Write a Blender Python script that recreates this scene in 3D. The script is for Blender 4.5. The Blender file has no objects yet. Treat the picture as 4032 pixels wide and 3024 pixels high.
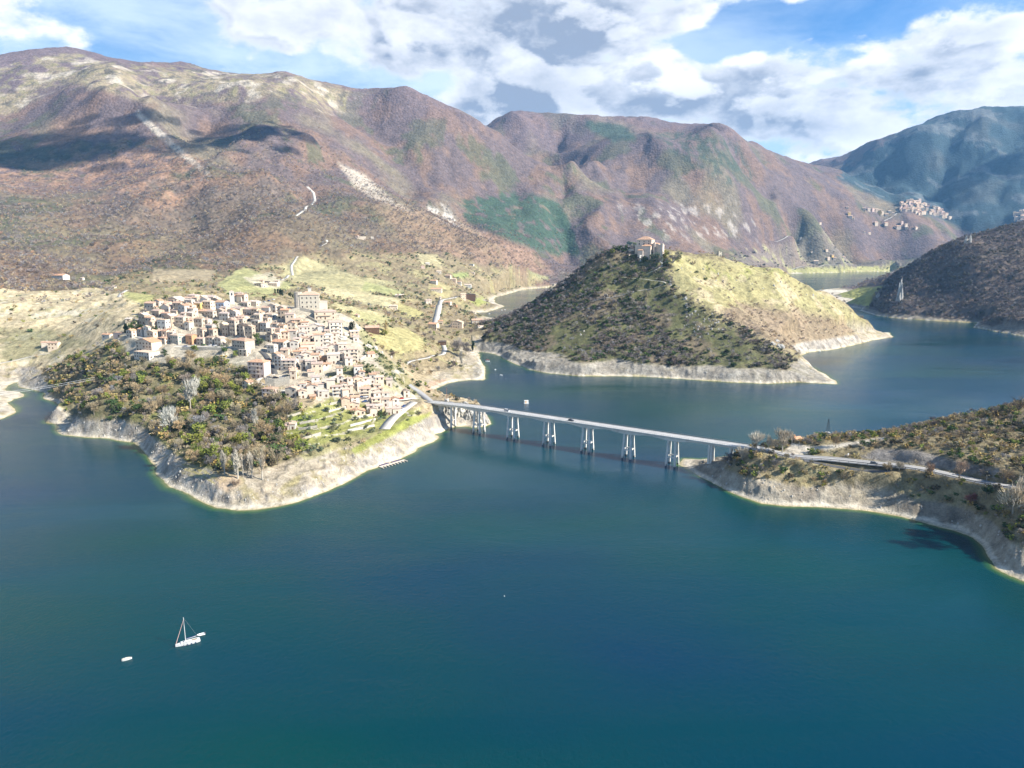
import bpy, bmesh, math, random
import numpy as np
from mathutils import Vector, Matrix
R = math.radians
scene = bpy.context.scene
COL = scene.collection

# ------------------------------------------------------------------ camera
F4 = 2798.0; CX, CY = 2016.0, 1512.0; CAMH = 150.0; PITCH = math.atan((1512 - 954) / F4)
cam = bpy.data.cameras.new('camera'); camo = bpy.data.objects.new('camera', cam); COL.objects.link(camo)
camo.location = (0, 0, CAMH); camo.rotation_euler = (math.pi / 2 - PITCH, 0, 0)
cam.sensor_width = 36.0; cam.lens = F4 / 4032 * 36.0; cam.clip_start = 1.0; cam.clip_end = 30000
scene.camera = camo
CP, SP = math.cos(PITCH), math.sin(PITCH)

def ray(px, py):
    u = (px - CX) / F4; v = (CY - py) / F4
    return np.array([u, CP + v * SP, -SP + v * CP])
def atz(px, py, z=0.0):                      # point of the sight line at height z
    d = ray(px, py); t = (z - CAMH) / d[2]; return (d[0] * t, d[1] * t, z)
def atd(px, py, dist):                       # point of the sight line at forward distance dist
    d = ray(px, py); t = dist / d[1]; return (d[0] * t, dist, CAMH + d[2] * t)
def azel(px, py):
    d = ray(px, py); return math.atan2(d[0], d[1]), math.atan2(d[2], math.hypot(d[0], d[1]))
def proj(x, y, z):                           # world -> photo pixel (numpy)
    dz = z - CAMH; fw = y * CP - dz * SP; up = y * SP + dz * CP
    return CX + F4 * x / fw, CY - F4 * up / fw

# ------------------------------------------------------------------ light and exposure
SUN_EL, SUN_AZ = R(35), R(109)                # azimuth measured from +Y (view direction) towards +X
sunv = Vector((math.sin(SUN_AZ) * math.cos(SUN_EL), math.cos(SUN_AZ) * math.cos(SUN_EL), math.sin(SUN_EL)))
sl = bpy.data.lights.new('sun', 'SUN'); sl.energy = 5.0; sl.angle = R(0.53); sl.color = (1.0, 0.94, 0.84)
so = bpy.data.objects.new('sun', sl); COL.objects.link(so); so.rotation_euler = sunv.to_track_quat('Z', 'Y').to_euler()
vs = scene.view_settings; vs.view_transform = 'Standard'; vs.look = 'None'; vs.exposure = 1.1; vs.gamma = 1.0
vs.use_curve_mapping = False
scene.cycles.max_bounces = 5; scene.cycles.diffuse_bounces = 2; scene.cycles.glossy_bounces = 2
scene.cycles.transparent_max_bounces = 8; scene.cycles.volume_bounces = 0
scene.cycles.sample_clamp_indirect = 4.0

class NT:                                    # tiny node helper
    def __init__(s, tree): s.t = tree; s.n = tree.nodes; s.l = tree.links
    def new(s, typ, **kw):
        n = s.n.new(typ)
        for k, v in kw.items(): setattr(n, k, v)
        return n
    def put(s, sock, v):
        if hasattr(v, 'is_output') or isinstance(v, bpy.types.NodeSocket): s.l.new(v, sock)
        else: sock.default_value = v
    def math(s, op, a, b=0.0, clamp=False):
        n = s.n.new('ShaderNodeMath'); n.operation = op; n.use_clamp = clamp
        s.put(n.inputs[0], a); s.put(n.inputs[1], b); return n.outputs[0]
    def vec(s, op, a, b=None, scale=None):
        n = s.n.new('ShaderNodeVectorMath'); n.operation = op; s.put(n.inputs[0], a)
        if b is not None: s.put(n.inputs[1], b)
        if scale is not None: s.put(n.inputs['Scale'], scale)
        return n.outputs['Value'] if op in ('DOT_PRODUCT', 'LENGTH') else n.outputs[0]
    def mix(s, f, a, b, bt='MIX'):
        n = s.n.new('ShaderNodeMix'); n.data_type = 'RGBA'; n.blend_type = bt
        s.put(n.inputs[0], f); s.put(n.inputs[6], a if not isinstance(a, tuple) or len(a) == 4 else (*a, 1))
        s.put(n.inputs[7], b if not isinstance(b, tuple) or len(b) == 4 else (*b, 1)); return n.outputs[2]
    def noise(s, vec, scale, detail=4.0, rough=0.55, dist=0.0):
        n = s.n.new('ShaderNodeTexNoise'); s.put(n.inputs['Vector'], vec); n.inputs['Scale'].default_value = scale
        n.inputs['Detail'].default_value = detail; n.inputs['Roughness'].default_value = rough
        n.inputs['Distortion'].default_value = dist; return n.outputs['Fac']
    def rng(s, v, a, b, c=0.0, d=1.0, smooth=False):
        n = s.n.new('ShaderNodeMapRange'); s.put(n.inputs[0], v); n.clamp = True
        if smooth: n.interpolation_type = 'SMOOTHSTEP'
        for i, q in enumerate((a, b, c, d)): s.put(n.inputs[1 + i], q)
        return n.outputs[0]

# ------------------------------------------------------------------ sky with clouds
world = bpy.data.worlds.new('World'); scene.world = world; world.use_nodes = True
w = NT(world.node_tree); w.n.clear()
out = w.new('ShaderNodeOutputWorld'); bg = w.new('ShaderNodeBackground'); w.l.new(bg.outputs[0], out.inputs[0])
sky = w.new('ShaderNodeTexSky', sky_type='NISHITA', sun_disc=False, sun_elevation=SUN_EL, sun_rotation=SUN_AZ,
            altitude=700, air_density=1.0, dust_density=0.4, ozone_density=2.2)
tc = w.new('ShaderNodeTexCoord').outputs['Generated']
sep = w.new('ShaderNodeSeparateXYZ'); w.l.new(tc, sep.inputs[0])
az = w.math('ARCTAN2', sep.outputs[0], sep.outputs[1]); el = w.math('ARCSINE', sep.outputs[2])
def blobs(lst):
    tot = 0.0
    for (px, py, wx, wy, a) in lst:
        a0, e0 = azel(px, py)
        dx = w.math('MULTIPLY', w.math('SUBTRACT', az, a0), F4 / wx); dy = w.math('MULTIPLY', w.math('SUBTRACT', el, e0), F4 / wy)
        r2 = w.math('ADD', w.math('MULTIPLY', dx, dx), w.math('MULTIPLY', dy, dy))
        g = w.math('MULTIPLY', w.math('EXPONENT', w.math('MULTIPLY', r2, -1.0)), a)
        tot = w.math('ADD', tot, g) if tot != 0.0 else g
    return tot
cover = blobs([(0, 60, 230, 200, .75), (950, 150, 450, 110, .22), (500, 60, 300, 90, .05), (1450, 30, 500, 150, .55), (2000, 230, 420, 240, .85), (2600, 60, 500, 200, .6),
               (2900, 330, 650, 230, .75), (3500, 120, 330, 180, .45), (3900, 60, 300, 200, .45), (3950, 330, 260, 140, .35),
               (3300, 560, 700, 120, .35), (1900, 480, 250, 90, .35), (2300, 430, 600, 80, .35),
               (3060, 150, 330, 85, -1.05), (2820, 170, 170, 50, -.55), (3600, 20, 250, 60, -.5), (3500, -750, 1100, 420, -.9), (1550, 370, 300, 110, -.5), (300, 20, 130, 60, -.3), (1250, 280, 450, 60, -.15)])
dark = blobs([(1120, 40, 380, 120, .6), (1750, 230, 420, 170, 1.0), (2150, 130, 400, 130, .75), (2200, 390, 420, 60, .3), (2900, 440, 650, 60, .75), (3150, 520, 420, 50, .75),
              (3600, 330, 260, 60, .75), (3850, 120, 160, 60, .6), (3300, 300, 200, 50, .5), (3000, 290, 160, 40, .4), (2350, 60, 300, 60, .35), (3980, 300, 150, 50, .5)])
mp = w.vec('MULTIPLY', tc, (1, 1, 1.9))
warp = w.new('ShaderNodeTexNoise'); warp.inputs['Scale'].default_value = 3.0; w.l.new(mp, warp.inputs['Vector'])
mpw = w.vec('ADD', mp, w.vec('SCALE', w.vec('SUBTRACT', warp.outputs['Color'], (.5, .5, .5)), scale=0.06))
def dens(off):
    p = w.vec('ADD', mpw, off)
    n1 = w.noise(p, 5.5, 9.0, 0.60); n2 = w.noise(p, 17.0, 6.0, 0.6)
    v3 = w.new('ShaderNodeTexVoronoi', feature='SMOOTH_F1'); v3.inputs['Scale'].default_value = 30.0; w.l.new(p, v3.inputs['Vector']); v = w.new('ShaderNodeTexVoronoi', feature='SMOOTH_F1'); v.inputs['Scale'].default_value = 11.0; w.l.new(p, v.inputs['Vector'])
    v.inputs['Smoothness'].default_value = .5
    t = w.math('ADD', n1, w.math('MULTIPLY', w.math('SUBTRACT', n2, .5), .34))
    t = w.math('ADD', t, w.math('MULTIPLY', w.math('SUBTRACT', .42, v3.outputs['Distance']), .17)); return w.math('ADD', t, w.math('MULTIPLY', w.math('SUBTRACT', .42, v.outputs['Distance']), .34))
d0 = w.math('ADD', dens((0, 0, 0)), w.math('MULTIPLY', cover, .42))
d1 = w.math('ADD', dens((0.022, -0.006, 0.04)), w.math('MULTIPLY', cover, .42))
d0 = w.math('SUBTRACT', d0, w.rng(el, .34, .70, 0, .30)); alpha = w.rng(d0, .575, .72, smooth=True)
thin = w.math('MULTIPLY', w.rng(w.noise(w.vec('MULTIPLY', tc, (1.0, 1.0, 3.0)), 5.0, 10.0, .60, .25), .22, .58, smooth=True), w.math('MULTIPLY', w.rng(el, .12, .6, .95, .06), w.rng(az, .1, .45, 1.0, .35)))
lit = w.rng(w.math('SUBTRACT', d0, d1), -.10, .07, smooth=True)          # thinner towards the sun = lit edge
body = w.rng(d0, .66, 1.05)
dn = w.rng(w.noise(mpw, 8.0, 7.0, .6), .32, .66, .25, 1.15); shade = w.math('ADD', w.math('MULTIPLY', w.math('SUBTRACT', 1.0, lit), .62), w.math('MULTIPLY', w.math('MULTIPLY', dark, dn), .9))
shade = w.math('MULTIPLY', shade, w.rng(body, 0, .5, .35, 1.0), clamp=True)
ccol = w.mix(shade, (9.4, 9.5, 9.8), (2.7, 3.25, 4.3))
skyb = w.mix(w.rng(az, .0, .42), w.vec('MULTIPLY', sky.outputs[0], (.78, 1.0, 1.16)), w.vec('MULTIPLY', sky.outputs[0], (.45, .92, 1.34)))
skyc = w.mix(thin, skyb, (7.0, 8.2, 9.6))
skyc = w.mix(alpha, skyc, ccol)
w.l.new(skyc, bg.inputs[0]); bg.inputs[1].default_value = 0.066

# ------------------------------------------------------------------ naming helpers
def tag(o, label=None, cat=None, group=None, kind=None):
    if label: o['label'] = label
    if cat: o['category'] = cat
    if group: o['group'] = group
    if kind: o['kind'] = kind
    return o
def add(name, data, parent=None, mats=None, loc=None, rot=None, scale=None):
    o = bpy.data.objects.new(name, data); COL.objects.link(o)
    if parent is not None: o.parent = parent
    if loc is not None: o.location = loc
    if rot is not None: o.rotation_euler = rot if hasattr(rot, '__len__') else (0, 0, rot)
    if scale is not None: o.scale = scale if hasattr(scale, '__len__') else (scale,) * 3
    if mats is not None:
        data.materials.clear()
        for m in (mats if isinstance(mats, (list, tuple)) else [mats]): data.materials.append(m)
    return o
def thing(name, label, cat, loc, rz=0.0, group=None):
    return tag(add(name, None, loc=loc, rot=rz), label, cat, group)
class MB:                                    # mesh collector
    def __init__(s): s.v = []; s.f = []; s.m = []
    def poly(s, pts, mi=0):
        b = len(s.v); s.v += [tuple(p) for p in pts]; s.f.append(tuple(range(b, b + len(pts)))); s.m.append(mi)
    def box(s, x0, x1, y0, y1, z0, z1, mi=0, M=None):
        p = [(x, y, z) for z in (z0, z1) for y in (y0, y1) for x in (x0, x1)]
        if M is not None: p = [tuple(M @ Vector(q)) for q in p]
        b = len(s.v); s.v += p
        for f in ((0, 2, 3, 1), (4, 5, 7, 6), (0, 1, 5, 4), (2, 6, 7, 3), (0, 4, 6, 2), (1, 3, 7, 5)):
            s.f.append(tuple(b + i for i in f)); s.m.append(mi)
    def tube(s, pts, rads, n=6, mi=0, cap=True):
        pts = [Vector(p) for p in pts]; rads = rads if hasattr(rads, '__len__') else [rads] * len(pts); rings = []
        for i, p in enumerate(pts):
            t = (pts[min(i + 1, len(pts) - 1)] - pts[max(i - 1, 0)]).normalized()
            a = t.orthogonal().normalized(); c = t.cross(a); b = len(s.v)
            if abs(t.z) > .9:
                a = Vector((1, 0, 0)); a = (a - t * a.dot(t)).normalized(); c = t.cross(a)
            for k in range(n):
                an = 2 * math.pi * k / n; s.v.append(tuple(p + (a * math.cos(an) + c * math.sin(an)) * rads[i]))
            rings.append(b)
        for i in range(len(rings) - 1):
            for k in range(n):
                s.f.append((rings[i] + k, rings[i] + (k + 1) % n, rings[i + 1] + (k + 1) % n, rings[i + 1] + k)); s.m.append(mi)
        if cap:
            s.f.append(tuple(rings[0] + k for k in reversed(range(n)))); s.m.append(mi)
            s.f.append(tuple(rings[-1] + k for k in range(n))); s.m.append(mi)
    def mesh(s, name, mats=(), smooth=False):
        me = bpy.data.meshes.new(name); me.from_pydata(s.v, [], s.f)
        for m in mats: me.materials.append(m)
        if len(mats) > 1: me.polygons.foreach_set('material_index', s.m)
        if smooth: me.polygons.foreach_set('use_smooth', [True] * len(me.polygons))
        me.update(); return me
def npmesh(name, V, Fq, smooth=True):
    me = bpy.data.meshes.new(name); n = len(V); m, k = Fq.shape
    me.vertices.add(n); me.vertices.foreach_set('co', np.ascontiguousarray(V, dtype=np.float32).ravel())
    me.loops.add(m * k); me.loops.foreach_set('vertex_index', np.ascontiguousarray(Fq, dtype=np.int32).ravel())
    me.polygons.add(m); me.polygons.foreach_set('loop_start', np.arange(0, m * k, k, dtype=np.int32))
    me.polygons.foreach_set('loop_total', np.full(m, k, dtype=np.int32))
    if smooth: me.polygons.foreach_set('use_smooth', np.ones(m, dtype=bool))
    me.update(calc_edges=True); return me

# ------------------------------------------------------------------ numpy noise
_rs = np.random.RandomState(7); _perm = _rs.permutation(4096).astype(np.int64); _ang = _rs.rand(4096) * 2 * np.pi
_gx, _gy = np.cos(_ang), np.sin(_ang)
def pn(x, y):
    xi = np.floor(x).astype(np.int64); yi = np.floor(y).astype(np.int64); xf = x - xi; yf = y - yi
    u = xf * xf * xf * (xf * (xf * 6 - 15) + 10); v = yf * yf * yf * (yf * (yf * 6 - 15) + 10)
    def g(ix, iy, fx, fy):
        h = _perm[(_perm[ix & 4095] + iy) & 4095]; return _gx[h] * fx + _gy[h] * fy
    a = g(xi, yi, xf, yf); b = g(xi + 1, yi, xf - 1, yf); c = g(xi, yi + 1, xf, yf - 1); d = g(xi + 1, yi + 1, xf - 1, yf - 1)
    return (a + u * (b - a) + v * ((c + u * (d - c)) - (a + u * (b - a)))) * 1.41
def fbm(x, y, s, o=4, seed=0.0, g=.5):
    t = 0; a = 1.0; x = x / s + seed * 17.3; y = y / s - seed * 9.1
    for i in range(o): t = t + a * pn(x, y); x = x * 2.03 + 5.1; y = y * 2.03 - 3.7; a *= g
    return t
def ridged(x, y, s, o=4, seed=0.0):
    t = 0; a = 1.0; x = x / s + seed * 7.7; y = y / s + seed * 3.3; wgt = 1.0
    for i in range(o):
        n = 1 - np.abs(pn(x, y)) * 1.6; n = n * n; t = t + a * n * wgt; wgt = np.clip(n * 1.3, 0, 1); x = x * 2.1 + 3.1; y = y * 2.1 + 1.7; a *= .5
    return t
def sstep(a, b, x): t = np.clip((x - a) / (b - a), 0, 1); return t * t * (3 - 2 * t)
# ------------------------------------------------------------------ shorelines (surveyed from the photograph at water level)
SH_LEFT = [(0,1652),(65,1620),(46,1595),(30,1584),(55,1572),(97,1561),(101,1553),(80,1544),(30,1538),(25,1530),(34,1517),(63,1506),(76,1523),(127,1534),(177,1548),(165,1570),(219,1584),(247,1601),(236,1616),(186,1664),(228,1671),(224,1692),(234,1707),(248,1714),(307,1718),(369,1724),(424,1728),(483,1736),(522,1742),(565,1773),(593,1812),(616,1844),(614,1867),(644,1895),(667,1918),(738,1945),(792,1973),(850,2001),(931,2011),(1013,2007),(1094,1994),(1175,1976),(1237,1954),(1298,1931),(1346,1909),(1399,1880),(1452,1852),(1501,1836),(1560,1815),(1639,1779),(1645,1764),(1704,1740),(1729,1724),(1727,1715),(1716,1711),(1743,1700),(1767,1686),(1796,1680),(1839,1680),(1863,1684),(1912,1678),(1931,1669)]
SH_ROCKBACK = [(-22,610),(-45,638),(-70,650),(-78,662)]
SH_BAY = [(1721,1572),(1707,1555),(1707,1536),(1733,1524),(1767,1510),(1803,1502),(1847,1497),(1900,1497),(1913,1490),(1907,1471),(1909,1446),(1897,1432),(1890,1410),(1888,1396),(1880,1389),(1888,1385),(1946,1394),(1985,1412),(2020,1430),(2085,1455),(2166,1471),(2288,1481),(2410,1481),(2532,1483),(2695,1493),(2858,1504),(3021,1511),(3143,1505),(3297,1513),(3289,1500)]
SH_C1 = [(3230,1462),(3160,1430),(3135,1407),(3183,1387),(3265,1379),(3346,1363),(3427,1342),(3517,1326),(3500,1308)]
SH_C2 = [(585,1190),(500,1265),(340,1335),(150,1375),(20,1400),(-48,1437)]
SH_CH = [(1873,1232),(1919,1229),(1988,1206),(1950,1192),(1946,1171),(1996,1159),(2053,1142),(2130,1134),(2192,1129)]
SH_C3 = [(430,2480),(800,2800),(1150,3200)]
SH_FAR = [(3107,1078),(3233,1076),(3303,1073),(3400,1071),(3513,1069),(3490,1083),(3439,1097),(3350,1136),(3229,1141)]
SH_C4 = [(900,2150),(760,1900),(740,1760)]
SH_R = [(3327,1204),(3350,1211),(3397,1216),(3385,1222),(3397,1227),(3457,1244),(3551,1255),(3630,1260),(3700,1265),(3849,1272),(3831,1289),(3933,1307),(4032,1325)]
def wz(l): return [atz(x, y)[:2] for x, y in l]
LAND1 = np.array([(-9000,300),(-800,500),(-520,575)] + wz(SH_LEFT) + SH_ROCKBACK + wz(SH_BAY) + wz(SH_C1) + SH_C2 + wz(SH_CH) + SH_C3 + wz(SH_FAR) + SH_C4 + wz(SH_R) + [(1100,1050),(2500,900),(12000,900),(12000,12000),(-9000,12000)])
SH_HEAD = [(4032,2290),(3972,2266),(3919,2239),(3892,2191),(3865,2148),(3833,2116),(3758,2090),(3652,2064),(3545,2034),(3438,2015),(3331,2004),(3224,1996),(3090,1993),(3000,1985),(2930,1961),(2850,1924),(2779,1890),(2742,1869),(2706,1849),(2676,1831),(2677,1817),(2690,1806),(2760,1808),(2860,1800),(2950,1792),(3100,1770),(3300,1748),(3550,1738),(3800,1700),(4032,1620)]
LAND2 = np.array(wz(SH_HEAD) + [(700,720),(1100,800),(1500,100),(500,130),(330,200)])

def polysd(poly, x, y):                      # signed distance, + inside
    d2 = np.full(x.shape, 1e18); ins = np.zeros(x.shape, bool); n = len(poly)
    for i in range(n):
        ax, ay = poly[i]; bx, by = poly[(i + 1) % n]; ex, ey = bx - ax, by - ay
        t = np.clip(((x - ax) * ex + (y - ay) * ey) / (ex * ex + ey * ey + 1e-9), 0, 1)
        dx = x - ax - t * ex; dy = y - ay - t * ey; d2 = np.minimum(d2, dx * dx + dy * dy)
        c = (ay > y) != (by > y)
        if abs(ey) > 1e-9: ins ^= c & (x < ax + (y - ay) * ex / ey)
    d = np.sqrt(d2); return np.where(ins, d, -d)
def inpoly(poly, x, y):
    ins = np.zeros(x.shape, bool); n = len(poly)
    for i in range(n):
        ax, ay = poly[i]; bx, by = poly[(i + 1) % n]
        if abs(by - ay) > 1e-9: ins ^= ((ay > y) != (by > y)) & (x < ax + (y - ay) * (bx - ax) / (by - ay))
    return ins

# ------------------------------------------------------------------ height control points
CZ = [  # pixel + height
 (270,1640,17),(330,1628,17),(400,1632,17),(520,1655,15),(610,1720,13),(680,1790,12),(740,1860,8),(800,1910,6),(860,1900,9),(930,1950,5),(930,1985,2),(960,1880,10),(1040,1870,10),(1130,1840,10),(1250,1790,12),(1350,1745,14),(1400,1820,6),(1300,1860,6),(1180,1920,5),(1500,1730,12),(1480,1800,5),(1600,1680,13),(1650,1640,15),(1690,1660,9),
 (215,1600,12),(210,1640,7),(160,1520,7),(40,1620,4),(0,1560,5),(100,1480,5),(200,1500,12),(300,1560,18),(1680,1600,17),(1720,1600,15),(1700,1580,18.6),(1660,1556,19.5),(1720,1640,11),
 (1757,1600,15),(1785,1580,17),(1830,1592,15),(1870,1610,12),(1900,1635,8),(1800,1640,10),(1860,1650,8),(1830,1670,3),
 (1600,1500,14),(1700,1480,6),(1800,1470,5),(1650,1440,11),(1850,1440,5),(1850,1400,7),(1750,1420,8),(1560,1432,15),(1740,1390,12),(1800,1350,12),
 (1850,1290,10),(1950,1320,16),(1880,1260,6),(1900,1340,12),(1950,1215,3),(1850,1190,6),(1850,1225,3),(2030,1115,12),
 (2000,1395,6.5),(2100,1425,8.4),(2300,1428,12.6),(2500,1430,12.6),(2700,1437,13),(2900,1445,13.9),(3060,1458,11.8),(3200,1492,3.6),(3150,1470,8),
 (3170,1350,12.3),(3300,1330,13),(3400,1308,13.8),(3470,1300,11.5),(2200,1440,8.1),
 (3450,1215,13),(3600,1230,14),(3750,1235,14),(3900,1268,13),(4000,1285,12),(4100,1300,12),
 (3400,1180,3),(3300,1165,3),(3450,1150,6),(3150,1064,6),(3300,1061,6),(3450,1058,6),
 # headland
 (2760,1850,4),(2850,1855,9),(2900,1825,12),(2990,1790,20),(3080,1798,20.3),(3200,1800,19.8),(3350,1813,19.3),(3500,1832,19.2),(3650,1854,19.7),(3800,1880,21),(3920,1900,23),(4032,1924,25),(4200,1960,27),
 (3100,1765,21),(3130,1742,22),(3250,1722,25),(3400,1722,26),(3550,1715,27.6),(3650,1706,29),(3750,1690,31.6),(3850,1660,36),(4032,1590,41),(4250,1520,49),
 (3450,1760,25),(3600,1775,27.2),(3750,1790,28),(3900,1810,28.6),(4032,1840,28.6),(3900,1720,33.6),(4032,1700,35),(3600,1825,23.5),(3750,1848,24),(3880,1868,25),
 (3050,1900,9),(3200,1900,9.3),(3350,1905,9.5),(3500,1925,9.4),(3650,1955,10),(3800,1990,9.5),(3950,2050,13.5),(4032,2090,14),(3300,1960,3.9),(3600,2010,3.5),(3800,2060,3.4),(3950,2160,6),(4032,2220,4.8),(3050,1950,4)]
CD = [  # pixel + forward distance
 (450,1520,590),(500,1500,600),(600,1405,625),(560,1450,610),(800,1395,625),(850,1550,560),(700,1500,590),(650,1600,560),(780,1650,520),(950,1700,500),(900,1760,475),(1100,1600,530),(1080,1700,495),(1200,1700,490),(1250,1620,525),(1300,1600,535),(1400,1530,565),(1500,1470,595),(1600,1530,592),(1640,1562,598),(1500,1560,565),(1400,1620,545),(1520,1620,560),
 (1350,1400,635),(1200,1400,630),(1300,1300,690),(1200,1218,725),(1300,1225,725),(1380,1260,715),(1100,1215,735),(1000,1215,735),(850,1190,750),(750,1195,745),(640,1215,735),(590,1240,725),(550,1300,690),(500,1400,640),(450,1440,650),(1000,1400,620),(850,1300,680),(1000,1300,680),(700,1310,680),(1430,1340,690),(1500,1400,655),(1580,1470,625),
 (400,1400,665),(350,1460,660),(310,1440,710),(380,1370,720),(440,1320,745),
 (1550,1320,860),(1500,1290,870),(1620,1340,870),(1680,1380,850),(1450,1250,930),(1600,1270,1050),(1700,1290,1080),(1800,1290,1120),(1750,1200,1350),(1550,1220,1200),(1450,1150,1350),(1300,1160,1230),(1250,1080,1500),(1000,1100,1300),(1100,1140,1150),(850,1130,1150),(1500,1080,1700),(1700,1080,1800),(1820,1150,1620),(1800,1010,2150),(1900,1100,2000),(2100,1090,2450),
 (720,1150,1000),(560,1180,900),(620,1160,970),(450,1130,1050),(0,1420,800),(170,1385,820),(0,1300,870),(0,1200,950),(0,1100,1050),(0,1010,1200),(-300,1000,1150),(-300,1300,850),(-500,1200,900),(100,1050,1130),(250,1092,1100),(350,1130,1060),(250,1250,920),(420,1250,830),(500,1215,860),(300,1400,760),(120,1460,775),
 (300,1000,1500),(0,930,1700),(200,960,1600),(500,1060,1250),(700,1080,1250),(-400,900,1700),
 (-1500,500,3000),(-1000,300,3300),(-400,240,3400),(0,218,3500),(190,195,3600),(350,208,3600),(540,253,3500),(650,265,3500),(750,265,3500),(850,290,3500),(1000,287,3500),(1150,303,3500),(1300,343,3450),(1420,376,3500),
 (0,330,3150),(150,290,3250),(400,290,3200),(700,330,3250),(1100,370,3200),(250,420,2950),(100,480,2850),
 (470,395,2900),(540,445,2800),(600,480,2700),(700,560,2500),(800,635,2300),(860,690,2150),(560,420,3050),(650,490,2950),(740,560,2750),(830,640,2500),(870,700,2330),
 (920,380,3100),(950,450,2950),(980,510,2850),(1000,570,2700),(950,640,2500),(1150,470,2950),(1200,560,2750),
 (900,705,2150),(800,755,2000),(700,805,1900),(600,850,1800),(530,900,1720),(1000,725,2150),(1150,770,2080),(1250,840,1950),
 (400,700,2350),(200,650,2450),(0,600,2550),(0,760,2100),(250,800,2050),(450,850,1950),(550,800,2100),(650,740,2200),(750,700,2250),(-400,600,2500),
 (800,900,1750),(1000,860,1800),(700,1000,1500),(900,1000,1530),(1100,950,1680),(1200,1010,1640),(1300,920,1850),(550,1000,1480),
 (1250,470,3050),(1280,560,2850),(1400,690,2650),(1560,785,2480),(1640,815,2430),(1820,912,2350),(2000,985,2300),(2100,1035,2300),(2190,1090,2350),
 (1320,720,2450),(1500,860,2200),(1400,950,1950),(1600,1000,1950),(1700,950,2150),(1900,1055,2150),(1250,650,2600),
 (1480,375,3600),(1600,397,3500),(1700,427,3500),(1850,492,3450),(1920,527,3450),(2050,600,3400),(2150,655,3400),(2250,720,3400),
 (1380,500,3300),(1500,550,3250),(1700,600,3150),(1700,750,2900),(1900,700,3150),(2000,800,3000),(2130,820,3050),(2000,950,2750),(2130,1000,2800),(1620,760,2900),(1800,870,2800),(2225,850,3080),(2270,1000,2820),
 (1910,530,4600),(2000,482,4500),(2060,455,4500),(2200,454,4450),(2300,460,4400),(2500,484,4400),(2650,505,4300),(2720,533,4200),(2780,518,4000),(2830,513,3950),(2900,545,4050),(3000,602,4200),(3100,628,4350),(3250,672,4500),(3330,690,4650),
 (2350,605,3900),(2450,562,3950),(2550,562,3900),(2650,603,3800),(2800,722,3650),(2900,772,3650),(3000,822,3700),(3100,862,3750),(3180,902,3800),(3210,930,3800),(2290,680,3800),(2260,740,3600),(2100,600,4200),(2200,560,4250),(2400,520,4250),
 (2400,750,3500),(2600,800,3300),(2350,900,3000),(2500,950,2950),(2700,950,3100),(2900,980,3350),(3050,970,3600),(2600,1030,2900),(2900,1030,3150),
 (2720,600,4100),(2900,660,4000),(3050,760,3950),(3200,880,4050),(3200,750,4200),(3400,790,4300),(3530,800,4350),(3100,690,4150),
 (3600,850,4250),(3700,870,4250),(3800,915,4200),(3500,840,4280),(3400,910,4050),(3300,1000,3850),(3500,1000,3800),(3650,1000,3750),(3200,1035,3700),(3750,960,3950),(3080,1040,3600),(3800,1000,3700),
 (3340,672,5600),(3450,592,5500),(3600,532,5400),(3700,483,5400),(3800,452,5500),(3900,443,5500),(4000,448,5400),(4120,460,5400),(4500,520,5300),(3500,700,5300),(3600,760,5000),(3800,650,5000),(3800,800,4700),(4000,700,4800),(3870,930,4400),(4032,850,4400),(4500,800,4300),
 (3420,1190,1640),(3460,1135,1620),(3530,1085,1610),(3600,1042,1600),(3700,987,1600),(3820,932,1620),(3950,895,1650),(4032,872,1650),(4300,825,1700),(4800,850,1700),
 (3550,1170,1500),(3700,1130,1480),(3600,1110,1530),(3800,1060,1470),(4000,1000,1450),(4000,1150,1360),(3850,1180,1390),(4300,1050,1400),(3480,1095,2080),(3560,1062,2000),(3650,1030,1950),
 (3980,1235,1250),(4100,1210,1280),(4400,1150,1300),
 (2560,988,1050),(2640,1000,1050),(2500,988,1060),(2398,1000,1060),(2329,1034,1070),(2256,1090,1080),(2166,1155,1080),(2085,1212,1080),(2003,1253,1070),(1922,1308,1010),
 (2720,1008,1070),(2842,1012,1090),(2939,1036,1100),(3069,1066,1100),(3183,1130,1110),(3265,1156,1120),(3346,1212,1130),(3427,1268,1140),(3465,1295,1130),
 (2630,1118,985),(2703,1167,960),(2817,1240,925),(2939,1314,885),(3069,1362,855),(3143,1436,815),
 (2180,1300,950),(2300,1200,990),(2450,1200,975),(2600,1220,955),(2400,1330,900),(2600,1330,890),(2800,1390,838),(2080,1330,960),(2430,1100,1025),(2540,1060,1030),(2700,1300,900),(2280,1380,885),
 (3000,1200,1000),(3150,1280,985),(3000,1100,1060),(3080,1330,900),(3270,1260,1050),(2850,1120,1020),(2780,1080,1040)]
CW = [(200,1250,72),(0,1300,6),(60,1250,35),(350,1250,65),(480,1180,45),(100,1150,80),(-40,1250,10),(-60,1350,4),(-9000,9000,900),(0,9000,500),(6000,9000,700),(9000,2000,400),(-6000,900,400),(-4000,2000,700),(3000,2500,600),(2600,1300,350),(500,2600,10),(1500,3500,20),(600,400,62),(800,300,80),(420,280,40),(950,600,70),(1200,9000,400)]
ctrl = [atz(*c) for c in CZ] + [atd(*c) for c in CD] + CW
for P in (wz(SH_LEFT), wz(SH_BAY), wz(SH_C1), SH_C2, wz(SH_CH), wz(SH_FAR), wz(SH_R), wz(SH_HEAD)):
    ctrl += [(p[0], p[1], 0.0) for p in P[::2]]
ctrl = np.array(ctrl); CR = np.hypot(ctrl[:, 0], ctrl[:, 1]); KC = np.where(CR < 1400, 6.0, 60.0 * (CR / 3000))
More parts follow.
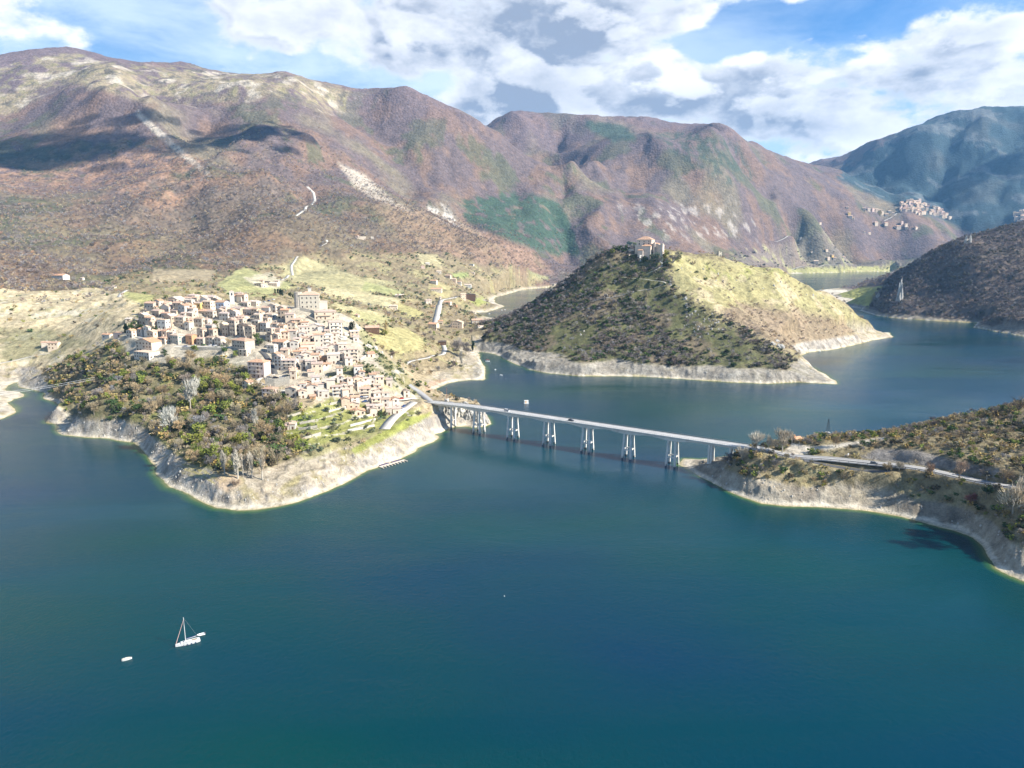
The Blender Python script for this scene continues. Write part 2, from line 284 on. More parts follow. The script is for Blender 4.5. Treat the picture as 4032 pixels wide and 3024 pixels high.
def kern(x, y):
    return np.sqrt((x[:, None] - ctrl[None, :, 0]) ** 2 + (y[:, None] - ctrl[None, :, 1]) ** 2 + (KC * KC)[None, :])
_A = kern(ctrl[:, 0], ctrl[:, 1]); n_ = len(ctrl)
_A = _A - np.eye(n_) * np.where(CR < 1400, .05, .12)[None, :] * KC[None, :]
_Pm = np.c_[np.ones(n_), ctrl[:, :2] / 1000]
_S = np.block([[_A, _Pm], [_Pm.T, np.zeros((3, 3))]]); _sol = np.linalg.lstsq(_S, np.r_[ctrl[:, 2], 0, 0, 0], rcond=1e-9)[0]
def base_h(x, y):
    o = np.empty(x.shape); xf = x.ravel(); yf = y.ravel(); of = o.ravel()
    c32 = ctrl.astype(np.float32); k2 = (KC * KC).astype(np.float32); wgt = _sol[:n_].astype(np.float32)
    for i in range(0, len(xf), 20000):
        X = xf[i:i + 20000].astype(np.float32); Y = yf[i:i + 20000].astype(np.float32)
        K = np.sqrt((X[:, None] - c32[None, :, 0]) ** 2 + (Y[:, None] - c32[None, :, 1]) ** 2 + k2)
        of[i:i + 20000] = K @ wgt + _sol[n_] + _sol[n_ + 1] * X / 1000 + _sol[n_ + 2] * Y / 1000
    return of.reshape(x.shape)

# ------------------------------------------------------------------ polar grid around the view point: fine near, coarse far
azs = np.concatenate([np.linspace(R(-62), R(-39.5), 45, endpoint=False), np.linspace(R(-39.5), R(39.5), 1060, endpoint=False), np.linspace(R(39.5), R(62), 46)])
rs = np.concatenate([np.linspace(215, 400, 70, endpoint=False), np.linspace(400, 800, 230, endpoint=False), np.linspace(800, 1350, 190, endpoint=False),
                     np.geomspace(1350, 2600, 130, endpoint=False), np.geomspace(2600, 7300, 255, endpoint=False), np.geomspace(7300, 10000, 10)])
AZ, RR = np.meshgrid(azs, rs, indexing='ij'); GX = np.sin(AZ) * RR; GY = np.cos(AZ) * RR
SD = np.maximum(polysd(LAND1, GX, GY), polysd(LAND2, GX, GY))
wig = fbm(GX, GY, 22, 3, 3.0) * 1.3; SDn = SD + np.where(np.abs(SD) < 30, wig * np.clip(RR / 600, .6, 2), 0)
H0 = base_h(GX, GY)
farw = sstep(1350, 2300, RR) * sstep(40, 160, H0)
amp_m = farw * np.clip(H0 / 500, .15, 1.0)
H = H0 + farw * 2
H += amp_m * ((ridged(GX, GY, 620, 4, 1.0) - .9) * 20 + fbm(GX, GY, 260, 3, 2.0) * 9)
H += farw * fbm(GX, GY, 60, 3, 5.0) * 2.5
H += sstep(4300, 5000, RR) * sstep(150, 400, H0) * (fbm(GX, GY, 520, 4, 16.0) * 30 + (ridged(GX + .9 * GY, GY - .5 * GX, 900, 3, 18.0) - .9) * 24)
nearw = sstep(3, 25, H0) * (1 - farw)
vil = np.exp(-(((GX + 175) / 190) ** 2 + ((GY - 640) / 130) ** 2))      # keep the village terraces calm
H += nearw * (1 - .7 * vil) * ((ridged(GX, GY, 120, 4, 4.0) - .9) * 5 * sstep(10, 60, H0) + fbm(GX, GY, 34, 4, 6.0) * 2.2)
# drawn-down bank: rough limestone strata between water and tree line
bank = sstep(0.3, 3, H0) * (1 - sstep(13, 20, H0)) * (SD < 70)
rock = np.clip(fbm(GX, GY, 70, 2, 8.0) * 1.6 + .5, 0, 1)
H += bank * (ridged(GX, GY, 17, 4, 9.0) - .9) * 1.7 * (.25 + rock)
land = SDn > 0
lim = np.clip(SD, 0, 25)
Htr = np.floor(H / 1.3) * 1.3 + 1.3 * sstep(.35, 1.0, (H / 1.3) % 1.0); H = np.where(RR < 1200, H + bank * .75 * (Htr - H), H)   # old water lines cut as small steps
Hl = np.maximum(np.maximum(H, .25), 0) * sstep(-2, 9, SDn) + .08 * np.clip(SDn, 0, 8)
steep = np.where(((GX < -250) & (RR < 760)) | ((GX > -75) & (GX < -10) & (RR > 560) & (RR < 640)), 2.2, np.where(RR > 1200, .45, 1.1))
Hl = np.where(SDn < 25, np.minimum(Hl, .35 + steep * np.clip(SDn, 0, 25)), Hl)
HH = np.where(land, Hl, -np.clip(-SDn * .32, 0, 14) - .02)
def field_lookup(arr):
    def f(x, y):
        x = np.asarray(x, float); y = np.asarray(y, float)
        a = np.interp(np.arctan2(x, y), azs, np.arange(len(azs))); r = np.interp(np.hypot(x, y), rs, np.arange(len(rs)))
        i = np.clip(a.astype(int), 0, len(azs) - 2); j = np.clip(r.astype(int), 0, len(rs) - 2); fa = a - i; fr = r - j
        return (arr[i, j] * (1 - fa) + arr[i + 1, j] * fa) * (1 - fr) + (arr[i, j + 1] * (1 - fa) + arr[i + 1, j + 1] * fa) * fr
    return f
ground = field_lookup(HH)
def site(px, py, dmin=0, dmax=9000):         # where the sight line meets the ground
    d = ray(px, py); hz = math.hypot(d[0], d[1]); r = rs[(rs > dmin) & (rs < dmax)]; r = np.linspace(r[0], r[-1], 1) if len(r) < 2 else np.repeat(r, 4)
    rr = np.interp(np.arange(len(r)) / 4.0, np.arange(len(r) // 4), r[::4]); t = rr / hz
    x = d[0] * t; y = d[1] * t; z = CAMH + d[2] * t; g = np.maximum(ground(x, y), 0); k = np.nonzero(z <= g)[0]
    if len(k) == 0: k = [len(rr) - 1]
    i = int(k[0]); 
    if i > 0:
        a = z[i - 1] - g[i - 1]; b = g[i] - z[i]; f = a / (a + b + 1e-9); tt = t[i - 1] + (t[i] - t[i - 1]) * f
    else: tt = t[i]
    X, Y = d[0] * tt, d[1] * tt
    return (float(X), float(Y), float(max(ground(X, Y), 0)))
def wpoly(l, **k): return np.array([site(px, py, **k)[:2] for px, py in l])

# ------------------------------------------------------------------ ridges and gullies of the mountains, traced where they run
LINES = [([(440,385),(540,450),(640,530),(740,610),(840,690)], 60, 120), ([(560,425),(650,500),(740,565),(830,650),(868,712),(800,770)], -75, 110), ([(640,865),(530,905),(440,965),(300,1040)], -40, 130), ([(800,400),(740,440),(700,480)], 40, 110), ([(1000,520),(960,600),(900,690)], 45, 130), ([(820,470),(800,560),(830,620)], -40, 100),
 ([(1150,400),(1250,480),(1300,570),(1400,690),(1560,780),(1640,815),(1820,912),(2000,985),(2150,1065)], 45, 120), ([(1010,722),(900,702),(800,757),(700,807),(600,852),(530,902)], 40, 90), ([(1200,700),(1230,800),(1290,880),(1270,950),(1180,1010)], -38, 100), ([(960,725),(1050,780),(1120,830),(1240,885),(1350,960)], 30, 80), ([(1050,640),(1100,700),(1090,780)], -25, 90),
 ([(1290,510),(1300,580),(1360,640)], -60, 110), ([(1640,560),(1655,680),(1680,780)], -45, 100), ([(1780,560),(1790,680),(1830,800)], -45, 100), ([(1950,620),(2000,720),(2020,800)], -35, 110), ([(1720,480),(1720,600),(1740,740)], 30, 100),
 ([(2245,735),(2215,850),(2240,920),(2290,1010)], -75, 90), ([(1600,402),(1850,498),(2050,610),(2240,722)], 40, 130),
 ([(2270,745),(2290,685),(2350,612),(2450,568),(2550,568),(2650,610),(2800,728),(2900,778),(3000,828),(3100,868),(3190,915)], 75, 150), ([(2320,565),(2450,535),(2600,560),(2720,640),(2850,715),(2950,765)], -70, 150), ([(3010,600),(3030,700),(3040,760),(3110,850)], -75, 110), ([(2830,520),(2940,600),(2990,680),(3020,740)], 50, 110),
 ([(2080,625),(2180,570),(2230,500)], -60, 120), ([(1960,500),(2060,560),(2150,640)], 45, 120), ([(2450,700),(2480,850),(2500,950)], -35, 120), ([(2700,780),(2760,880),(2800,950)], -35, 110), ([(2330,800),(2350,900),(2380,980)], 30, 100), ([(3300,760),(3400,850),(3500,900)], -30, 110),
 ([(3640,535),(3580,640),(3550,760),(3560,850)], 90, 170), ([(3760,480),(3740,600),(3720,740),(3760,850),(3840,950)], -110, 150), ([(3880,450),(3870,620),(3850,780),(3900,880)], 90, 140), ([(4010,560),(3960,700),(3930,840),(3900,960)], -110, 140), ([(4100,470),(4080,650),(4060,800)], 90, 160), ([(3480,600),(3470,700),(3500,780)], -60, 120),
 ([(3620,1040),(3640,1130),(3650,1200)], -9, 60), ([(3750,970),(3800,1080),(3830,1190)], 9, 60), ([(3920,930),(3930,1080),(3900,1200)], -9, 60)]
for (pts, amp_, wid) in LINES:
    dm_ = 4300 if min(p[0] for p in pts) > 3450 and max(p[1] for p in pts) < 965 else (1150 if min(p[0] for p in pts) > 3600 else 2350 if min(p[0] for p in pts) > 1900 else 1300); P = np.array([site(px, py, dmin=dm_)[:2] for px, py in pts]); ok = RR > dm_ * .9
    wid = wid * (1.55 if dm_ == 1300 else 1.0); b0, b1 = P.min(0) - 3 * wid, P.max(0) + 3 * wid; box = ok & (GX > b0[0]) & (GX < b1[0]) & (GY > b0[1]) & (GY < b1[1]) & (HH > 1)
    gx, gy = GX[box], GY[box]; gx = gx + fbm(gx, gy, 220, 3, 61.0) * wid * .5; bd = np.full(gx.shape, 1e9)
    for i in range(len(P) - 1):
        ex, ey = P[i + 1] - P[i]; q = np.clip(((gx - P[i][0]) * ex + (gy - P[i][1]) * ey) / (ex * ex + ey * ey + 1e-9), 0, 1); bd = np.minimum(bd, np.hypot(gx - P[i][0] - q * ex, gy - P[i][1] - q * ey))
    HH[box] += amp_ * (1.35 if dm_ == 1300 else 1.45 if dm_ < 4000 else .7) * (.75 + .5 * fbm(GX[box], GY[box], 260, 2, 62.0)) * np.exp(-np.abs(bd / wid) ** 1.5) * np.clip(HH[box] / 120, 0, 1)

# ------------------------------------------------------------------ roads: cut level into the ground before it is meshed
BR_A = np.array([-68.0, 581.1]); BR_B = np.array([160.5, 436.5])       # bridge ends (centre line)
ROADS = [('road', [BR_B, (3110,1803),(3200,1806),(3350,1817),(3500,1835),(3650,1857),(3800,1882),(3920,1903),(4032,1926),(4250,1975)], 8.5, 'road', 0),
 ('road', [(3165,1813),(3250,1829),(3400,1847),(3505,1855)], 4.5, 'asphalt', 0), ('road', [BR_A, (1672,1562),(1655,1540),(1635,1522),(1612,1506)], 6.0, 'road', 0),
 ('road', [(1660,1573),(1600,1572),(1500,1566),(1400,1560),(1300,1553),(1220,1545),(1150,1540),(1099,1537),(1051,1523),(1012,1508),(1010,1490),(1045,1478),(1083,1473)], 5.0, 'pale', 0),
 ('road', [(1083,1473),(1076,1451),(1061,1423),(1045,1397),(1022,1377),(1000,1369)], 5.0, 'asphalt', 0), ('road', [(1000,1369),(940,1368),(880,1368),(800,1364),(735,1363),(690,1362)], 9.0, 'pale', 0),
 ('road', [(640,1356),(610,1345),(580,1336),(540,1326),(500,1318)], 5.0, 'road', 0), ('car_park', [(1630,1583),(1590,1610),(1555,1642),(1513,1690)], 8.0, 'pale', 0),
 ('road', [(1560,1431),(1600,1424),(1640,1416),(1690,1409),(1722,1399),(1745,1390),(1752,1375),(1742,1350)], 6.0, 'pale', 760),
 ('road', [(1713,1272),(1722,1240),(1728,1210),(1735,1180),(1760,1176),(1800,1168)], 11.0, 'pale', 900),
 ('path', [(2332,1187),(2427,1168),(2521,1143),(2629,1119),(2569,1106),(2520,1098),(2458,1091)], 2.6, 'pale', 760), ('path', [(2545,1078),(2569,1071),(2600,1053),(2616,1038),(2600,1030)], 3.5, 'pale', 760),
 ('path', [(1108,1103),(1152,1084),(1146,1046),(1171,1010)], 6.0, 'pale', 1000), ('path', [(1255,972),(1291,955),(1285,945)], 6.0, 'pale', 1200), ('path', [(1165,850),(1184,837),(1205,812),(1240,790),(1234,757),(1210,735)], 9.0, 'pale', 1200),
 ('road', [(-60,1440),(0,1430),(60,1418),(120,1403),(170,1395),(205,1390)], 6.0, 'pale', 600), ('path', [(466,1170),(476,1155),(498,1143)], 5.0, 'pale', 800),
 ('road', [(3079,1050),(3160,1047),(3243,1043),(3299,1041)], 9.0, 'pale', 2500), ('road', [(3019,945),(3090,938),(3154,933)], 9.0, 'pale', 2500), ('road', [(3480,870),(3510,855),(3530,840)], 11.0, 'pale', 3000),
]
RD = []
for (nm, pts, wd, mt, dm) in ROADS:
    P = [((p[0], p[1]) if isinstance(p, np.ndarray) else site(p[0], p[1], dmin=dm)[:2]) for p in pts]
    P = np.array(P); L = np.r_[0, np.cumsum(np.hypot(*np.diff(P, axis=0).T))]; n = max(6, int(L[-1] / max(3.0, wd * .6)))
    t = np.linspace(0, L[-1], n)
    X = np.interp(t, L, P[:, 0]); Y = np.interp(t, L, P[:, 1])
    for k in range(3): X[1:-1] = (X[:-2] + 2 * X[1:-1] + X[2:]) / 4; Y[1:-1] = (Y[:-2] + 2 * Y[1:-1] + Y[2:]) / 4
    Z = np.maximum(ground(X, Y), 1.0)
    for k in range(8): Z[1:-1] = (Z[:-2] + 2 * Z[1:-1] + Z[2:]) / 4
    if isinstance(pts[0], np.ndarray):
        z0 = 20.6 if pts[0][0] > 0 else 19.0; Z = z0 + (Z - z0) * np.clip(np.linspace(0, 1, n) * (1.2 if z0 > 20 else .8), 0, 1)
        Z[0] = z0
    RD.append((nm, X, Y, Z, wd, mt))
    box = (GX > X.min() - 30) & (GX < X.max() + 30) & (GY > Y.min() - 30) & (GY < Y.max() + 30) & (HH > 0)
    gx, gy = GX[box], GY[box]; bd = np.full(gx.shape, 1e9); bz = np.zeros(gx.shape)
    for i in range(n - 1):
        ex, ey = X[i + 1] - X[i], Y[i + 1] - Y[i]; q = np.clip(((gx - X[i]) * ex + (gy - Y[i]) * ey) / (ex * ex + ey * ey + 1e-9), 0, 1)
        d = np.hypot(gx - X[i] - q * ex, gy - Y[i] - q * ey); z = Z[i] + q * (Z[i + 1] - Z[i]); m = d < bd; bd[m] = d[m]; bz[m] = z[m]
    k = 1 - sstep(wd * .5 + 1.0 + .002 * np.hypot(gx, gy), wd * .5 + 4 + .006 * np.hypot(gx, gy), bd); HH[box] = HH[box] * (1 - k) + (bz - .12) * k
# ------------------------------------------------------------------ ground cover: what grows where (ground colours, with painted haze and shade where noted)
PX, PY = proj(GX, GY, HH)
gr = np.gradient(HH, axis=0) / np.maximum(np.gradient(GX, axis=0) ** 2 + np.gradient(GY, axis=0) ** 2, 1e-6) ** .5
gc = np.gradient(HH, axis=1) / np.gradient(RR, axis=1)
slope = np.hypot(gr, gc)
C = np.zeros(GX.shape + (3,), np.float32); FOR = np.zeros(GX.shape, np.float32)     # colour, tree cover
nA = fbm(GX, GY, 180, 4, 11.0); nB = fbm(GX, GY, 45, 4, 12.0); nC = np.where(RR < 1500, fbm(GX, GY, 12, 3, 13.0), np.where(RR < 3800, fbm(GX, GY, 48, 3, 13.5), fbm(GX, GY, 130, 3, 13.7))); nD = fbm(GX, GY, 420, 3, 14.0)
def lay(col, m):
    m = np.clip(m, 0, 1)[..., None].astype(np.float32); C[:] = C * (1 - m) + np.array(col, np.float32) * m
def region(pts, dmin, dmax, soft=14, wob=12):      # soft mask of an area outlined on the photograph, at its own distance
    p = np.array(pts, float); x0, y0 = p.min(0) - 60; x1, y1 = p.max(0) + 60
    sel = (PX > x0) & (PX < x1) & (PY > y0) & (PY < y1) & (RR > dmin) & (RR < dmax); m = np.zeros(GX.shape)
    if sel.any():
        xx = PX[sel] + nC[sel] * wob + nB[sel] * wob; yy = PY[sel] + nB[sel] * wob * .7 + nC[sel] * wob * .5
        m[sel] = sstep(-soft, soft, polysd(p, xx, yy))
    return m
MAUVE = (.128, .100, .098); RUST = (.22, .14, .09); DGREEN = (.085, .10, .055); PALE = (.42, .36, .26); GRASS = (.33, .31, .12); DRY = (.37, .31, .19)
lay(MAUVE, np.ones(GX.shape)); FOR[:] = .95; lay((.155, .125, .085), (1 - sstep(1900, 2700, RR)) * (GX < 600)); lay((.36, .295, .19), (RR < 1150) * (GX < 0))
lay(RUST, sstep(-.05, .6, nA + .4 * nB + .1) * .55 * (RR > 1200)); lay((.21, .19, .11), sstep(.1, .6, nD - .3 * nA) * .5)
far = RR > 1300
lay(DGREEN, sstep(.28, .55, fbm(GX, GY, 260, 4, 21.0) + .35 * nC) * .65 * far)
lay((.16, .12, .13), sstep(500, 900, HH) * .5 * far)
# bald summit of the left mountain
bald = region([(-400,260),(0,270),(130,215),(300,205),(420,250),(560,262),(760,268),(1000,286),(1180,300),(1420,374),(1400,440),(1250,440),(1100,380),(930,400),(700,410),(560,400),(420,360),(300,330),(180,360),(60,440),(-400,500)], 2500, 4200, 18, 26)
lay((.27, .225, .15), bald * sstep(-.3, .4, nA + .5 * nB + .2)); lay((.23, .215, .11), bald * sstep(.1, .5, nB) * .6); lay((.46, .41, .33), bald * sstep(.2, .55, fbm(GX, GY, 110, 4, 31.0)) * .8); lay((.11,.10,.08), bald * sstep(.35, .6, nC + .4 * nA) * .8)
FOR -= bald * .8
lay((.52, .46, .37), region([(1330,640),(1440,690),(1560,800),(1640,840),(1500,800),(1400,740)], 1500, 3200, 12, 14) * .7)
lay((.5, .46, .38), region([(540,430),(700,570),(840,690),(820,700),(680,590),(530,450)], 1800, 3200, 6, 8) * .6)
rust1 = region([(0,640),(250,610),(500,560),(700,560),(850,700),(760,790),(620,820),(430,740),(200,730),(0,760)], 1600, 3000, 30, 30)
lay((.32, .20, .13), rust1 * sstep(-.5, .3, nB) * .75)
lay((.29, .195, .135), region([(1450,800),(1700,830),(2100,1000),(2180,1080),(1900,1040),(1600,960)], 1500, 3000, 20, 20) * .6)
lay((.045, .085, .055), region([(1820,790),(2050,760),(2200,790),(2260,990),(2200,1010),(2040,960),(1830,870)], 2500, 3400, 12, 18) * sstep(-.6, 0, nB + .15) * .9)
lay((.045, .08, .05), region([(2230,840),(2290,1000),(2250,1010),(2190,820)], 2500, 3400, 8, 8) * .9)
lay((.05, .085, .06), region([(2300,470),(2470,500),(2510,550),(2420,560),(2330,520)], 3500, 4800, 12, 16) * .85)
lay((.05, .075, .055), region([(2560,540),(2750,520),(2900,560),(2980,700),(2880,740),(2700,640)], 3400, 4800, 20, 24) * sstep(-.1, .3, nB + .1) * .7)
lay((.42, .38, .34), region([(2450,820),(2900,800),(3180,900),(3000,960),(2600,950)], 2500, 3800, 30, 30) * sstep(.18, .45, nC + .3 * nB) * .55)
lay((.5, .47, .42), region([(1650,800),(1740,800),(1830,880),(1800,900),(1690,840)], 2300, 3300, 8, 10) * sstep(-.2, .3, nC) * .7)
lay((.15,.115,.12), region([(-500,215),(0,205),(190,182),(350,196),(545,240),(560,262),(420,240),(300,208),(130,222),(0,275),(-500,420)], 2500, 4500, 6, 6) * .95)
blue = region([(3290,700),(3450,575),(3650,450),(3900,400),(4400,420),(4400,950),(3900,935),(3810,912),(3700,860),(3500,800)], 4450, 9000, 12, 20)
lay((.04, .07, .08), blue * .97); lay((.085, .095, .09), blue * sstep(.0, .5, fbm(GX, GY, 300, 4, 71.0)) * .7); lay((.28, .28, .27), (fbm(GX + GY, GY * .6, 210, 4, 81.0) > .38) * blue * .28)  # blue of the distance haze put into this mountain's colour
# cultivated valley floor and lower slopes
val = region([(380,1110),(700,1060),(900,1080),(1180,1010),(1500,1000),(1780,1010),(1950,1060),(2150,1060),(2230,1110),(1990,1150),(1900,1260),(1980,1300),(1860,1400),(1750,1460),(1550,1440),(1430,1320),(1250,1200),(560,1210)], 760, 2400, 14, 16)
lay((.26, .215, .13), val * .85); lay((.30, .275, .14), val * sstep(.0, .4, nB) * .7); FOR -= val * .55
FIELDS = [([(850,1120),(960,1050),(1060,1090),(1170,1120),(1080,1170),(900,1165)], (.33,.325,.155)), ([(1080,1090),(1180,1040),(1420,1090),(1560,1110),(1500,1150),(1400,1170),(1200,1120)], (.36,.33,.18)),
 ([(1290,1130),(1600,1180),(1540,1200),(1250,1165)], (.46,.41,.24)), ([(1300,1165),(1560,1230),(1600,1215),(1440,1160)], (.42,.38,.22)), ([(1440,1110),(1600,1150),(1560,1170),(1420,1140)], (.34,.345,.16)),
 ([(1290,1185),(1540,1240),(1500,1260),(1330,1225)], (.42,.38,.21)), ([(1400,1220),(1560,1260),(1500,1285),(1370,1255)], (.38,.36,.18)), ([(1640,1000),(1720,1000),(1740,1050),(1660,1050)], (.37,.33,.19)),
 ([(1570,1190),(1670,1230),(1640,1260),(1540,1220)], (.36,.33,.15)), ([(1780,1080),(1840,1070),(1850,1090),(1790,1100)], (.22,.25,.10)), ([(1500,1290),(1600,1290),(1680,1340),(1690,1370),(1560,1400),(1480,1360),(1440,1310)], (.36,.325,.155)),
 ([(490,1150),(610,1160),(600,1215),(540,1205),(480,1180)], (.38,.37,.16)), ([(1840,1180),(1900,1170),(1930,1190),(1880,1205)], (.28,.30,.10)), ([(1700,1100),(1780,1130),(1760,1180),(1680,1150)], (.33,.29,.15)), ([(1200,1010),(1420,1090),(1300,1080),(1080,1060)], (.33,.30,.17)), ([(600,1060),(850,1060),(840,1110),(600,1120)], (.31,.26,.17)),
 ([(2020,1050),(2150,1060),(2160,1100),(2050,1090)], (.29,.28,.15))]
FM = np.zeros(GX.shape)
for pts, c in FIELDS:
    m = region(pts, 760, 2600, 5, 5); lay(c, m); FM = np.maximum(FM, m); FOR -= m * 1.0
lay((.5, .45, .33), region([(960,1095),(1060,1070),(1120,1100),(1100,1135),(1010,1130)], 900, 1700, 5, 5) * .8)
# dry grassy slope on the left
ls = region([(-600,980),(0,990),(130,1020),(300,1090),(560,1200),(580,1300),(440,1360),(200,1440),(0,1460),(-600,1480)], 600, 1300, 12, 14)
lay((.46, .39, .25), ls); lay((.36, .33, .16), ls * sstep(.0, .5, nB) * .6); lay((.60, .54, .44), ls * sstep(.22, .5, nB - .4 * nC) * .55); lay((.14, .15, .07), ls * region([(0,1290),(200,1290),(330,1330),(250,1400),(0,1430)], 500, 1200, 20, 30) * .6); FOR -= ls * .78
# castle hill: scrub and grass on the left face, its shade darkened into the colour, sunlit pasture on the right
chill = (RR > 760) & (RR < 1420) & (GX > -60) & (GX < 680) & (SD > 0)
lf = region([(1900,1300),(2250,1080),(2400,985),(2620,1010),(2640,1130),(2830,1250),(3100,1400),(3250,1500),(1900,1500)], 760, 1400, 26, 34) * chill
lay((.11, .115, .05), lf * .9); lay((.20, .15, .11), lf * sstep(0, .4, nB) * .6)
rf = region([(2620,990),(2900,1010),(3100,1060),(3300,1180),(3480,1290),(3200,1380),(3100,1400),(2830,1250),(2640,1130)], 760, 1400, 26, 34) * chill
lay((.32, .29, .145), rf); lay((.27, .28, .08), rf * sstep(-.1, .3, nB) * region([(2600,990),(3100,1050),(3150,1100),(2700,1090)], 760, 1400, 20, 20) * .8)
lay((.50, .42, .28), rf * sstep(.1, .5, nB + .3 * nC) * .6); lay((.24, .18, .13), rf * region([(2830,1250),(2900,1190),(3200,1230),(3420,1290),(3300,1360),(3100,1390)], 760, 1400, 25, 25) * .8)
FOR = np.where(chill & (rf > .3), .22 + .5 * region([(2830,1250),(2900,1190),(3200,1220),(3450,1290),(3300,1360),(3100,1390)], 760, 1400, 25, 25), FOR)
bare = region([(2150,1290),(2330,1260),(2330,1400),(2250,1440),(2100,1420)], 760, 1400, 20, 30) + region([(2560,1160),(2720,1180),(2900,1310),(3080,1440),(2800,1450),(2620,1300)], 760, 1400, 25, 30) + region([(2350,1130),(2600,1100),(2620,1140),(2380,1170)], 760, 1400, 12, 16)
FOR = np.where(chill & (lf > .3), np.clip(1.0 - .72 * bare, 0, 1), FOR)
# dark hill across the lake on the right
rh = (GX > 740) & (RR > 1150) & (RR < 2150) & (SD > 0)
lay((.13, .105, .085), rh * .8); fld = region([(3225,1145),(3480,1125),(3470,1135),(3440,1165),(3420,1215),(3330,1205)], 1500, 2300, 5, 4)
lay((.34, .34, .11), fld); FOR -= fld * 1.2
# far plateau below the distant village
plat = region([(3180,930),(3400,820),(3650,860),(3820,900),(3900,960),(3650,1060),(3100,1060),(2800,1040)], 2700, 4300, 16, 20)
lay((.22, .19, .15), plat * .6); lay((.30, .30, .15), plat * sstep(.3, .55, nB + .5 * nC) * .7); FOR -= plat * .3
lay((.33, .34, .12), region([(3540,920),(3640,905),(3700,930),(3640,950),(3560,940)], 2700, 4300, 6, 8)); lay((.36, .35, .15), region([(3090,1058),(3300,1040),(3560,1040),(3620,1062),(3500,1070),(3110,1077)], 2700, 4300, 6, 6) * (HH < 26))
# wooded slope under the village, terraced gardens at its right
vs_ = (RR > 380) & (RR < 860) & (GX < 30) & (SD > 0)
vw = region([(130,1400),(330,1400),(480,1340),(600,1420),(950,1400),(1000,1500),(1200,1620),(1220,1700),(1190,1800),(1010,1850),(900,1860),(780,1850),(650,1760),(520,1655),(270,1635),(200,1560)], 380, 900, 12, 12)
lay((.15, .135, .075), vw); lay((.17, .19, .06), vw * sstep(0, .5, nB) * .6); FOR = np.where(vw > .4, 1.0, FOR)
vill = region([(480,1330),(540,1230),(650,1150),(950,1150),(1130,1200),(1380,1210),(1480,1360),(1560,1480),(1640,1560),(1560,1660),(1400,1640),(1200,1560),(1000,1470),(850,1410),(600,1430),(500,1400)], 500, 860, 10, 10)
lay((.46, .42, .34), vill * .75); FOR = np.where(vill > .3, .06, FOR)
gard = region([(1130,1640),(1300,1560),(1560,1620),(1660,1600),(1600,1690),(1450,1720),(1330,1730),(1200,1780),(1100,1760)], 380, 800, 10, 10)
lay((.26, .27, .08), gard * .9); lay((.20, .25, .05), gard * sstep(-.2, .3, nB) * region([(1130,1640),(1290,1640),(1320,1700),(1250,1760),(1120,1740)], 300, 900, 10, 10) * .9)
strat = np.abs(((HH * .42 + nB * .25) % 1.0) - .5) * 2          # dry stone terrace walls
lay((.5, .46, .37), gard * sstep(.84, .93, strat) * .9); FOR = np.where(gard > .3, .34, FOR)
gd2 = region([(1290,1475),(1400,1425),(1490,1450),(1590,1545),(1480,1525),(1300,1545)], 500, 760, 8, 8) + region([(1400,1300),(1440,1290),(1500,1390),(1450,1400)], 500, 760, 8, 8); lay((.27, .26, .13), gd2 * .9); gard = np.maximum(gard, np.clip(gd2, 0, 1) * .99); FOR = np.where(gd2 > .3, .4, FOR)
gd3 = region([(1180,1790),(1330,1735),(1480,1690),(1600,1640),(1590,1660),(1480,1715),(1340,1765),(1200,1815)], 380, 760, 6, 5); lay((.25, .24, .11), gd3 * .8); gard = np.maximum(gard, gd3); FOR = np.where(gd3 > .3, .45, FOR)
rs_ = region([(1500,1400),(1560,1430),(1620,1500),(1680,1570),(1640,1570),(1540,1490),(1480,1420)], 500, 760, 10, 10); lay((.26, .24, .13), rs_); FOR = np.where(rs_ > .4, .65, FOR); lay((.5,.47,.4), rs_ * sstep(.25, .4, nC) * .8)
# headland
hd = (polysd(LAND2, GX, GY) > 0)
lay((.23, .195, .115), hd * 1.0); lay((.32, .28, .15), hd * sstep(.1, .5, nB) * .6); FOR = np.where(hd, .85, FOR)
cut = region([(3380,1800),(3450,1765),(3620,1775),(3800,1825),(3980,1850),(3980,1890),(3700,1845),(3500,1820)], 250, 600, 6, 6); lay((.22, .205, .185), cut); FOR = np.where(cut > .3, .05, FOR)
for xs in ([(3080,1790),(3120,1745),(3200,1760),(3480,1722),(3490,1730),(3200,1780),(3130,1800)],):
    m = region(xs, 250, 700, 5, 2); lay((.48, .44, .36), m); FOR = np.where(m > .3, 0, FOR)
# bank of bare limestone below the old water line
bh = HH + nB * 1.6 + nC * .6; bk = sstep(-.5, .5, SD) * (1 - sstep(11.5, 13.5, bh)) * (SD < 95) * (RR < 2600)
flatv = (GX > -320) & (GX < 40) & (GY > 700) & (RR < 1500) & ~chill
bk = bk * (1 - vw * .95) * (1 - sstep(7.5, 9.5, bh) * hd) * (1 - .9 * gard)
bk = np.where(flatv, bk * (1 - sstep(4, 8, bh)), bk); bk = np.where(RR > 1500, bk * (1 - sstep(3, 7, bh)), bk)
lay((.41, .36, .275), bk); lay((.36, .31, .225), bk * sstep(.0, .5, fbm(GX, GY, 28, 4, 41.0) + .15) * .75); lay((.27, .235, .12), bk * sstep(.25, .5, fbm(GX, GY, 16, 3, 42.0)) * .75)
lay((.30, .27, .10), bk * sstep(3, 6, bh) * sstep(.2, .5, nB) * (slope < .5) * .7)
lay((.37, .35, .32), bk * sstep(.55, 1.0, slope) * .7); lay((.13, .12, .11), bk * sstep(.6, 1.0, slope) * sstep(.2, .5, nC) * .6)
lay((.33, .285, .21), bk * sstep(.55, .95, np.sin(HH * 4.83 + nC * .5)) * .6 * (HH < 9)); lay((.40, .30, .20), region([(860,1880),(930,1870),(960,1900),(900,1940),(850,1920)], 300, 600, 8, 8) * .7)
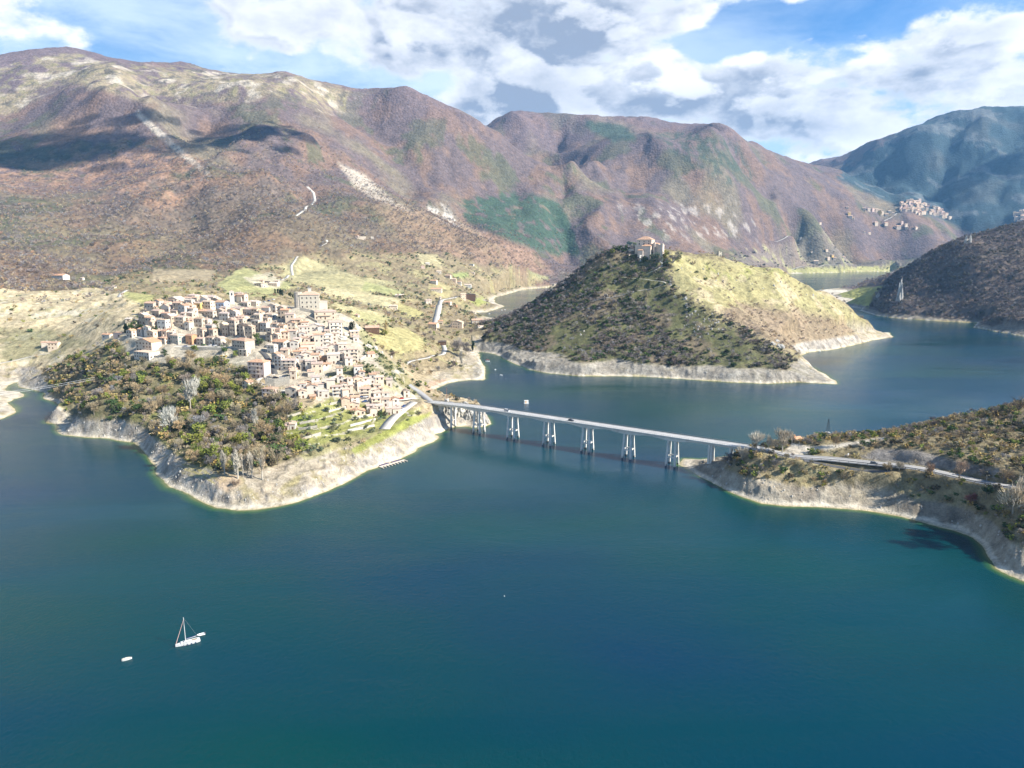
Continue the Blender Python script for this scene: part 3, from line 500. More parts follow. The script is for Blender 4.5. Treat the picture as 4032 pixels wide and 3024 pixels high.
lay((.25, .27, .07), region([(1380,1770),(1600,1650),(1700,1620),(1690,1640),(1560,1710),(1400,1790)], 300, 800, 4, 3) * .9)
lay((.29, .25, .10), region([(1120,1900),(1200,1860),(1180,1900),(1100,1935)], 300, 600, 6, 6) * .7)
lay((.38, .25, .17), region([(1690,1500),(1800,1490),(1740,1515),(1690,1550),(1680,1530)], 500, 900, 5, 5) * .7)
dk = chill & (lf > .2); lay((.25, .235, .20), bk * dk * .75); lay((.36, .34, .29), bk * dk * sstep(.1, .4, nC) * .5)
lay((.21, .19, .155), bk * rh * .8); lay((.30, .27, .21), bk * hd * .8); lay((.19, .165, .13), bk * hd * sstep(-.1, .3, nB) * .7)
FOR = np.where(bk > .35, .0, FOR)
bt = sstep(-1, .2, SD) * (1 - sstep(1.0, 1.9, HH + nC * .5)); lay((.53, .48, .385), bt * (RR < 2400)); lay((.6, .56, .46), bt * (RR >= 2400) * (1 - sstep(1.2, 2.5, HH)))
wet = (1 - sstep(-.1, .5, HH)); lay((.42, .35, .15), wet * .7); lay((.16, .17, .05), (1 - sstep(-2.5, -.4, HH)))
FOR = np.clip(FOR, 0, 1); FOR = np.where(HH < 2.2, 0, FOR)

# ------------------------------------------------------------------ ground material
def ground_material():
    m = bpy.data.materials.new('ground'); m.use_nodes = True; t = NT(m.node_tree); b = t.n['Principled BSDF']
    at = t.new('ShaderNodeAttribute', attribute_name='cover'); dt = t.new('ShaderNodeAttribute', attribute_name='grainscale')
    p = t.new('ShaderNodeNewGeometry').outputs['Position']
    nf = t.noise(p, .16, 6, .7); nm = t.noise(p, .035, 6, .68); nn = t.noise(p, .9, 4, .7)
    near = dt.outputs['Fac']
    v = t.new('ShaderNodeTexVoronoi'); v.inputs['Scale'].default_value = .085; t.l.new(p, v.inputs['Vector'])
    k = t.math('ADD', t.math('ADD', 1.0, t.math('MULTIPLY', t.math('SUBTRACT', t.rng(nf, .3, .72, .55, 1.5), 1.0), t.math('ADD', .35, t.math('MULTIPLY', near, .65)))), t.math('MULTIPLY', t.math('SUBTRACT', nm, .5), .9))
    k = t.math('ADD', k, t.math('MULTIPLY', t.math('SUBTRACT', nn, .5), t.math('MULTIPLY', near, 1.1)))
    colr = t.vec('SCALE', at.outputs['Color'], scale=k)
    hue = t.noise(p, .05, 5, .7)
    colr = t.mix(t.rng(hue, .35, .7, 0, .35), colr, t.vec('MULTIPLY', colr, (1.12, .98, .84)))
    far_ = t.math('SUBTRACT', 1.0, near)
    tone = t.new('ShaderNodeSeparateColor'); t.l.new(v.outputs['Color'], tone.inputs[0])
    colr = t.mix(t.math('MULTIPLY', far_, .8), colr, t.vec('SCALE', colr, scale=t.rng(tone.outputs[0], 0, 1, .78, 1.22)))
    t.l.new(colr, b.inputs['Base Color']); b.inputs['Roughness'].default_value = .95; b.inputs['Specular IOR Level'].default_value = .15
    hcan = t.math('MULTIPLY', t.math('SUBTRACT', 1.0, v.outputs['Distance']), 1.0)
    hh = t.math('ADD', t.math('MULTIPLY', hcan, t.math('MULTIPLY', far_, .5)), t.math('MULTIPLY', nn, t.math('MULTIPLY', near, .12)))
    hh = t.math('ADD', hh, t.math('MULTIPLY', nf, .35))
    bp = t.new('ShaderNodeBump'); bp.inputs['Strength'].default_value = .8; bp.inputs['Distance'].default_value = 7.0
    t.l.new(hh, bp.inputs['Height']); t.l.new(bp.outputs[0], b.inputs['Normal']); return m
GROUND = ground_material()
regs = {}
code = np.zeros(GX.shape, np.int8)                       # 0 mountains 1 village hill 2 castle hill 3 right hill 4 headland
code[(RR < 1150) & (GX < -20)] = 1; code[(RR < 1450) & (GX > -85) & (GY > 700)] = 2
code[(GX > 640) & (RR < 2200) & (RR > 1100)] = 3; code[hd | ((RR < 720) & (GX > 20))] = 4
na, nr = GX.shape; idx = np.arange(na * nr).reshape(na, nr)
Q = np.stack([idx[:-1, :-1], idx[1:, :-1], idx[1:, 1:], idx[:-1, 1:]], -1).reshape(-1, 4)
fc = code[:-1, :-1].ravel(); keep = (np.maximum.reduce([HH[:-1, :-1], HH[1:, :-1], HH[1:, 1:], HH[:-1, 1:]]) > -2.5).ravel()
NAMES = {0: 'mountains', 1: 'village_hill', 2: 'castle_hill', 3: 'wooded_hill', 4: 'headland'}
Vall = np.stack([GX, GY, HH], -1).reshape(-1, 3); Call = C.reshape(-1, 3); RRf = RR.ravel()
for kx, nm in NAMES.items():
    f = Q[keep & (fc == kx)][:, ::-1]; u, inv = np.unique(f.ravel(), return_inverse=True); me = npmesh(nm, Vall[u], inv.reshape(-1, 4))
    a = me.attributes.new('cover', 'FLOAT_COLOR', 'POINT'); a.data.foreach_set('color', np.c_[Call[u], np.ones(len(u))].astype(np.float32).ravel())
    g = me.attributes.new('grainscale', 'FLOAT', 'POINT'); g.data.foreach_set('value', (1 - sstep(1150, 1800, RRf[u])).astype(np.float32))
    tag(add(nm, me, mats=GROUND), kind='structure')

# ------------------------------------------------------------------ water
def water_material():
    m = bpy.data.materials.new('lake_water'); m.use_nodes = True; t = NT(m.node_tree); b = t.n['Principled BSDF']
    at = t.new('ShaderNodeAttribute', attribute_name='shallow').outputs['Fac']
    p = t.new('ShaderNodeNewGeometry').outputs['Position']
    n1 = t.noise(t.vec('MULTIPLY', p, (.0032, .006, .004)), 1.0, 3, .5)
    deep_sky_tint = t.mix(t.rng(n1, .35, .65), (.0, .042, .036), (.0, .028, .060))  # bluer patches imitate reflected blue sky in the water colour
    c = t.mix(t.rng(at, .12, .75, smooth=True), deep_sky_tint, (.025, .085, .035)); c = t.mix(t.math('MULTIPLY', t.rng(at, .62, 1.0, smooth=True), t.rng(t.noise(p, .08, 3, .6), .35, .65, .25, .9)), c, (.20, .19, .07))
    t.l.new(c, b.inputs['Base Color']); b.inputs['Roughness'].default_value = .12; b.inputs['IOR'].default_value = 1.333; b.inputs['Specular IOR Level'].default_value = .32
    pw = t.vec('MULTIPLY', p, (1.0, .8, 1)); r1 = t.noise(pw, .6, 6, .72, .4); r2 = t.noise(pw, .07, 3, .5)
    gust = t.rng(t.noise(t.vec('MULTIPLY', p, (.0035, .012, .01)), 1.0, 5, .62, .5), .36, .66, .3, 1.15); t.l.new(t.rng(gust, .12, 1.25, .08, .16), b.inputs['Roughness'])
    h = t.math('ADD', t.math('MULTIPLY', r1, gust), t.math('MULTIPLY', r2, .35))
    bp = t.new('ShaderNodeBump'); bp.inputs['Strength'].default_value = .55; bp.inputs['Distance'].default_value = .55
    t.l.new(h, bp.inputs['Height']); t.l.new(bp.outputs[0], b.inputs['Normal']); return m
wr = np.concatenate([[2, 60, 120, 180], np.linspace(215, 800, 240), np.linspace(805, 1800, 90), np.geomspace(1850, 9000, 40)]); wa = np.concatenate([np.linspace(R(-90), R(-42), 30), np.linspace(R(-41), R(41), 560), np.linspace(R(42), R(90), 30)])
A2, R2 = np.meshgrid(wa, wr, indexing='ij'); X2 = np.sin(A2) * R2; Y2 = np.cos(A2) * R2
s2 = -field_lookup(SDn)(X2, Y2); s2 = np.where(R2 < 215, 60, s2); shal = np.clip(1 - s2 / (7 + 4 * fbm(X2, Y2, 60, 3, 51.0)), 0, 1) * (np.abs(A2) < R(62))
i2 = np.arange(X2.size).reshape(X2.shape); Q2 = np.stack([i2[:-1, :-1], i2[:-1, 1:], i2[1:, 1:], i2[1:, :-1]], -1).reshape(-1, 4)
me = npmesh('lake', np.stack([X2, Y2, np.zeros(X2.shape)], -1).reshape(-1, 3), Q2)
me.attributes.new('shallow', 'FLOAT', 'POINT').data.foreach_set('value', shal.astype(np.float32).ravel())
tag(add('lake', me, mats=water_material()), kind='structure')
# ------------------------------------------------------------------ plain materials
MATS = {}
def mat(name, col, rough=.85, var=.0, scale=1.0, bump=0.0, rnd=0.0, spec=.3, metal=0.0, obj=True):
    if name in MATS: return MATS[name]
    m = bpy.data.materials.new(name); m.use_nodes = True; t = NT(m.node_tree); b = t.n['Principled BSDF']
    b.inputs['Roughness'].default_value = rough; b.inputs['Specular IOR Level'].default_value = spec; b.inputs['Metallic'].default_value = metal
    p = t.new('ShaderNodeNewGeometry').outputs['Position']; c = (*col, 1)
    if var or rnd:
        k = 1.0
        if var: k = t.rng(t.noise(p, scale, 5, .65), .25, .75, 1 - var, 1 + var)
        if rnd:
            oi = t.new('ShaderNodeObjectInfo').outputs['Random']; k = t.math('MULTIPLY', k, t.rng(oi, 0, 1, 1 - rnd, 1 + rnd))
            cc = t.mix(t.math('FRACT', t.math('MULTIPLY', oi, 7.31)), tuple(x * y for x, y in zip(col, (1.1, 1.0, .9))), tuple(x * y for x, y in zip(col, (.9, 1.0, 1.12))))
        else: cc = c
        cs = t.n.new('ShaderNodeVectorMath'); cs.operation = 'SCALE'; t.put(cs.inputs[0], cc if rnd else col); t.put(cs.inputs['Scale'], k); t.l.new(cs.outputs[0], b.inputs['Base Color'])
    else: b.inputs['Base Color'].default_value = c
    if bump:
        bp = t.new('ShaderNodeBump'); bp.inputs['Strength'].default_value = bump; bp.inputs['Distance'].default_value = .3
        t.l.new(t.noise(p, scale * 2, 4, .6), bp.inputs['Height']); t.l.new(bp.outputs[0], b.inputs['Normal'])
    MATS[name] = m; return m
def tile_mat(name, col):
    m = mat(name, col, .9, .28, .8, 0, .12); t = NT(m.node_tree); b = t.n['Principled BSDF']
    tc_ = t.new('ShaderNodeTexCoord').outputs['Object']; wv = t.new('ShaderNodeTexWave'); wv.inputs['Scale'].default_value = 1.6; wv.inputs['Distortion'].default_value = .6
    t.l.new(tc_, wv.inputs['Vector']); bp = t.new('ShaderNodeBump'); bp.inputs['Strength'].default_value = .6; bp.inputs['Distance'].default_value = .12
    t.l.new(wv.outputs['Fac'], bp.inputs['Height']); t.l.new(bp.outputs[0], b.inputs['Normal']); return m
WALL = {'g': mat('grey_stone', (.47, .41, .33), .95, .35, .7, .6, .12), 'w': mat('white_plaster', (.62, .55, .45), .9, .12, .4, .1, .07), 'c': mat('cream_stone', (.55, .47, .37), .95, .25, .6, .5, .1),
        'y': mat('yellow_plaster', (.62, .45, .17), .9, .12, .4), 'b': mat('pale_blue_plaster', (.42, .50, .60), .9, .12, .4), 'p': mat('pale_pink_plaster', (.62, .47, .40), .9, .1, .4), 'o': mat('orange_plaster', (.55, .30, .16), .9, .15, .4),
        'n': mat('brown_timber', (.12, .07, .045), .8, .2, .6)}
CW_ = {'g': 'grey stone', 'w': 'white plastered', 'c': 'cream', 'y': 'yellow', 'b': 'pale blue', 'p': 'pale pink', 'o': 'orange', 'n': 'brown timber'}
ROOF = [tile_mat('pale_clay_tiles', (.58, .42, .32)), tile_mat('weathered_clay_tiles', (.42, .30, .21)), tile_mat('orange_clay_tiles', (.55, .34, .22)), tile_mat('dark_roofing', (.10, .085, .075)), tile_mat('light_clay_tiles', (.64, .52, .41))]
GLASS = mat('window_glass', (.03, .035, .045), .15, spec=.6); WOOD = mat('shutter_wood', (.13, .07, .04), .7, .1, 1); TEAL = mat('teal_shutter', (.05, .22, .2), .7)
METAL = mat('galvanised_metal', (.36, .37, .38), .5, metal=.5); DARKM = mat('dark_metal', (.05, .05, .055), .5); WHITE = mat('white_paint', (.66, .66, .64), .35); RED = mat('red_paint', (.5, .05, .04), .5)
CONC = mat('concrete', (.62, .60, .55), .9, .22, .25, .2); ASPH = mat('asphalt', (.09, .09, .09), .9, .2, .3); ROADM = mat('worn_asphalt', (.30, .295, .285), .9, .12, .3); PALEM = mat('pale_gravel', (.50, .47, .41), .95, .15, .3); LINEM = mat('road_line_white', (.75, .75, .72), .7)
STONEW = mat('dry_stone', (.44, .40, .33), .95, .4, 1.2, .8); RUBBER = mat('rubber', (.02, .02, .02), .8)

# ------------------------------------------------------------------ roads as draped ribbons with kerb lines
for (nm, X, Y, Z, wd, mt) in RD:
    n = len(X); tx = np.gradient(X); ty = np.gradient(Y); L = np.hypot(tx, ty) + 1e-9; nx, ny = -ty / L, tx / L
    V = []; 
    for o, dz in ((-.5, -.6), (-.5, .1), (.5, .1), (.5, -.6)): V.append(np.c_[X + nx * wd * o, Y + ny * wd * o, Z + dz])
    V = np.concatenate(V); F = [(c * n + i, c * n + i + 1, (c + 1) * n + i + 1, (c + 1) * n + i) for c in range(3) for i in range(n - 1)]
    me = npmesh(nm, V, np.array(F), False); o = tag(add(nm, me, mats={'road': ROADM, 'asphalt': ASPH, 'pale': PALEM}[mt]), kind='structure')
    if mt == 'road' and wd > 8:
        q = MB()
        for off in (-.44, .44, 0):
            for i in range(n - 1):
                if off == 0 and i % 2: continue
                a = [(X[j] + nx[j] * (wd * off + s), Y[j] + ny[j] * (wd * off + s), Z[j] + .106) for j, s in ((i, -.09), (i + 1, -.09), (i + 1, .09), (i, .09))]; q.poly(a)
        add('road_marking', q.mesh('road_marking', [LINEM]), o)

# ------------------------------------------------------------------ houses
_wm = {}
def wmesh(w, h, m, kind):
    k = (round(w, 1), round(h, 1), m.name, kind)
    if k not in _wm:
        b = MB(); b.box(-w / 2, w / 2, -.05, .06, 0, h, 0)
        if kind == 'window':
            b.box(-w / 2 - .1, w / 2 + .1, -.07, .12, -.14, 0, 1); b.box(-w / 2 - .1, -w / 2, -.05, .10, 0, h, 2); b.box(w / 2, w / 2 + .1, -.05, .10, 0, h, 2); b.box(-w / 2 - .1, w / 2 + .1, -.05, .10, h, h + .1, 1)
        _wm[k] = b.mesh(kind, [m, WALL['c'], WOOD])
    return _wm[k]
_mesh = {}
def wall_mesh(w, d, h, pit, mt, gable):
    k = ('w', round(w, 1), round(d, 1), round(h, 1), pit, mt.name, gable)
    if k not in _mesh:
        b = MB(); b.box(-w / 2, w / 2, -d / 2, d / 2, -5, h)
        if gable == 'x':
            r = d / 2 * pit
            for s in (-1, 1): b.poly([(s * w / 2, -d / 2, h), (s * w / 2, d / 2, h), (s * w / 2, 0, h + r)][::s])
        if gable == 'y':
            r = w / 2 * pit
            for s in (-1, 1): b.poly([(-w / 2, s * d / 2, h), (w / 2, s * d / 2, h), (0, s * d / 2, h + r)][::-s])
        _mesh[k] = b.mesh('wall', [mt])
    return _mesh[k]
def roof_mesh(w, d, h, pit, mt, gable):
    k = ('r', round(w, 1), round(d, 1), round(h, 1), pit, mt.name, gable)
    if k in _mesh: return _mesh[k]
    b = MB(); e = .45; t = .22
    if gable == 'flat': b.box(-w / 2 - .1, w / 2 + .1, -d / 2 - .1, d / 2 + .1, h, h + .4)
    elif gable in 'xy':
        if gable == 'y': w, d = d, w
        r = d / 2 * pit; ez = e * pit
        def q(s):
            a = [(-w / 2 - e, s * (d / 2 + e), h - ez + .03), (w / 2 + e, s * (d / 2 + e), h - ez + .03), (w / 2 + e, 0, h + r + .03), (-w / 2 - e, 0, h + r + .03)]
            u = [(x, y, z + t) for x, y, z in a]
            return a, u
        for s in (-1, 1):
            a, u = q(s); P = a + u; P = [(-y, x, z) for x, y, z in P] if gable == 'y' else P; v0 = len(b.v); b.v += P
            for f in ((0, 1, 2, 3), (4, 5, 6, 7), (0, 1, 5, 4), (0, 3, 7, 4), (1, 2, 6, 5)): b.f.append(tuple(v0 + i for i in f)); b.m.append(0)
    elif gable == 'hip':
        r = min(w, d) / 2 * pit; l = max(0, (w - d) / 2); l2 = max(0, (d - w) / 2); W, D = w / 2 + e, d / 2 + e; z0 = h - .1
        p = [(-W, -D, z0), (W, -D, z0), (W, D, z0), (-W, D, z0), (-W, -D, z0 + t), (W, -D, z0 + t), (W, D, z0 + t), (-W, D, z0 + t)]
        v0 = len(b.v); b.v += p + ([(-l, 0, h + r), (l, 0, h + r)] if w >= d else [(0, -l2, h + r), (0, l2, h + r)])
        for f in ((0, 3, 2, 1), (0, 1, 5, 4), (1, 2, 6, 5), (2, 3, 7, 6), (3, 0, 4, 7)) + (((4, 5, 9, 8), (6, 7, 8, 9), (5, 6, 9), (7, 4, 8)) if w >= d else ((4, 5, 8), (5, 6, 9, 8), (6, 7, 9), (7, 4, 8, 9))): b.f.append(tuple(v0 + i for i in f)); b.m.append(0)
    elif gable == 'shed':
        a = [(-w / 2 - e, -d / 2 - e, h + .03), (w / 2 + e, -d / 2 - e, h + .03), (w / 2 + e, d / 2 + e, h + d * pit * .6), (-w / 2 - e, d / 2 + e, h + d * pit * .6)]
        v0 = len(b.v); b.v += a + [(x, y, z + t) for x, y, z in a]
        for f in ((0, 3, 2, 1), (4, 5, 6, 7), (0, 1, 5, 4), (1, 2, 6, 5), (2, 3, 7, 6), (3, 0, 4, 7)): b.f.append(tuple(v0 + i for i in f)); b.m.append(0)
    _mesh[k] = b.mesh('roof', [mt]); return _mesh[k]
chim = MB(); chim.box(-.35, .35, -.3, .3, -1.6, 1.0); chim.box(-.45, .45, -.4, .4, 1.0, 1.12); CHIM = chim.mesh('chimney', [WALL['c']])
def house(loc, w, d, h, rz, wc='g', rc=0, gable='x', pit=.36, label=None, group=None, cat='house', name='house', storeys=None, win=True, chimney=True, balcony=False, shut=None, rng=random, wins=99):
    o = thing(name, label, cat, loc, rz, group); w = round(w * 2) / 2; d = round(d * 2) / 2; h = round(h * 2) / 2
    add('wall', wall_mesh(w, d, h, pit, WALL[wc], gable), o); rf = add('roof', roof_mesh(w, d, h, pit, ROOF[rc], gable), o)
    if chimney and gable != 'flat': add('chimney', CHIM, rf, loc=(w * rng.uniform(-.3, .3), d * rng.uniform(-.2, .2), h + min(w, d) * .5 * pit * .8 + .6))
    if win:
        st = storeys or max(1, int(h / 2.9)); ww, wh = 1.1, 1.45; gm = shut or (GLASS if rng.random() < .65 else WOOD); cnt = 0
        for side, L, off, ang in (('f', w, -d / 2, 0), ('r', d, w / 2, 1), ('l', d, -w / 2, 2)):
            n = max(1, int(L / 3.4))
            for s in range(st):
                for i in range(n):
                    if (side == 'l' and rng.random() < .6) or rng.random() < .12 or cnt >= wins: continue
                    x = (i + .5) * L / n - L / 2 + rng.uniform(-.2, .2); z = s * (h / st) + 1.0; door = s == 0 and side == 'f' and i == n // 2
                    m = wmesh(1.3, 2.1, WOOD, 'door') if door else wmesh(ww, wh, gm, 'window'); z = .05 if door else z; cnt += 1
                    if side == 'f': q = dict(loc=(x, off, z), rot=math.pi)
                    elif side == 'r': q = dict(loc=(off, x, z), rot=-math.pi / 2)
                    else: q = dict(loc=(off, -x, z), rot=math.pi / 2)
                    add('door' if door else 'window', m, o, **q)
        if balcony:
            k = ('balc', w)
            if k not in _mesh:
                b = MB(); b.box(-w * .3, w * .3, -1.2, 0, 0, .15); [b.box(x - .04, x + .04, -1.2, -1.12, .15, 1.1) for x in np.linspace(-w * .3, w * .3, 9)]; b.box(-w * .3, w * .3, -1.22, -1.12, 1.1, 1.2); _mesh[k] = b.mesh('balcony', [WALL['c']])
            for s in range(1, st): add('balcony', _mesh[k], o, loc=(0, -d / 2, s * h / st))
    return o

# village: (u, v, width, wall height) read in two enlarged views of the photograph, wall colour, roof, form, flags
V1 = [(455,385,150,110,'g',0,'x'),(375,402,100,50,'g',3,'x'),(640,300,190,55,'c',0,'x'),(770,232,190,75,'w',4,'x'),(990,200,140,60,'c',0,'x'),(930,262,150,45,'w',0,'x'),(810,300,210,45,'g',4,'x'),(490,378,130,60,'g',2,'shed'),(660,398,150,55,'w',0,'x'),(800,385,130,85,'g',0,'x'),(905,402,80,90,'g',1,'x'),(972,420,80,85,'c',0,'x'),(1055,395,90,95,'y',0,'x'),(1175,400,140,115,'w',4,'x'),(1200,262,140,40,'c',0,'x'),(1100,228,110,45,'w',4,'x'),(1340,395,150,105,'b',1,'x'),(1280,305,90,55,'g',0,'x'),
 (1130,445,170,45,'c',2,'x'),(1275,455,120,50,'w',0,'x'),(540,460,130,65,'g',0,'x'),(650,478,120,55,'g',2,'x'),(765,440,130,45,'c',0,'x'),(370,555,120,105,'g',4,'x'),(440,530,80,60,'w',0,'x'),(475,600,80,65,'w',0,'x'),(430,692,110,90,'w',4,'x'),(610,615,130,105,'w',4,'flat'),(705,565,150,100,'g',0,'x'),(835,592,140,115,'g',0,'x'),(880,505,80,80,'w',0,'x'),(960,592,120,85,'g',0,'x'),(1065,592,110,95,'g',1,'x'),(1155,565,110,60,'c',0,'x'),(1195,645,90,65,'c',4,'x'),(645,692,150,45,'n',0,'shed'),(620,802,150,70,'c',2,'hip'),(790,795,170,95,'g',4,'hip'),(960,812,120,110,'o',2,'x'),(1090,818,120,80,'g',0,'x'),(1210,805,110,75,'g',1,'x'),(1320,822,130,85,'c',0,'x'),
 (1385,512,150,80,'w',0,'x'),(1400,700,100,110,'g',1,'flat'),(1500,705,110,185,'g',0,'hip'),(1600,700,120,120,'g',3,'x'),(1690,735,120,140,'g',0,'x'),(1780,645,120,125,'c',4,'flat'),(1880,650,110,105,'g',0,'x'),(1560,430,170,65,'g',0,'x'),(1690,440,140,65,'c',0,'x'),(1810,478,110,65,'c',1,'x'),(1900,420,120,65,'w',0,'x'),(1985,408,120,80,'w',4,'x'),(2090,445,100,95,'c',0,'x'),(1640,335,120,45,'c',0,'x'),(1750,330,120,50,'w',4,'x'),(1960,485,140,45,'c',4,'x'),(1600,530,150,60,'w',0,'x'),(1470,560,110,60,'g',0,'x'),(1955,745,90,125,'g',0,'flat'),(2060,735,80,105,'w',2,'x'),(1610,900,260,130,'g',2,'hip'),(1620,950,130,70,'w',4,'flat'),(420,900,300,115,'c',2,'x'),(400,985,330,75,'w',4,'flat'),(1800,1222,250,185,'p',2,'hip'),(1665,1362,120,80,'c',2,'x'),(1942,1505,190,140,'p',2,'hip'),(1180,300,110,30,'g',1,'x'),(860,212,120,40,'g',1,'x'),(580,560,100,50,'g',0,'x')]
V2 = [(500,400,200,95,'g',2,'x'),(655,412,110,105,'w',4,'x'),(795,402,190,65,'w',0,'x'),(640,272,120,100,'c',0,'x'),(540,262,100,75,'w',2,'x'),(760,205,120,90,'w',0,'x'),(900,195,230,75,'w',4,'x'),(1150,235,170,165,'w',0,'x'),(960,360,130,140,'w',2,'x'),(1050,352,130,130,'w',4,'x'),(1150,330,90,125,'c',0,'x'),(690,100,120,70,'c',0,'x'),(780,112,100,50,'w',2,'x'),(520,165,120,60,'c',1,'x'),(430,150,90,70,'g',1,'x'),(360,305,90,85,'g',3,'flat'),(980,445,160,60,'c',0,'x'),(1130,425,180,60,'w',0,'x'),(1255,410,120,60,'c',0,'x'),(545,455,140,45,'g',0,'shed'),(480,655,110,165,'w',0,'x'),(600,652,190,115,'w',0,'x'),(695,485,110,60,'c',2,'x'),(800,505,130,60,'w',0,'x'),(910,525,110,60,'w',2,'x'),(1010,560,100,60,'o',2,'x'),(1130,575,170,110,'w',4,'x'),(1235,535,90,95,'w',4,'flat'),(1300,482,100,80,'c',0,'x'),(1395,565,110,165,'w',0,'x'),(1320,595,100,90,'w',0,'x'),(860,655,150,110,'w',0,'x'),(765,645,100,90,'c',1,'x'),(930,685,150,110,'c',0,'x'),(640,702,90,55,'c',0,'x'),(860,735,90,60,'w',0,'shed'),(1390,245,120,70,'c',4,'x'),(1410,292,80,50,'w',0,'x'),(1610,190,190,60,'n',2,'x'),(630,985,160,100,'c',0,'y'),(745,1005,120,85,'w',0,'x'),(870,945,140,95,'w',2,'y'),(965,872,110,45,'w',0,'x'),(1010,992,150,70,'w',4,'flat'),(1180,985,130,120,'w',0,'x'),(1280,1005,90,110,'w',0,'x'),(1350,885,120,115,'w',4,'flat'),(1440,865,120,110,'w',0,'x'),(1530,835,110,75,'w',0,'x'),(1305,805,100,40,'w',0,'x'),(1530,1002,160,115,'w',0,'x'),(1700,965,120,80,'w',0,'x'),(1785,1025,100,80,'w',4,'flat'),(1665,1132,130,120,'w',0,'x'),(1840,1085,100,50,'w',2,'x'),(1390,1135,150,60,'w',0,'x'),(1430,1215,190,45,'w',2,'x'),(1920,1195,110,60,'c',0,'shed'),(560,1402,70,50,'w',0,'shed'),(635,1392,80,65,'w',0,'x'),(750,440,110,50,'p',2,'flat'),(1600,492,100,40,'w',2,'shed'),(875,1012,80,30,'o',2,'x'),(600,350,80,50,'w',0,'x'),(820,300,120,70,'w',0,'x'),(450,250,90,60,'g',0,'x'),(1050,250,60,80,'g',0,'x'),(560,560,80,50,'g',1,'x'),(1180,500,80,40,'w',0,'x'),(1070,640,90,60,'w',0,'x')]
LM = {'the bell tower': (912,1190), 'the square stone castle': (1215,1210), 'the yellow house': (784,1225), 'the pale blue house': (872,1225), 'the car park terrace': (820,1366), 'the dark lane': (1050,1410), 'the large pink house': (1020,1486), 'the bridge end': (1690,1585), 'the lakeside restaurant': (1520,1670), 'the hillside cypresses': (1150,1155), 'the wooded slope': (800,1480), 'the terraced gardens': (1230,1680), 'the orange house': (754,1357)}
used_labels = {}
ORD = ['nearest', 'second nearest', 'third nearest', 'fourth nearest', 'fifth nearest', 'sixth nearest', 'seventh nearest', 'eighth nearest']
def dirw(px, py, q):
    dx, dy = px - q[0], py - q[1]
    if abs(dx) > abs(dy) * 1.2: return 'left of' if dx < 0 else 'right of'
    return 'above' if dy < 0 else 'below'
rnd = random.Random(11); H_ITEMS = []
for V, ox, oy in ((V1, 450, 1100), (V2, 950, 1250)):
    for (u, v, wpx, hpx, wc, rc, gb) in V:
        px, py = ox + u / 3.16, oy + v / 3.16; H_ITEMS.append([px, py, wpx / 3.16, hpx / 3.16, wc, rc, gb])
fill = np.array([(500,1330),(560,1240),(640,1180),(760,1165),(930,1175),(1120,1250),(1240,1290),(1330,1330),(1350,1410),(1280,1470),(1150,1500),(1090,1440),(1040,1340),(900,1330),(700,1335),(560,1350)], float)
fill2 = np.array([(1150,1550),(1250,1500),(1350,1470),(1440,1470),(1540,1520),(1640,1580),(1560,1640),(1480,1650),(1380,1620),(1250,1560)], float); n0 = 0
while n0 < 92:
    px, py = rnd.uniform(480, 1600), rnd.uniform(1160, 1640); a_ = np.array([px]); c_ = np.array([py]); core = inpoly(fill, a_, c_)[0]
    if not core and not (inpoly(fill2, a_, c_)[0] and n0 % 4 == 0): n0 += 0 if rnd.random() < .95 else 0; 
    if not (core or (inpoly(fill2, a_, c_)[0] and rnd.random() < .9)): continue
    if rnd.random() < .02: n0 += 1
    if any(abs(t[0] - px) < 15 and -9 < (t[1] - py) < 9 for t in H_ITEMS): continue
    left = px < 1130; H_ITEMS.append([px, py, rnd.uniform(24, 38), rnd.uniform(22, 36), rnd.choice('gggccw' if left else 'wwwwc'), rnd.choice([0, 0, 4, 1, 2]), 'x']); n0 += 1
H_ITEMS.sort(key=lambda t: t[1]); keyed = {}
for it in H_ITEMS:
    px, py, wp, hp, wc, rc, gb = it; ds = sorted(LM, key=lambda k: (LM[k][0] - px) ** 2 + 2.2 * (LM[k][1] - py) ** 2); l1 = ds[0] if (LM[ds[0]][0] - px) ** 2 + (LM[ds[0]][1] - py) ** 2 > 60 else ds[1]
    st = max(1, round(hp / 14.5)); sw = {1: 'low', 2: 'two-storey', 3: 'three-storey', 4: 'four-storey'}.get(st, 'tall')
    rw = {0: 'pale', 1: 'brown', 2: 'orange', 3: 'dark', 4: 'light'}[rc]; rw = 'flat' if gb == 'flat' else rw
    base = f"{sw} {CW_[wc]} {rw}-roofed house"; it += [base, dirw(px, py, LM[l1]) + ' ' + l1, (LM[l1][0] - px) ** 2 + (LM[l1][1] - py) ** 2, st]; keyed.setdefault((base, it[8]), []).append(it)
for k, l in keyed.items():
    l.sort(key=lambda t: t[9])
    for i, it in enumerate(l): it.append(f"{k[0]} {k[1]}" + ('' if len(l) == 1 else (f", {ORD[i]}" if i < len(ORD) else '')))
NH = []
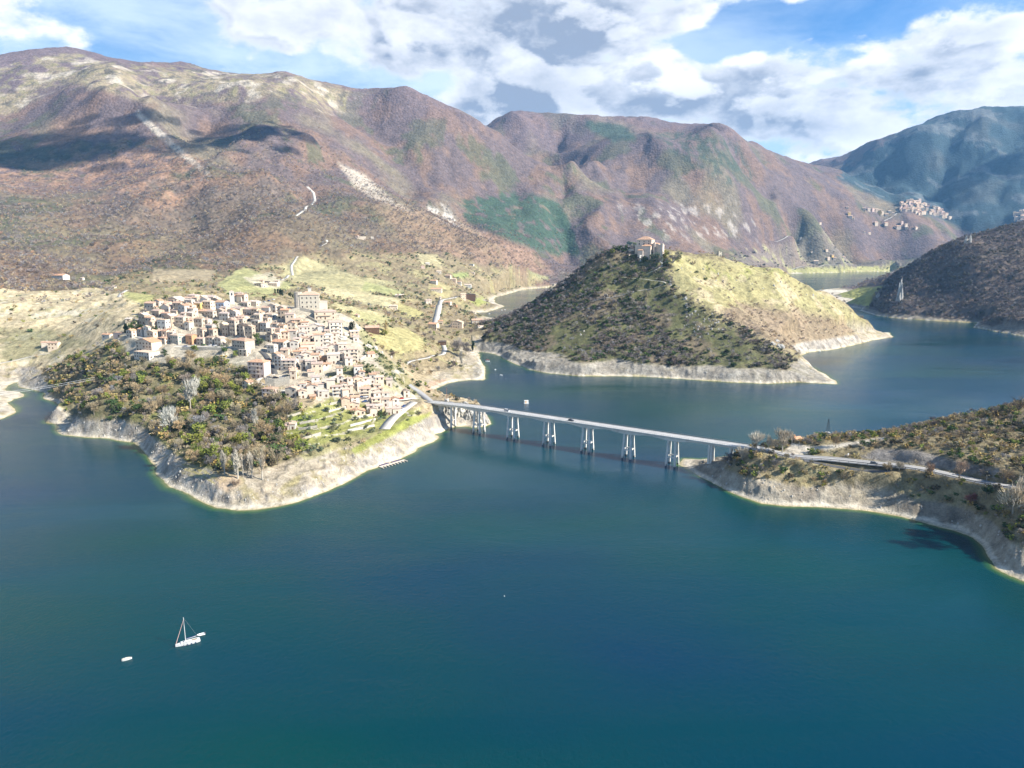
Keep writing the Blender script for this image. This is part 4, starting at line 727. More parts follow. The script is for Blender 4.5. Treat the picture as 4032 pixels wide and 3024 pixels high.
for it in H_ITEMS:
    px, py, wp, hp, wc, rc, gb = it[:7]; X, Y, Z = site(px, py, dmin=480, dmax=880); dist = math.hypot(X, Y); mpp = Y / F4 / CP * .98
    turn = R(-22) if px < 1120 else (R(16) if px > 1180 else R(2)); turn += R(rnd.uniform(-9, 9)); w_ = wp * mpp * (.92 if gb != 'hip' else .92); h_ = hp * mpp * 1.06; d_ = max(5.5, w_ * rnd.uniform(.6, .8)); d_ = min(d_, 11)
    if gb == 'x' and rnd.random() < .3: gb = 'y'
    loc = (X + math.sin(-turn) * -d_ * .3, Y + d_ * .45, Z); it.append(loc)
    o = house(loc, w_, d_, h_, turn, wc, rc, gb, pit=rnd.choice([.3, .34, .38]), label=it[11], group='houses of the hilltop village', storeys=it[10], balcony=(it[10] >= 3 and rnd.random() < .5), shut=TEAL if (wc == 'g' and rc == 4 and gb == 'hip') else None, rng=rnd, wins=14)
    o['_r'] = 0; del o['_r']
# level plinths are part of each wall (walls run 5 m into the slope)
# ------------------------------------------------------------------ houses of the valley, hamlets and far village
def place(px, py, wp, hp, wc, rc, gb, dmin, dmax, label, group, turn=None, **k):
    X, Y, Z = site(px, py, dmin=dmin, dmax=dmax); m = Y / F4; w_ = wp * m * .9; h_ = max(2.6, hp * m * 1.0)
    return house((X, Y + 2, Z), w_, min(14, max(5, w_ * .62)), h_, R(rnd.uniform(-25, 25)) if turn is None else turn, wc, rc, gb, label=label, group=group, rng=rnd, **k)
VAL = [(385,700,95,40,'w',4,'x','white two-storey house on its own mound between green fields'),(745,640,66,34,'w',0,'x','white house beside dark conifers left of the straight valley road'),(800,900,110,55,'w',2,'x','white house with orange roof at the near end of the straight road'),(868,850,60,35,'c',2,'x','cream house behind the white orange-roofed one by the straight road'),
 (1040,885,140,55,'c',4,'y','broad cream twin-gabled house in the flat between road and wooded hill'),(1240,845,120,40,'c',2,'x','cream house under the foot of the castle hill by the flat'),(1285,885,80,18,'w',4,'flat','low white shed beside the cream house under the castle hill'),(1160,588,150,45,'n',3,'flat','dark-roofed lakeside hotel above the little grassy point'),(1100,590,60,50,'w',4,'x','white wing at the left of the lakeside hotel'),
 (830,512,120,22,'w',2,'x','long low orange-roofed building halfway up the valley'),(805,437,70,33,'w',2,'x','white house with orange roof highest of the roadside hamlet'),(1058,440,55,26,'w',2,'x','small white orange-roofed house on the right of the hamlet'),(1152,472,80,25,'w',4,'x','white house above the lakeside hotel'),(1000,412,70,24,'c',0,'x','cream house in the middle of the hamlet'),(950,372,60,22,'w',2,'x','small white house near the olive rows'),
 (688,278,42,22,'p',2,'x','pink house at the foot of the tawny field'),(735,236,46,14,'w',4,'x','low white building just below the tawny field'),(850,322,60,18,'w',4,'x','low white house among trees below the tawny field'),(945,645,80,22,'c',2,'x','cream house beside the straight road'),(450,567,90,16,'w',4,'x','low white farm building left of the dark conifers'),(888,1065,90,38,'n',3,'x','dark timber hut beside the bend of the bay road'),
 (1190,248,50,14,'w',3,'flat','small dark-roofed building on the slope above the bay'),(2190,352,50,22,'w',0,'x','white house above the far bay near the castle hill'),(1205,335,30,14,'w',4,'x','tiny white house right of the olive rows'),(868,600,15,28,'w',4,'x','slim white tower house at the head of the straight road'),(1022,672,38,16,'o',2,'flat','red shed among bare trees right of the straight road'),(790,680,50,12,'w',2,'x','low red-roofed house left of the straight road'),
 (15,775,40,18,'w',2,'x','small house with red roof at the left behind the village castle'),(2005,1075,0,0,'w',0,'x','')]
for (u, v, a, b, wc, rc, gb, lab) in VAL:
    if a: place(1400 + u / 2.602, 950 + v / 2.602, a / 2.602, b / 2.602, wc, rc, gb, 760, 2600, lab, 'houses of the valley floor', wins=8)
for (u, v, a, b, wc, rc, gb, lab) in [(1800,78,110,26,'g',3,'flat','dark flat-roofed farm shed at the left of the farmyard'),(1865,95,90,24,'w',4,'flat','low white farm shed at the front of the farmyard'),(1990,82,110,34,'w',4,'x','white gabled barn at the right of the farmyard'),(1835,32,50,18,'w',2,'x','small white house at the back of the farmyard'),(2025,42,60,20,'w',0,'x','white farmhouse behind the gabled barn'),(1900,50,70,16,'c',3,'shed','open-sided cream shed in the middle of the farmyard')]:
    place(450 + u / 3.16, 1100 + v / 3.16, a / 3.16, b / 3.16, wc, rc, gb, 850, 1800, lab, 'farm buildings above the village', wins=4)
for (u, v, a, b, wc, rc, gb, lab) in [(425,868,80,45,'c',2,'x','cream house with orange roof by the left inlet road'),(500,885,105,55,'w',2,'x','white house with balcony by the left inlet road'),(1000,788,95,38,'c',2,'x','cream house with orange roof left of the village'),(1105,772,100,38,'p',2,'flat','pink house next to the village approach lane'),(560,215,150,16,'w',2,'x','long white agricultural building on the left hillside'),(478,208,30,18,'w',4,'flat','white tank house at the end of the long hillside building'),(1060,318,28,14,'w',4,'x','tiny white shrine house on the left hill crest'),(1198,628,60,20,'w',4,'shed','pale shed on the slope beside the village'),(765,242,30,18,'w',4,'x','small white house right of the russet trees on the left hill')]:
    place(u / 2.37, 1000 + v / 2.37, a / 2.37, b / 2.37, wc, rc, gb, 600, 1600, lab, 'houses left of the village', wins=6)
place(1000 + 660 / 1.58, 350 + 930 / 1.58, 75 / 1.58, 12 / 1.58, 'c', 3, 'flat', 1400, 2400, 'long low hotel terrace cut into the wooded hillside', None, name='house', wins=4)
place(1000 + 640 / 1.58, 350 + 926 / 1.58, 18 / 1.58, 14 / 1.58, 'p', 2, 'x', 1400, 2400, 'small red-roofed house at the left end of the hillside terrace', None, wins=2)
place(1000 + 735 / 1.58, 350 + 935 / 1.58, 18 / 1.58, 16 / 1.58, 'w', 3, 'flat', 1400, 2400, 'grey block at the right end of the hillside terrace', None, wins=2)
# distant village: pale tiny houses, only the ones that show
FAR_ = {'w': MB(), 'c': MB(), 'p': MB(), 'y': MB(), 'r': MB(), 'l': MB()}
def far_house(px, py, wp, hp, wc):
    X, Y, Z = site(px, py, dmin=2600, dmax=6500); m = Y / F4; w_, d_, h_ = wp * m / 2, wp * m * .35, hp * m; M = Matrix.Translation((X, Y, Z)) @ Matrix.Rotation(R(rnd.uniform(-30, 30)), 4, 'Z'); r_ = rnd.choice('rrl')
    FAR_[wc].box(-w_, w_, -d_, d_, -6, h_, 0, M); q = FAR_[r_]; P = [tuple(M @ Vector(p)) for p in ((-w_-1,-d_-1,h_),(w_+1,-d_-1,h_),(w_+1,0,h_+d_*.5),(-w_-1,0,h_+d_*.5),(w_+1,d_+1,h_),(-w_-1,d_+1,h_))]; q.poly(P[:4]); q.poly([P[3], P[2], P[4], P[5]]); q.poly([P[0], P[3], P[5]]); q.poly([P[1], P[4], P[2]])
pl = np.array([(1155,225),(1240,195),(1310,195),(1370,215),(1430,240),(1530,285),(1590,345),(1540,345),(1480,320),(1400,300),(1340,315),(1260,300),(1180,295),(1155,260)], float); cnt = 0
while cnt < 120:
    u, v = rnd.uniform(1150, 1595), rnd.uniform(195, 345)
    if inpoly(pl, np.array([u]), np.array([v]))[0]: far_house(3000 + u / 2.143, 700 + v / 2.143, rnd.uniform(6, 12), rnd.uniform(5, 9), rnd.choice('wwcccp')); cnt += 1
for (u, v, a, b, wc) in [(860,275,30,18,'c'),(900,278,30,16,'w'),(935,280,30,20,'p'),(965,285,30,20,'c'),(990,305,34,30,'y'),(1015,305,24,18,'w'),(1050,330,36,22,'w'),(1075,295,30,14,'w'),(1105,325,22,30,'c'),(735,315,28,22,'y'),(745,340,40,18,'w'),(770,350,24,16,'w'),(720,258,26,10,'w'),(960,400,36,24,'w'),(1045,400,36,18,'w'),(1150,430,46,20,'w'),(1180,390,26,20,'p'),(1215,410,30,18,'w'),(1300,430,30,12,'w'),(1220,430,30,14,'c'),(1130,420,26,12,'w'),(490,388,26,10,'w'),(865,468,14,14,'w'),(905,472,30,8,'w'),(455,720,46,18,'w'),(560,688,30,14,'w'),(595,665,28,12,'y'),(612,690,30,16,'w'),(690,680,30,12,'w'),(545,615,30,8,'w'),(420,632,12,8,'w')]:
    far_house(3000 + u / 2.143, 700 + v / 2.143, a / 2.9, b / 2.143, wc)
for i in range(40): far_house(rnd.uniform(3992, 4060), rnd.uniform(830, 874), rnd.uniform(6, 12), rnd.uniform(5, 9), 'w')
b = MB()
for i, k in enumerate('wcpyrl'): n0 = len(b.v); b.v += FAR_[k].v; b.f += [tuple(n0 + q for q in f) for f in FAR_[k].f]; b.m += [i] * len(FAR_[k].f)
tag(add('distant_houses', b.mesh('distant_houses', [WALL['w'], WALL['c'], WALL['p'], WALL['y'], ROOF[0], ROOF[4]])), kind='stuff')

# ------------------------------------------------------------------ square stone castle of the village
def block(o, name, M, x0, x1, y0, y1, z0, z1, parent=True):
    b = MB(); b.box(x0, x1, y0, y1, z0, z1); return add(name, b.mesh(name, [M]), o)
def wins(o, xs, zs, y, rot, w=.9, h=1.5, axis='x', m=None):
    for z in zs:
        for x in xs:
            add('window', wmesh(w, h, m or GLASS, 'window'), o, loc=(x, y, z) if axis == 'x' else (y, x, z), rot=rot)
CST = mat('castle_stone', (.50, .45, .36), .95, .22, .5, .6)
X, Y, Z = site(1212, 1216, dmin=500, dmax=880); u_ = Y / F4
o = thing('castle', 'large square stone castle with hipped tile roof and rounded grey corner tower above the village', 'castle', (X, Y + 9, Z - 1), R(12))
W_, D_, Hh = 19.0, 15.0, 15.0
b = MB(); b.box(-W_ / 2, W_ / 2, -D_ / 2, D_ / 2, -6, Hh); add('wall', b.mesh('wall', [CST]), o)
b = MB(); e = .6; p = [(-W_/2-e,-D_/2-e,Hh),(W_/2+e,-D_/2-e,Hh),(W_/2+e,D_/2+e,Hh),(-W_/2-e,D_/2+e,Hh),(-3,0,Hh+3.4),(4,0,Hh+3.4)]
for f in ((0,1,5,4),(1,2,5),(2,3,4,5),(3,0,4),(0,3,2,1)): b.poly([p[i] for i in f])
add('roof', b.mesh('roof', [ROOF[0]]), o)
b = MB(); ring = []
b.tube([(-W_/2-1.5,-3,-6),(-W_/2-1.5,-3,Hh+2.2)], [4.6, 4.0], 12); b.tube([(-W_/2-1.5,-3,Hh+2.2),(-W_/2-1.5,-3,Hh+2.7)], 4.2, 12); add('tower', b.mesh('tower', [WALL['g']]), o)
b = MB(); b.box(-1.2, 1.8, -1, 2, Hh + 2, Hh + 6.0); b.box(-1.5, 2.1, -1.3, 2.3, Hh + 6.0, Hh + 6.4); add('turret', b.mesh('turret', [WALL['w']]), o)
wins(o, (-7, -2.5, 1.5, 6), (2.2, 6.6, 11.0), -D_ / 2, math.pi, .9, 1.7); wins(o, (-4, 0, 4), (6.6, 11.0), W_ / 2, -math.pi / 2, .9, 1.7, axis='y')
bb = MB(); bb.box(W_/2, W_/2+7.5, -3, 5, -6, 7.5); bb.box(W_/2, W_/2+7.8, -3.3, 5.3, 7.5, 7.8); add('annex', bb.mesh('annex', [WALL['w']]), o)
X, Y, Z = site(1265, 1253, dmin=500, dmax=880)
o = house((X + 3, Y + 4, Z - 1), 20, 11, 7.5, R(12), 'w', 0, 'hip', label='wide cream house with arched loggia directly below the square stone castle', group=None, storeys=2, rng=rnd, balcony=True)
# bell tower and church
X, Y, Z = site(911, 1198, dmin=500, dmax=880); o = thing('bell_tower', 'slim white church bell tower with small pyramid roof', 'bell tower', (X, Y + 3, Z - 1), R(20))
b = MB(); b.box(-2.2, 2.2, -2.2, 2.2, -5, 13.5); b.box(-2.45, 2.45, -2.45, 2.45, 9.2, 9.5); b.box(-2.5, 2.5, -2.5, 2.5, 13.5, 13.9); add('shaft', b.mesh('shaft', [WALL['w']]), o)
b = MB(); r_ = [(-2.5,-2.5,13.9),(2.5,-2.5,13.9),(2.5,2.5,13.9),(-2.5,2.5,13.9)]
for i in range(4): b.poly([r_[i], r_[(i+1)%4], (0,0,15.4)])
add('roof', b.mesh('roof', [ROOF[0]]), o); wins(o, (0,), (10.2,), -2.2, math.pi, 1.3, 2.3); wins(o, (0,), (10.2,), 2.2, -math.pi/2, 1.3, 2.3, axis='y')
X, Y, Z = site(937, 1193, dmin=500, dmax=880); house((X, Y + 6, Z), 15, 9, 7, R(-30), 'w', 2, 'x', label='church nave with brown roof behind the white bell tower', name='church', cat='church', storeys=1, rng=rnd)
# castle on the wooded hill
X, Y, Z = site(2560, 1003, dmin=850, dmax=1250); Z = max(Z, 120)
K = MATS.get('x') or mat('rose_stone', (.60, .50, .41), .95, .2, .4, .5)
o = thing('hilltop_castle', 'tall pale castle with hipped orange roof crowning the wooded hill', 'castle', (X - 3, Y + 12, Z - .5), R(-27))
def hip(name, x0, x1, y0, y1, z, r, M, o):
    b = MB(); e = .6; cx, cy = (x0 + x1) / 2, (y0 + y1) / 2; l = max(0, (x1 - x0) - (y1 - y0)) / 2; l2 = max(0, (y1 - y0) - (x1 - x0)) / 2
    p = [(x0-e,y0-e,z),(x1+e,y0-e,z),(x1+e,y1+e,z),(x0-e,y1+e,z)]
    a_, c_ = ((cx-l,cy,z+r),(cx+l,cy,z+r)) if l2 == 0 else ((cx,cy-l2,z+r),(cx,cy+l2,z+r))
    if l2 == 0:
        for f in ([p[0],p[1],c_,a_],[p[1],p[2],c_],[p[2],p[3],a_,c_],[p[3],p[0],a_]): b.poly(f)
    else:
        for f in ([p[0],p[1],a_],[p[1],p[2],c_,a_],[p[2],p[3],c_],[p[3],p[0],a_,c_]): b.poly(f)
    b.poly(p[::-1]); return add(name, b.mesh(name, [M]), o)
block(o, 'keep', K, -13, 9, -8, 8, -8, 22); hip('roof', -13, 9, -8, 8, 22, 4.6, ROOF[2], o)
block(o, 'lower_wing', K, -13.5, -3, -14, -8.05, -10, 14); block(o, 'side_wing', K, -2.9, 10, -15, -8.05, -10, 13.0); hip('roof', -2.9, 10, -15, -8.05, 13.0, 2.0, ROOF[2], o)
block(o, 'small_wing', K, -8, 0, -19, -15.1, -10, 7); hip('roof', -8, 0, -19, -15.1, 7, 1.3, ROOF[2], o)
block(o, 'east_wing', K, 9.1, 19, -6, 6, -8, 16); hip('roof', 9.1, 19, -6, 6, 16, 1.8, ROOF[2], o); block(o, 'corner_tower', K, 19.1, 25, -9, 3, -10, 15); block(o, 'bastion', K, 23, 26.5, -11, -7.5, -12, 16.5); block(o, 'bastion', K, 12, 14.5, -9, -6.2, -8, 18)
block(o, 'curtain_wall', K, -25, -13.6, -9, -7.5, -9, 9)
wins(o, (-9, -2, 5), (18.6,), -8, math.pi, 1.3, 1.3); wins(o, (-9, -2, 5), (14.6,), -8, math.pi, 1.3, 2.6); wins(o, (-4, 3), (18.6, 14.0), 9, -math.pi/2, 1.2, 1.8, axis='y'); wins(o, (-19,), (3,), -9, math.pi, 2.0, 3)
X, Y, Z = site(2526, 1015, dmin=850, dmax=1250); house((X, Y, Z), 10, 5, 3.6, R(25), 'w', 4, 'flat', label='low white lodge at the foot of the hilltop castle', storeys=1, chimney=False, rng=rnd)
X, Y, Z = site(2485, 1008, dmin=850, dmax=1250); house((X, Y, Z), 9, 4, 2.6, R(15), 'c', 3, 'shed', label='open dark-roofed shelter left of the white lodge', storeys=1, chimney=False, rng=rnd, win=False)
# ruined tower on the hill shoulder
X, Y, Z = site(2832, 1009, dmin=850, dmax=1300); o = thing('ruined_tower', 'roofless square stone tower with a doorway on the grassy shoulder of the castle hill', 'tower', (X, Y, Z), R(15))
b = MB(); b.box(-2.6, -1.9, -2.6, 2.6, -2, 8); b.box(1.9, 2.6, -2.6, 2.6, -2, 6.8); b.box(-1.9, 1.9, 1.9, 2.6, -2, 7.5); b.box(-1.9, -.8, -2.6, -1.9, -2, 7.6); b.box(.8, 1.9, -2.6, -1.9, -2, 6.5); b.box(-.8, .8, -2.6, -1.9, 2.6, 5.5); b.box(-6, -2.7, -1.5, -.7, -2, 1.2)
add('masonry', b.mesh('masonry', [CST]), o)
# stone arch beside the castle path
X, Y, Z = site(2386, 1171, dmin=760, dmax=1200); b = MB(); b.box(-2.6, -1.7, -.5, .5, -1, 3); b.box(1.7, 2.6, -.5, .5, -1, 3)
for i in range(7):
    a, c = math.pi * i / 7, math.pi * (i + 1) / 7; b.poly([(1.7*math.cos(a), -.5, 3+1.3*math.sin(a)), (2.6*math.cos(a), -.5, 3+2*math.sin(a)), (2.6*math.cos(c), -.5, 3+2*math.sin(c)), (1.7*math.cos(c), -.5, 3+1.3*math.sin(c))]); b.poly([(1.7*math.cos(a), .5, 3+1.3*math.sin(a)), (1.7*math.cos(c), .5, 3+1.3*math.sin(c)), (2.6*math.cos(c), .5, 3+2*math.sin(c)), (2.6*math.cos(a), .5, 3+2*math.sin(a))][::1]); b.poly([(2.6*math.cos(a), -.5, 3+2*math.sin(a)), (2.6*math.cos(a), .5, 3+2*math.sin(a)), (2.6*math.cos(c), .5, 3+2*math.sin(c)), (2.6*math.cos(c), -.5, 3+2*math.sin(c))])
tag(add('stone_arch', b.mesh('stone_arch', [WALL['c']]), loc=(X, Y, Z), rot=R(-15)), 'small pale stone arch standing beside the zigzag castle path', 'arch')

# ------------------------------------------------------------------ bridge
BD = (BR_B - BR_A); BL = float(np.hypot(*BD)); ang = math.atan2(BD[1], BD[0]); ZD = 20.7
g1 = np.array([-26.7, 555.0]); s1 = float(np.dot(g1 - BR_A, BD) / BL); SPAN = 32.36
br = thing('bridge', 'long pale concrete road bridge on slender four-legged piers crossing the lake', 'bridge', (BR_A[0], BR_A[1], 0), ang)
def zd(s): return 19.0 + (ZD - 19.0) * min(1, max(0, s / 45.0)) if s < 45 else ZD
ss = np.linspace(0, BL, 78)
def prof(sec, name, M):
    b = MB(); n = len(sec(0))
    for i in range(len(ss)): b.v += [(ss[i], y, zd(ss[i]) + z) for y, z in sec(ss[i])]
    for i in range(len(ss) - 1):
        for k in range(n): b.f.append((i * n + k, (i + 1) * n + k, (i + 1) * n + (k + 1) % n, i * n + (k + 1) % n)); b.m.append(0)
    b.f.append(tuple(range(n))); b.m.append(0); b.f.append(tuple(range((len(ss) - 1) * n, len(ss) * n))[::-1]); b.m.append(0)
    return add(name, b.mesh(name, [M]), br)
prof(lambda s: [(-4.3, 0), (4.3, 0), (4.3, -.45), (3.9, -.55), (-3.9, -.55), (-4.3, -.45)], 'deck', CONC)
prof(lambda s: [(-3.4, .0), (-3.4, .012), (3.4, .012), (3.4, .0)], 'carriageway', mat('pale_bridge_asphalt', (.44, .43, .41), .9, .2, .15))
piers = [s1 + SPAN * i for i in range(6)]
def hgt(s):
    d = min(abs(abs(s - p) - 2.6) if abs(s - p) > 2.6 else 0 for p in piers); return 1.35 + 1.35 * math.exp(-(d / 8.5) ** 2)
for y in (-2.4, 2.4): prof(lambda s: [(y - .3, -.56), (y + .3, -.56), (y + .3, -.56 - hgt(s)), (y - .3, -.56 - hgt(s))], 'girder', CONC)
b = MB()
for s in np.arange(3, BL - 2, 8.1): b.box(s - .15, s + .15, -2.1, 2.1, zd(s) - 1.6, zd(s) - .56)
add('cross_beams', b.mesh('cross_beams', [CONC]), br)['kind'] = 'stuff'
for y in (-3.75, 3.75): prof(lambda s: [(y - .45, .012), (y + .45, .012), (y + .45, .16), (y - .45, .16)], 'kerb', CONC)
for y in (-4.15, 4.15):
    prof(lambda s: [(y - .04, .95), (y + .04, .95), (y + .04, 1.03), (y - .04, 1.03)], 'handrail', METAL); prof(lambda s: [(y - .03, .5), (y + .03, .5), (y + .03, .56), (y - .03, .56)], 'midrail', METAL)
    b = MB(); [b.box(s - .06, s + .06, y - .06, y + .06, zd(s) + .1, zd(s) + .98) for s in np.arange(.4, BL, 1.6)]; r = add('railing_posts', b.mesh('railing_posts', [METAL]), br); r['kind'] = 'stuff'
prof(lambda s: [(3.32, .55), (3.40, .55), (3.40, .80), (3.32, .80)], 'guardrail', DARKM)
prof(lambda s: [(-.07, .013), (.07, .013), (.07, .018), (-.07, .018)], 'centre_line', LINEM)
def leg(p, x0, y0, x1, y1, ztop, zbot=-6):
    b = MB(); r0, r1 = .52, .64; base = []
    for (x, y, z, r) in ((x0, y0, ztop, r0), (x1, y1, zbot, r1)):
        base += [(x - r, y - r, z), (x + r, y - r, z), (x + r, y + r, z), (x - r, y + r, z)]
    v0 = len(b.v); b.v += base
    for k in range(4): b.f.append((v0 + k, v0 + (k + 1) % 4, v0 + 4 + (k + 1) % 4, v0 + 4 + k)); b.m.append(0)
    add('leg', b.mesh('leg', [CONC]), p)
    if zbot < 0: bb = MB(); t = (ztop - .9) / (ztop - zbot); x = x0 + (x1 - x0) * t; y = y0 + (y1 - y0) * t; bb.box(x - .62, x + .62, y - .62, y + .62, -2, .9); add('dark_footing', bb.mesh('dark_footing', [mat('wet_concrete', (.07, .065, .05), .5)]), p)
for i, s in enumerate(piers):
    p = add('pier', None, br, loc=(s, 0, 0)); zt = zd(s) - .56 - hgt(s) + .05
    for sx in (-1, 1):
        for sy in (-1, 1): leg(p, sx * 2.4, sy * 2.4, sx * 3.4, sy * 3.9, zt)
    zc = 6.2; t = (zt - zc) / (zt + 6); ex = 2.4 + .7 * t; ey = 2.4 + 1.2 * t
    for nm_, bx in (('brace', (-ex, ex, -ey - .22, -ey + .22)), ('brace', (-ex, ex, ey - .22, ey + .22)), ('brace', (-ex - .22, -ex + .22, -ey, ey)), ('brace', (ex - .22, ex + .22, -ey, ey))):
        b = MB(); b.box(*bx, zc - .45, zc + .45); add(nm_, b.mesh(nm_, [CONC]), p)
def small_pier(s, lx, zb):
    p = add('pier', None, br, loc=(s, 0, 0)); zt = zd(s) - 1.9
    for sx in lx:
        for sy in (-1, 1): leg(p, sx, sy * 2.4, sx, sy * 3.0, zt, zb)
    b = MB(); b.box(min(lx) - .2, max(lx) + .2, -2.7, 2.7, zb + 1.5 if zb > 0 else 6, zb + 2.1 if zb > 0 else 6.6); add('brace', b.mesh('brace', [CONC]), p)
small_pier(s1 - SPAN * .80, (0,), -5)
gz = lambda s: float(ground(BR_A[0] + BD[0] / BL * s, BR_A[1] + BD[1] / BL * s))
small_pier(piers[-1] + 26.5, (-.8, .8), gz(piers[-1] + 26.5) - 3.5); small_pier(piers[-1] + 39.5, (0,), gz(piers[-1] + 39.5) - 3.5)
b = MB(); b.box(-6, 1.0, -4.4, 4.4, 6, 18.4); b.box(-6, .6, -4.6, -4.3, 18, 20); add('abutment', b.mesh('abutment', [CONC]), br)
b = MB(); b.box(BL - 1, BL + 6, -4.4, 4.4, 10, 20.0); add('abutment', b.mesh('abutment', [CONC]), br)

# ------------------------------------------------------------------ cars
def car_mesh(L=4.2, W=1.75, Hc=1.45, van=False):
    hull = [(-L/2, .35), (-L/2, .85), (-L/2 + .15, .95), (-L * .30, 1.0 if not van else 1.0), (L * .22, .95), (L/2 - .1, .75), (L/2, .6), (L/2, .35)]
    cab = [(-L * .47, .95), (-L * .40, Hc), (L * .05, Hc), (L * .24, .95)] if not van else [(-L * .49, .95), (-L * .48, 1.95), (L * .22, 1.95), (L * .38, .95)]
    def ex(pr, w, w2=None):
        b = MB(); n = len(pr); w2 = w2 or w
        b.v += [(x, -w, z) for x, z in pr] + [(x, w, z) for x, z in pr]; b.f += [tuple(range(n)), tuple(range(2 * n - 1, n - 1, -1))]; b.m += [0, 0]
        for k in range(n): b.f.append((k, k + n, (k + 1) % n + n, (k + 1) % n)); b.m.append(0)
        return b
    return ex(hull, W / 2), ex(cab, W / 2 * .84)
_cm = {}
def car(loc, rz, col, label, group='cars in the village', cat='car', van=False, z=None):
    k = (col, van)
    if k not in _cm:
        paint = mat('car_paint_' + col, {'white': (.75, .75, .75), 'silver': (.45, .46, .48), 'black': (.02, .02, .03), 'blue': (.06, .12, .3), 'red': (.45, .04, .03), 'grey': (.18, .19, .2), 'green': (.15, .25, .1)}[col], .3, spec=.5)
        a, c = car_mesh(van=van); wb = MB(); wb.tube([(0, -.1, 0), (0, .1, 0)], .32, 12); roof = MB(); roof.box(-1.55, .15, -.66, .66, 1.4, 1.47) if not van else roof.box(-2.0, .9, -.7, .7, 1.9, 1.98)
        _cm[k] = (a.mesh('body', [paint]), c.mesh('windows', [GLASS]), wb.mesh('wheel', [RUBBER]), roof.mesh('roof_panel', [paint]))
    o = thing('van' if van else 'car', label, 'van' if van else cat, loc, rz, group); m = _cm[k]
    add('body', m[0], o); add('windows', m[1], o); add('roof_panel', m[3], o)
    for x in (-1.35, 1.35):
        for y in (-.82, .82): add('wheel', m[2], o, loc=(x, y, .32))
    return o
def road_at(px, py, dmin=300, dmax=900):
    X, Y, Z = site(px, py, dmin=dmin, dmax=dmax); best = None
    for (nm, x, y, z, wd, mt) in RD:
        i = int(np.argmin((x - X) ** 2 + (y - Y) ** 2)); d = math.hypot(x[i] - X, y[i] - Y)
        if best is None or d < best[0]: j = min(i + 1, len(x) - 1); k2 = max(0, j - 1); best = (d, z[i] + .1, math.atan2(y[j] - y[k2], x[j] - x[k2]))
    return (X, Y, best[1] if best[0] < 7 else Z + .05), best[2]
def on_bridge(px, py, off):
    s = min(np.linspace(0, BL, 800), key=lambda s: abs(proj(BR_A[0] + BD[0] / BL * s, BR_A[1] + BD[1] / BL * s, 20.7)[0] - px))
    n = np.array([BD[1], -BD[0]]) / BL; q = BR_A + BD / BL * s + n * off; return (q[0], q[1], zd(s) + .013)
car(on_bridge(2000, 1630, 1.7), ang, 'white', 'white van crossing the bridge near the village end', None, van=True); car(on_bridge(2253, 1667, 1.6), ang, 'black', 'dark car alone on the middle of the bridge', None)
CARS = [(728,1367,'blue','blue car at the left end of the car park terrace'),(762,1363,'white','white car second from left on the car park terrace'),(801,1361,'green','pale green car in the middle of the car park terrace'),(829,1362,'white','white car left of a pair on the car park terrace'),(846,1364,'silver','silver car right of a pair on the car park terrace'),(549,1316,'blue','blue car on the approach lane at the village edge'),(560,1317,'white','white car on the approach lane at the village edge'),(1048,1366,'silver','silver car on the flat roof terrace by the dark lane'),(1063,1369,'white','white car on the flat roof terrace by the dark lane'),
 (1060,1487,'grey','dark grey car on the retaining wall by the pink house'),(1085,1489,'black','black car on the retaining wall by the pink house'),(1110,1489,'silver','silver car at the end of the retaining wall by the pink house'),(1425,1566,'blue','blue car in front of the lower balcony house'),(1440,1576,'white','white car on the street under the lower balcony house'),(1436,1582,'blue','dark blue car at the foot of the street by the white house'),(1580,1580,'red','small red car beside the lower car park'),(1590,1600,'blue','blue car in the lower car park near the bridge'),(1583,1613,'white','white car in the lower car park beside the stone hut'),
 (3440,1838,'grey','grey car parked in the lay-by beside the headland road'),(1058,1186,'blue','blue car parked under the trees left of the square castle'),(1077,1181,'white','white car parked under the trees left of the square castle'),(1040,1190,'silver','silver car parked below the hillside cypresses')]
for (px, py, c_, lab) in CARS:
    l, a = road_at(px, py); car(l, a + (math.pi / 2 if 'terrace' in lab and 'car park' in lab and px > 820 else 0), c_, lab)
car(site(3336, 1218 - 3, dmin=1400, dmax=2300), .3, 'white', 'white camper van alone on the green meadow behind the castle hill', None, van=True)

# ------------------------------------------------------------------ boats
def hull(L, B, Hh, name, M, n=9, sheer=.25, open_=False):
    b = MB(); secs = []
    for i in range(n):
        t = i / (n - 1); x = -L / 2 + L * t; w_ = B / 2 * (math.sin(math.pi * min(1, .28 + t * .74)) ** .7 if t < .98 else .04) * (.8 if t == 0 else 1); z = Hh + sheer * (t - .4) ** 2 * 2
        secs.append([(x, -w_, z), (x, -w_ * .85, .1), (x, 0, -.35 * (1 - t ** 3)), (x, w_ * .85, .1), (x, w_, z)])
    for s in secs: b.v += s
    for i in range(n - 1):
        for k in range(4): b.f.append((i * 5 + k, i * 5 + k + 1, (i + 1) * 5 + k + 1, (i + 1) * 5 + k)); b.m.append(0)
        if not open_: b.f.append((i * 5, (i + 1) * 5, (i + 1) * 5 + 4, i * 5 + 4)); b.m.append(0)
        else: b.poly([(secs[i][0][0], secs[i][0][1] * .85, .25), (secs[i+1][0][0], secs[i+1][0][1] * .85, .25), (secs[i+1][4][0], secs[i+1][4][1] * .85, .25), (secs[i][4][0], secs[i][4][1] * .85, .25)])
    b.f.append((0, 1, 2, 3, 4)); b.m.append(0); return b.mesh(name, [M])
GEL = mat('white_gelcoat', (.62, .62, .60), .3); NAVY = mat('navy_canvas', (.03, .04, .12), .8)
X, Y, _ = atz(740, 2535); o = thing('sailboat', 'white single-mast sailboat moored with furled sails', 'sailboat', (X, Y, 0), R(32) + math.pi)
L_ = 8.6
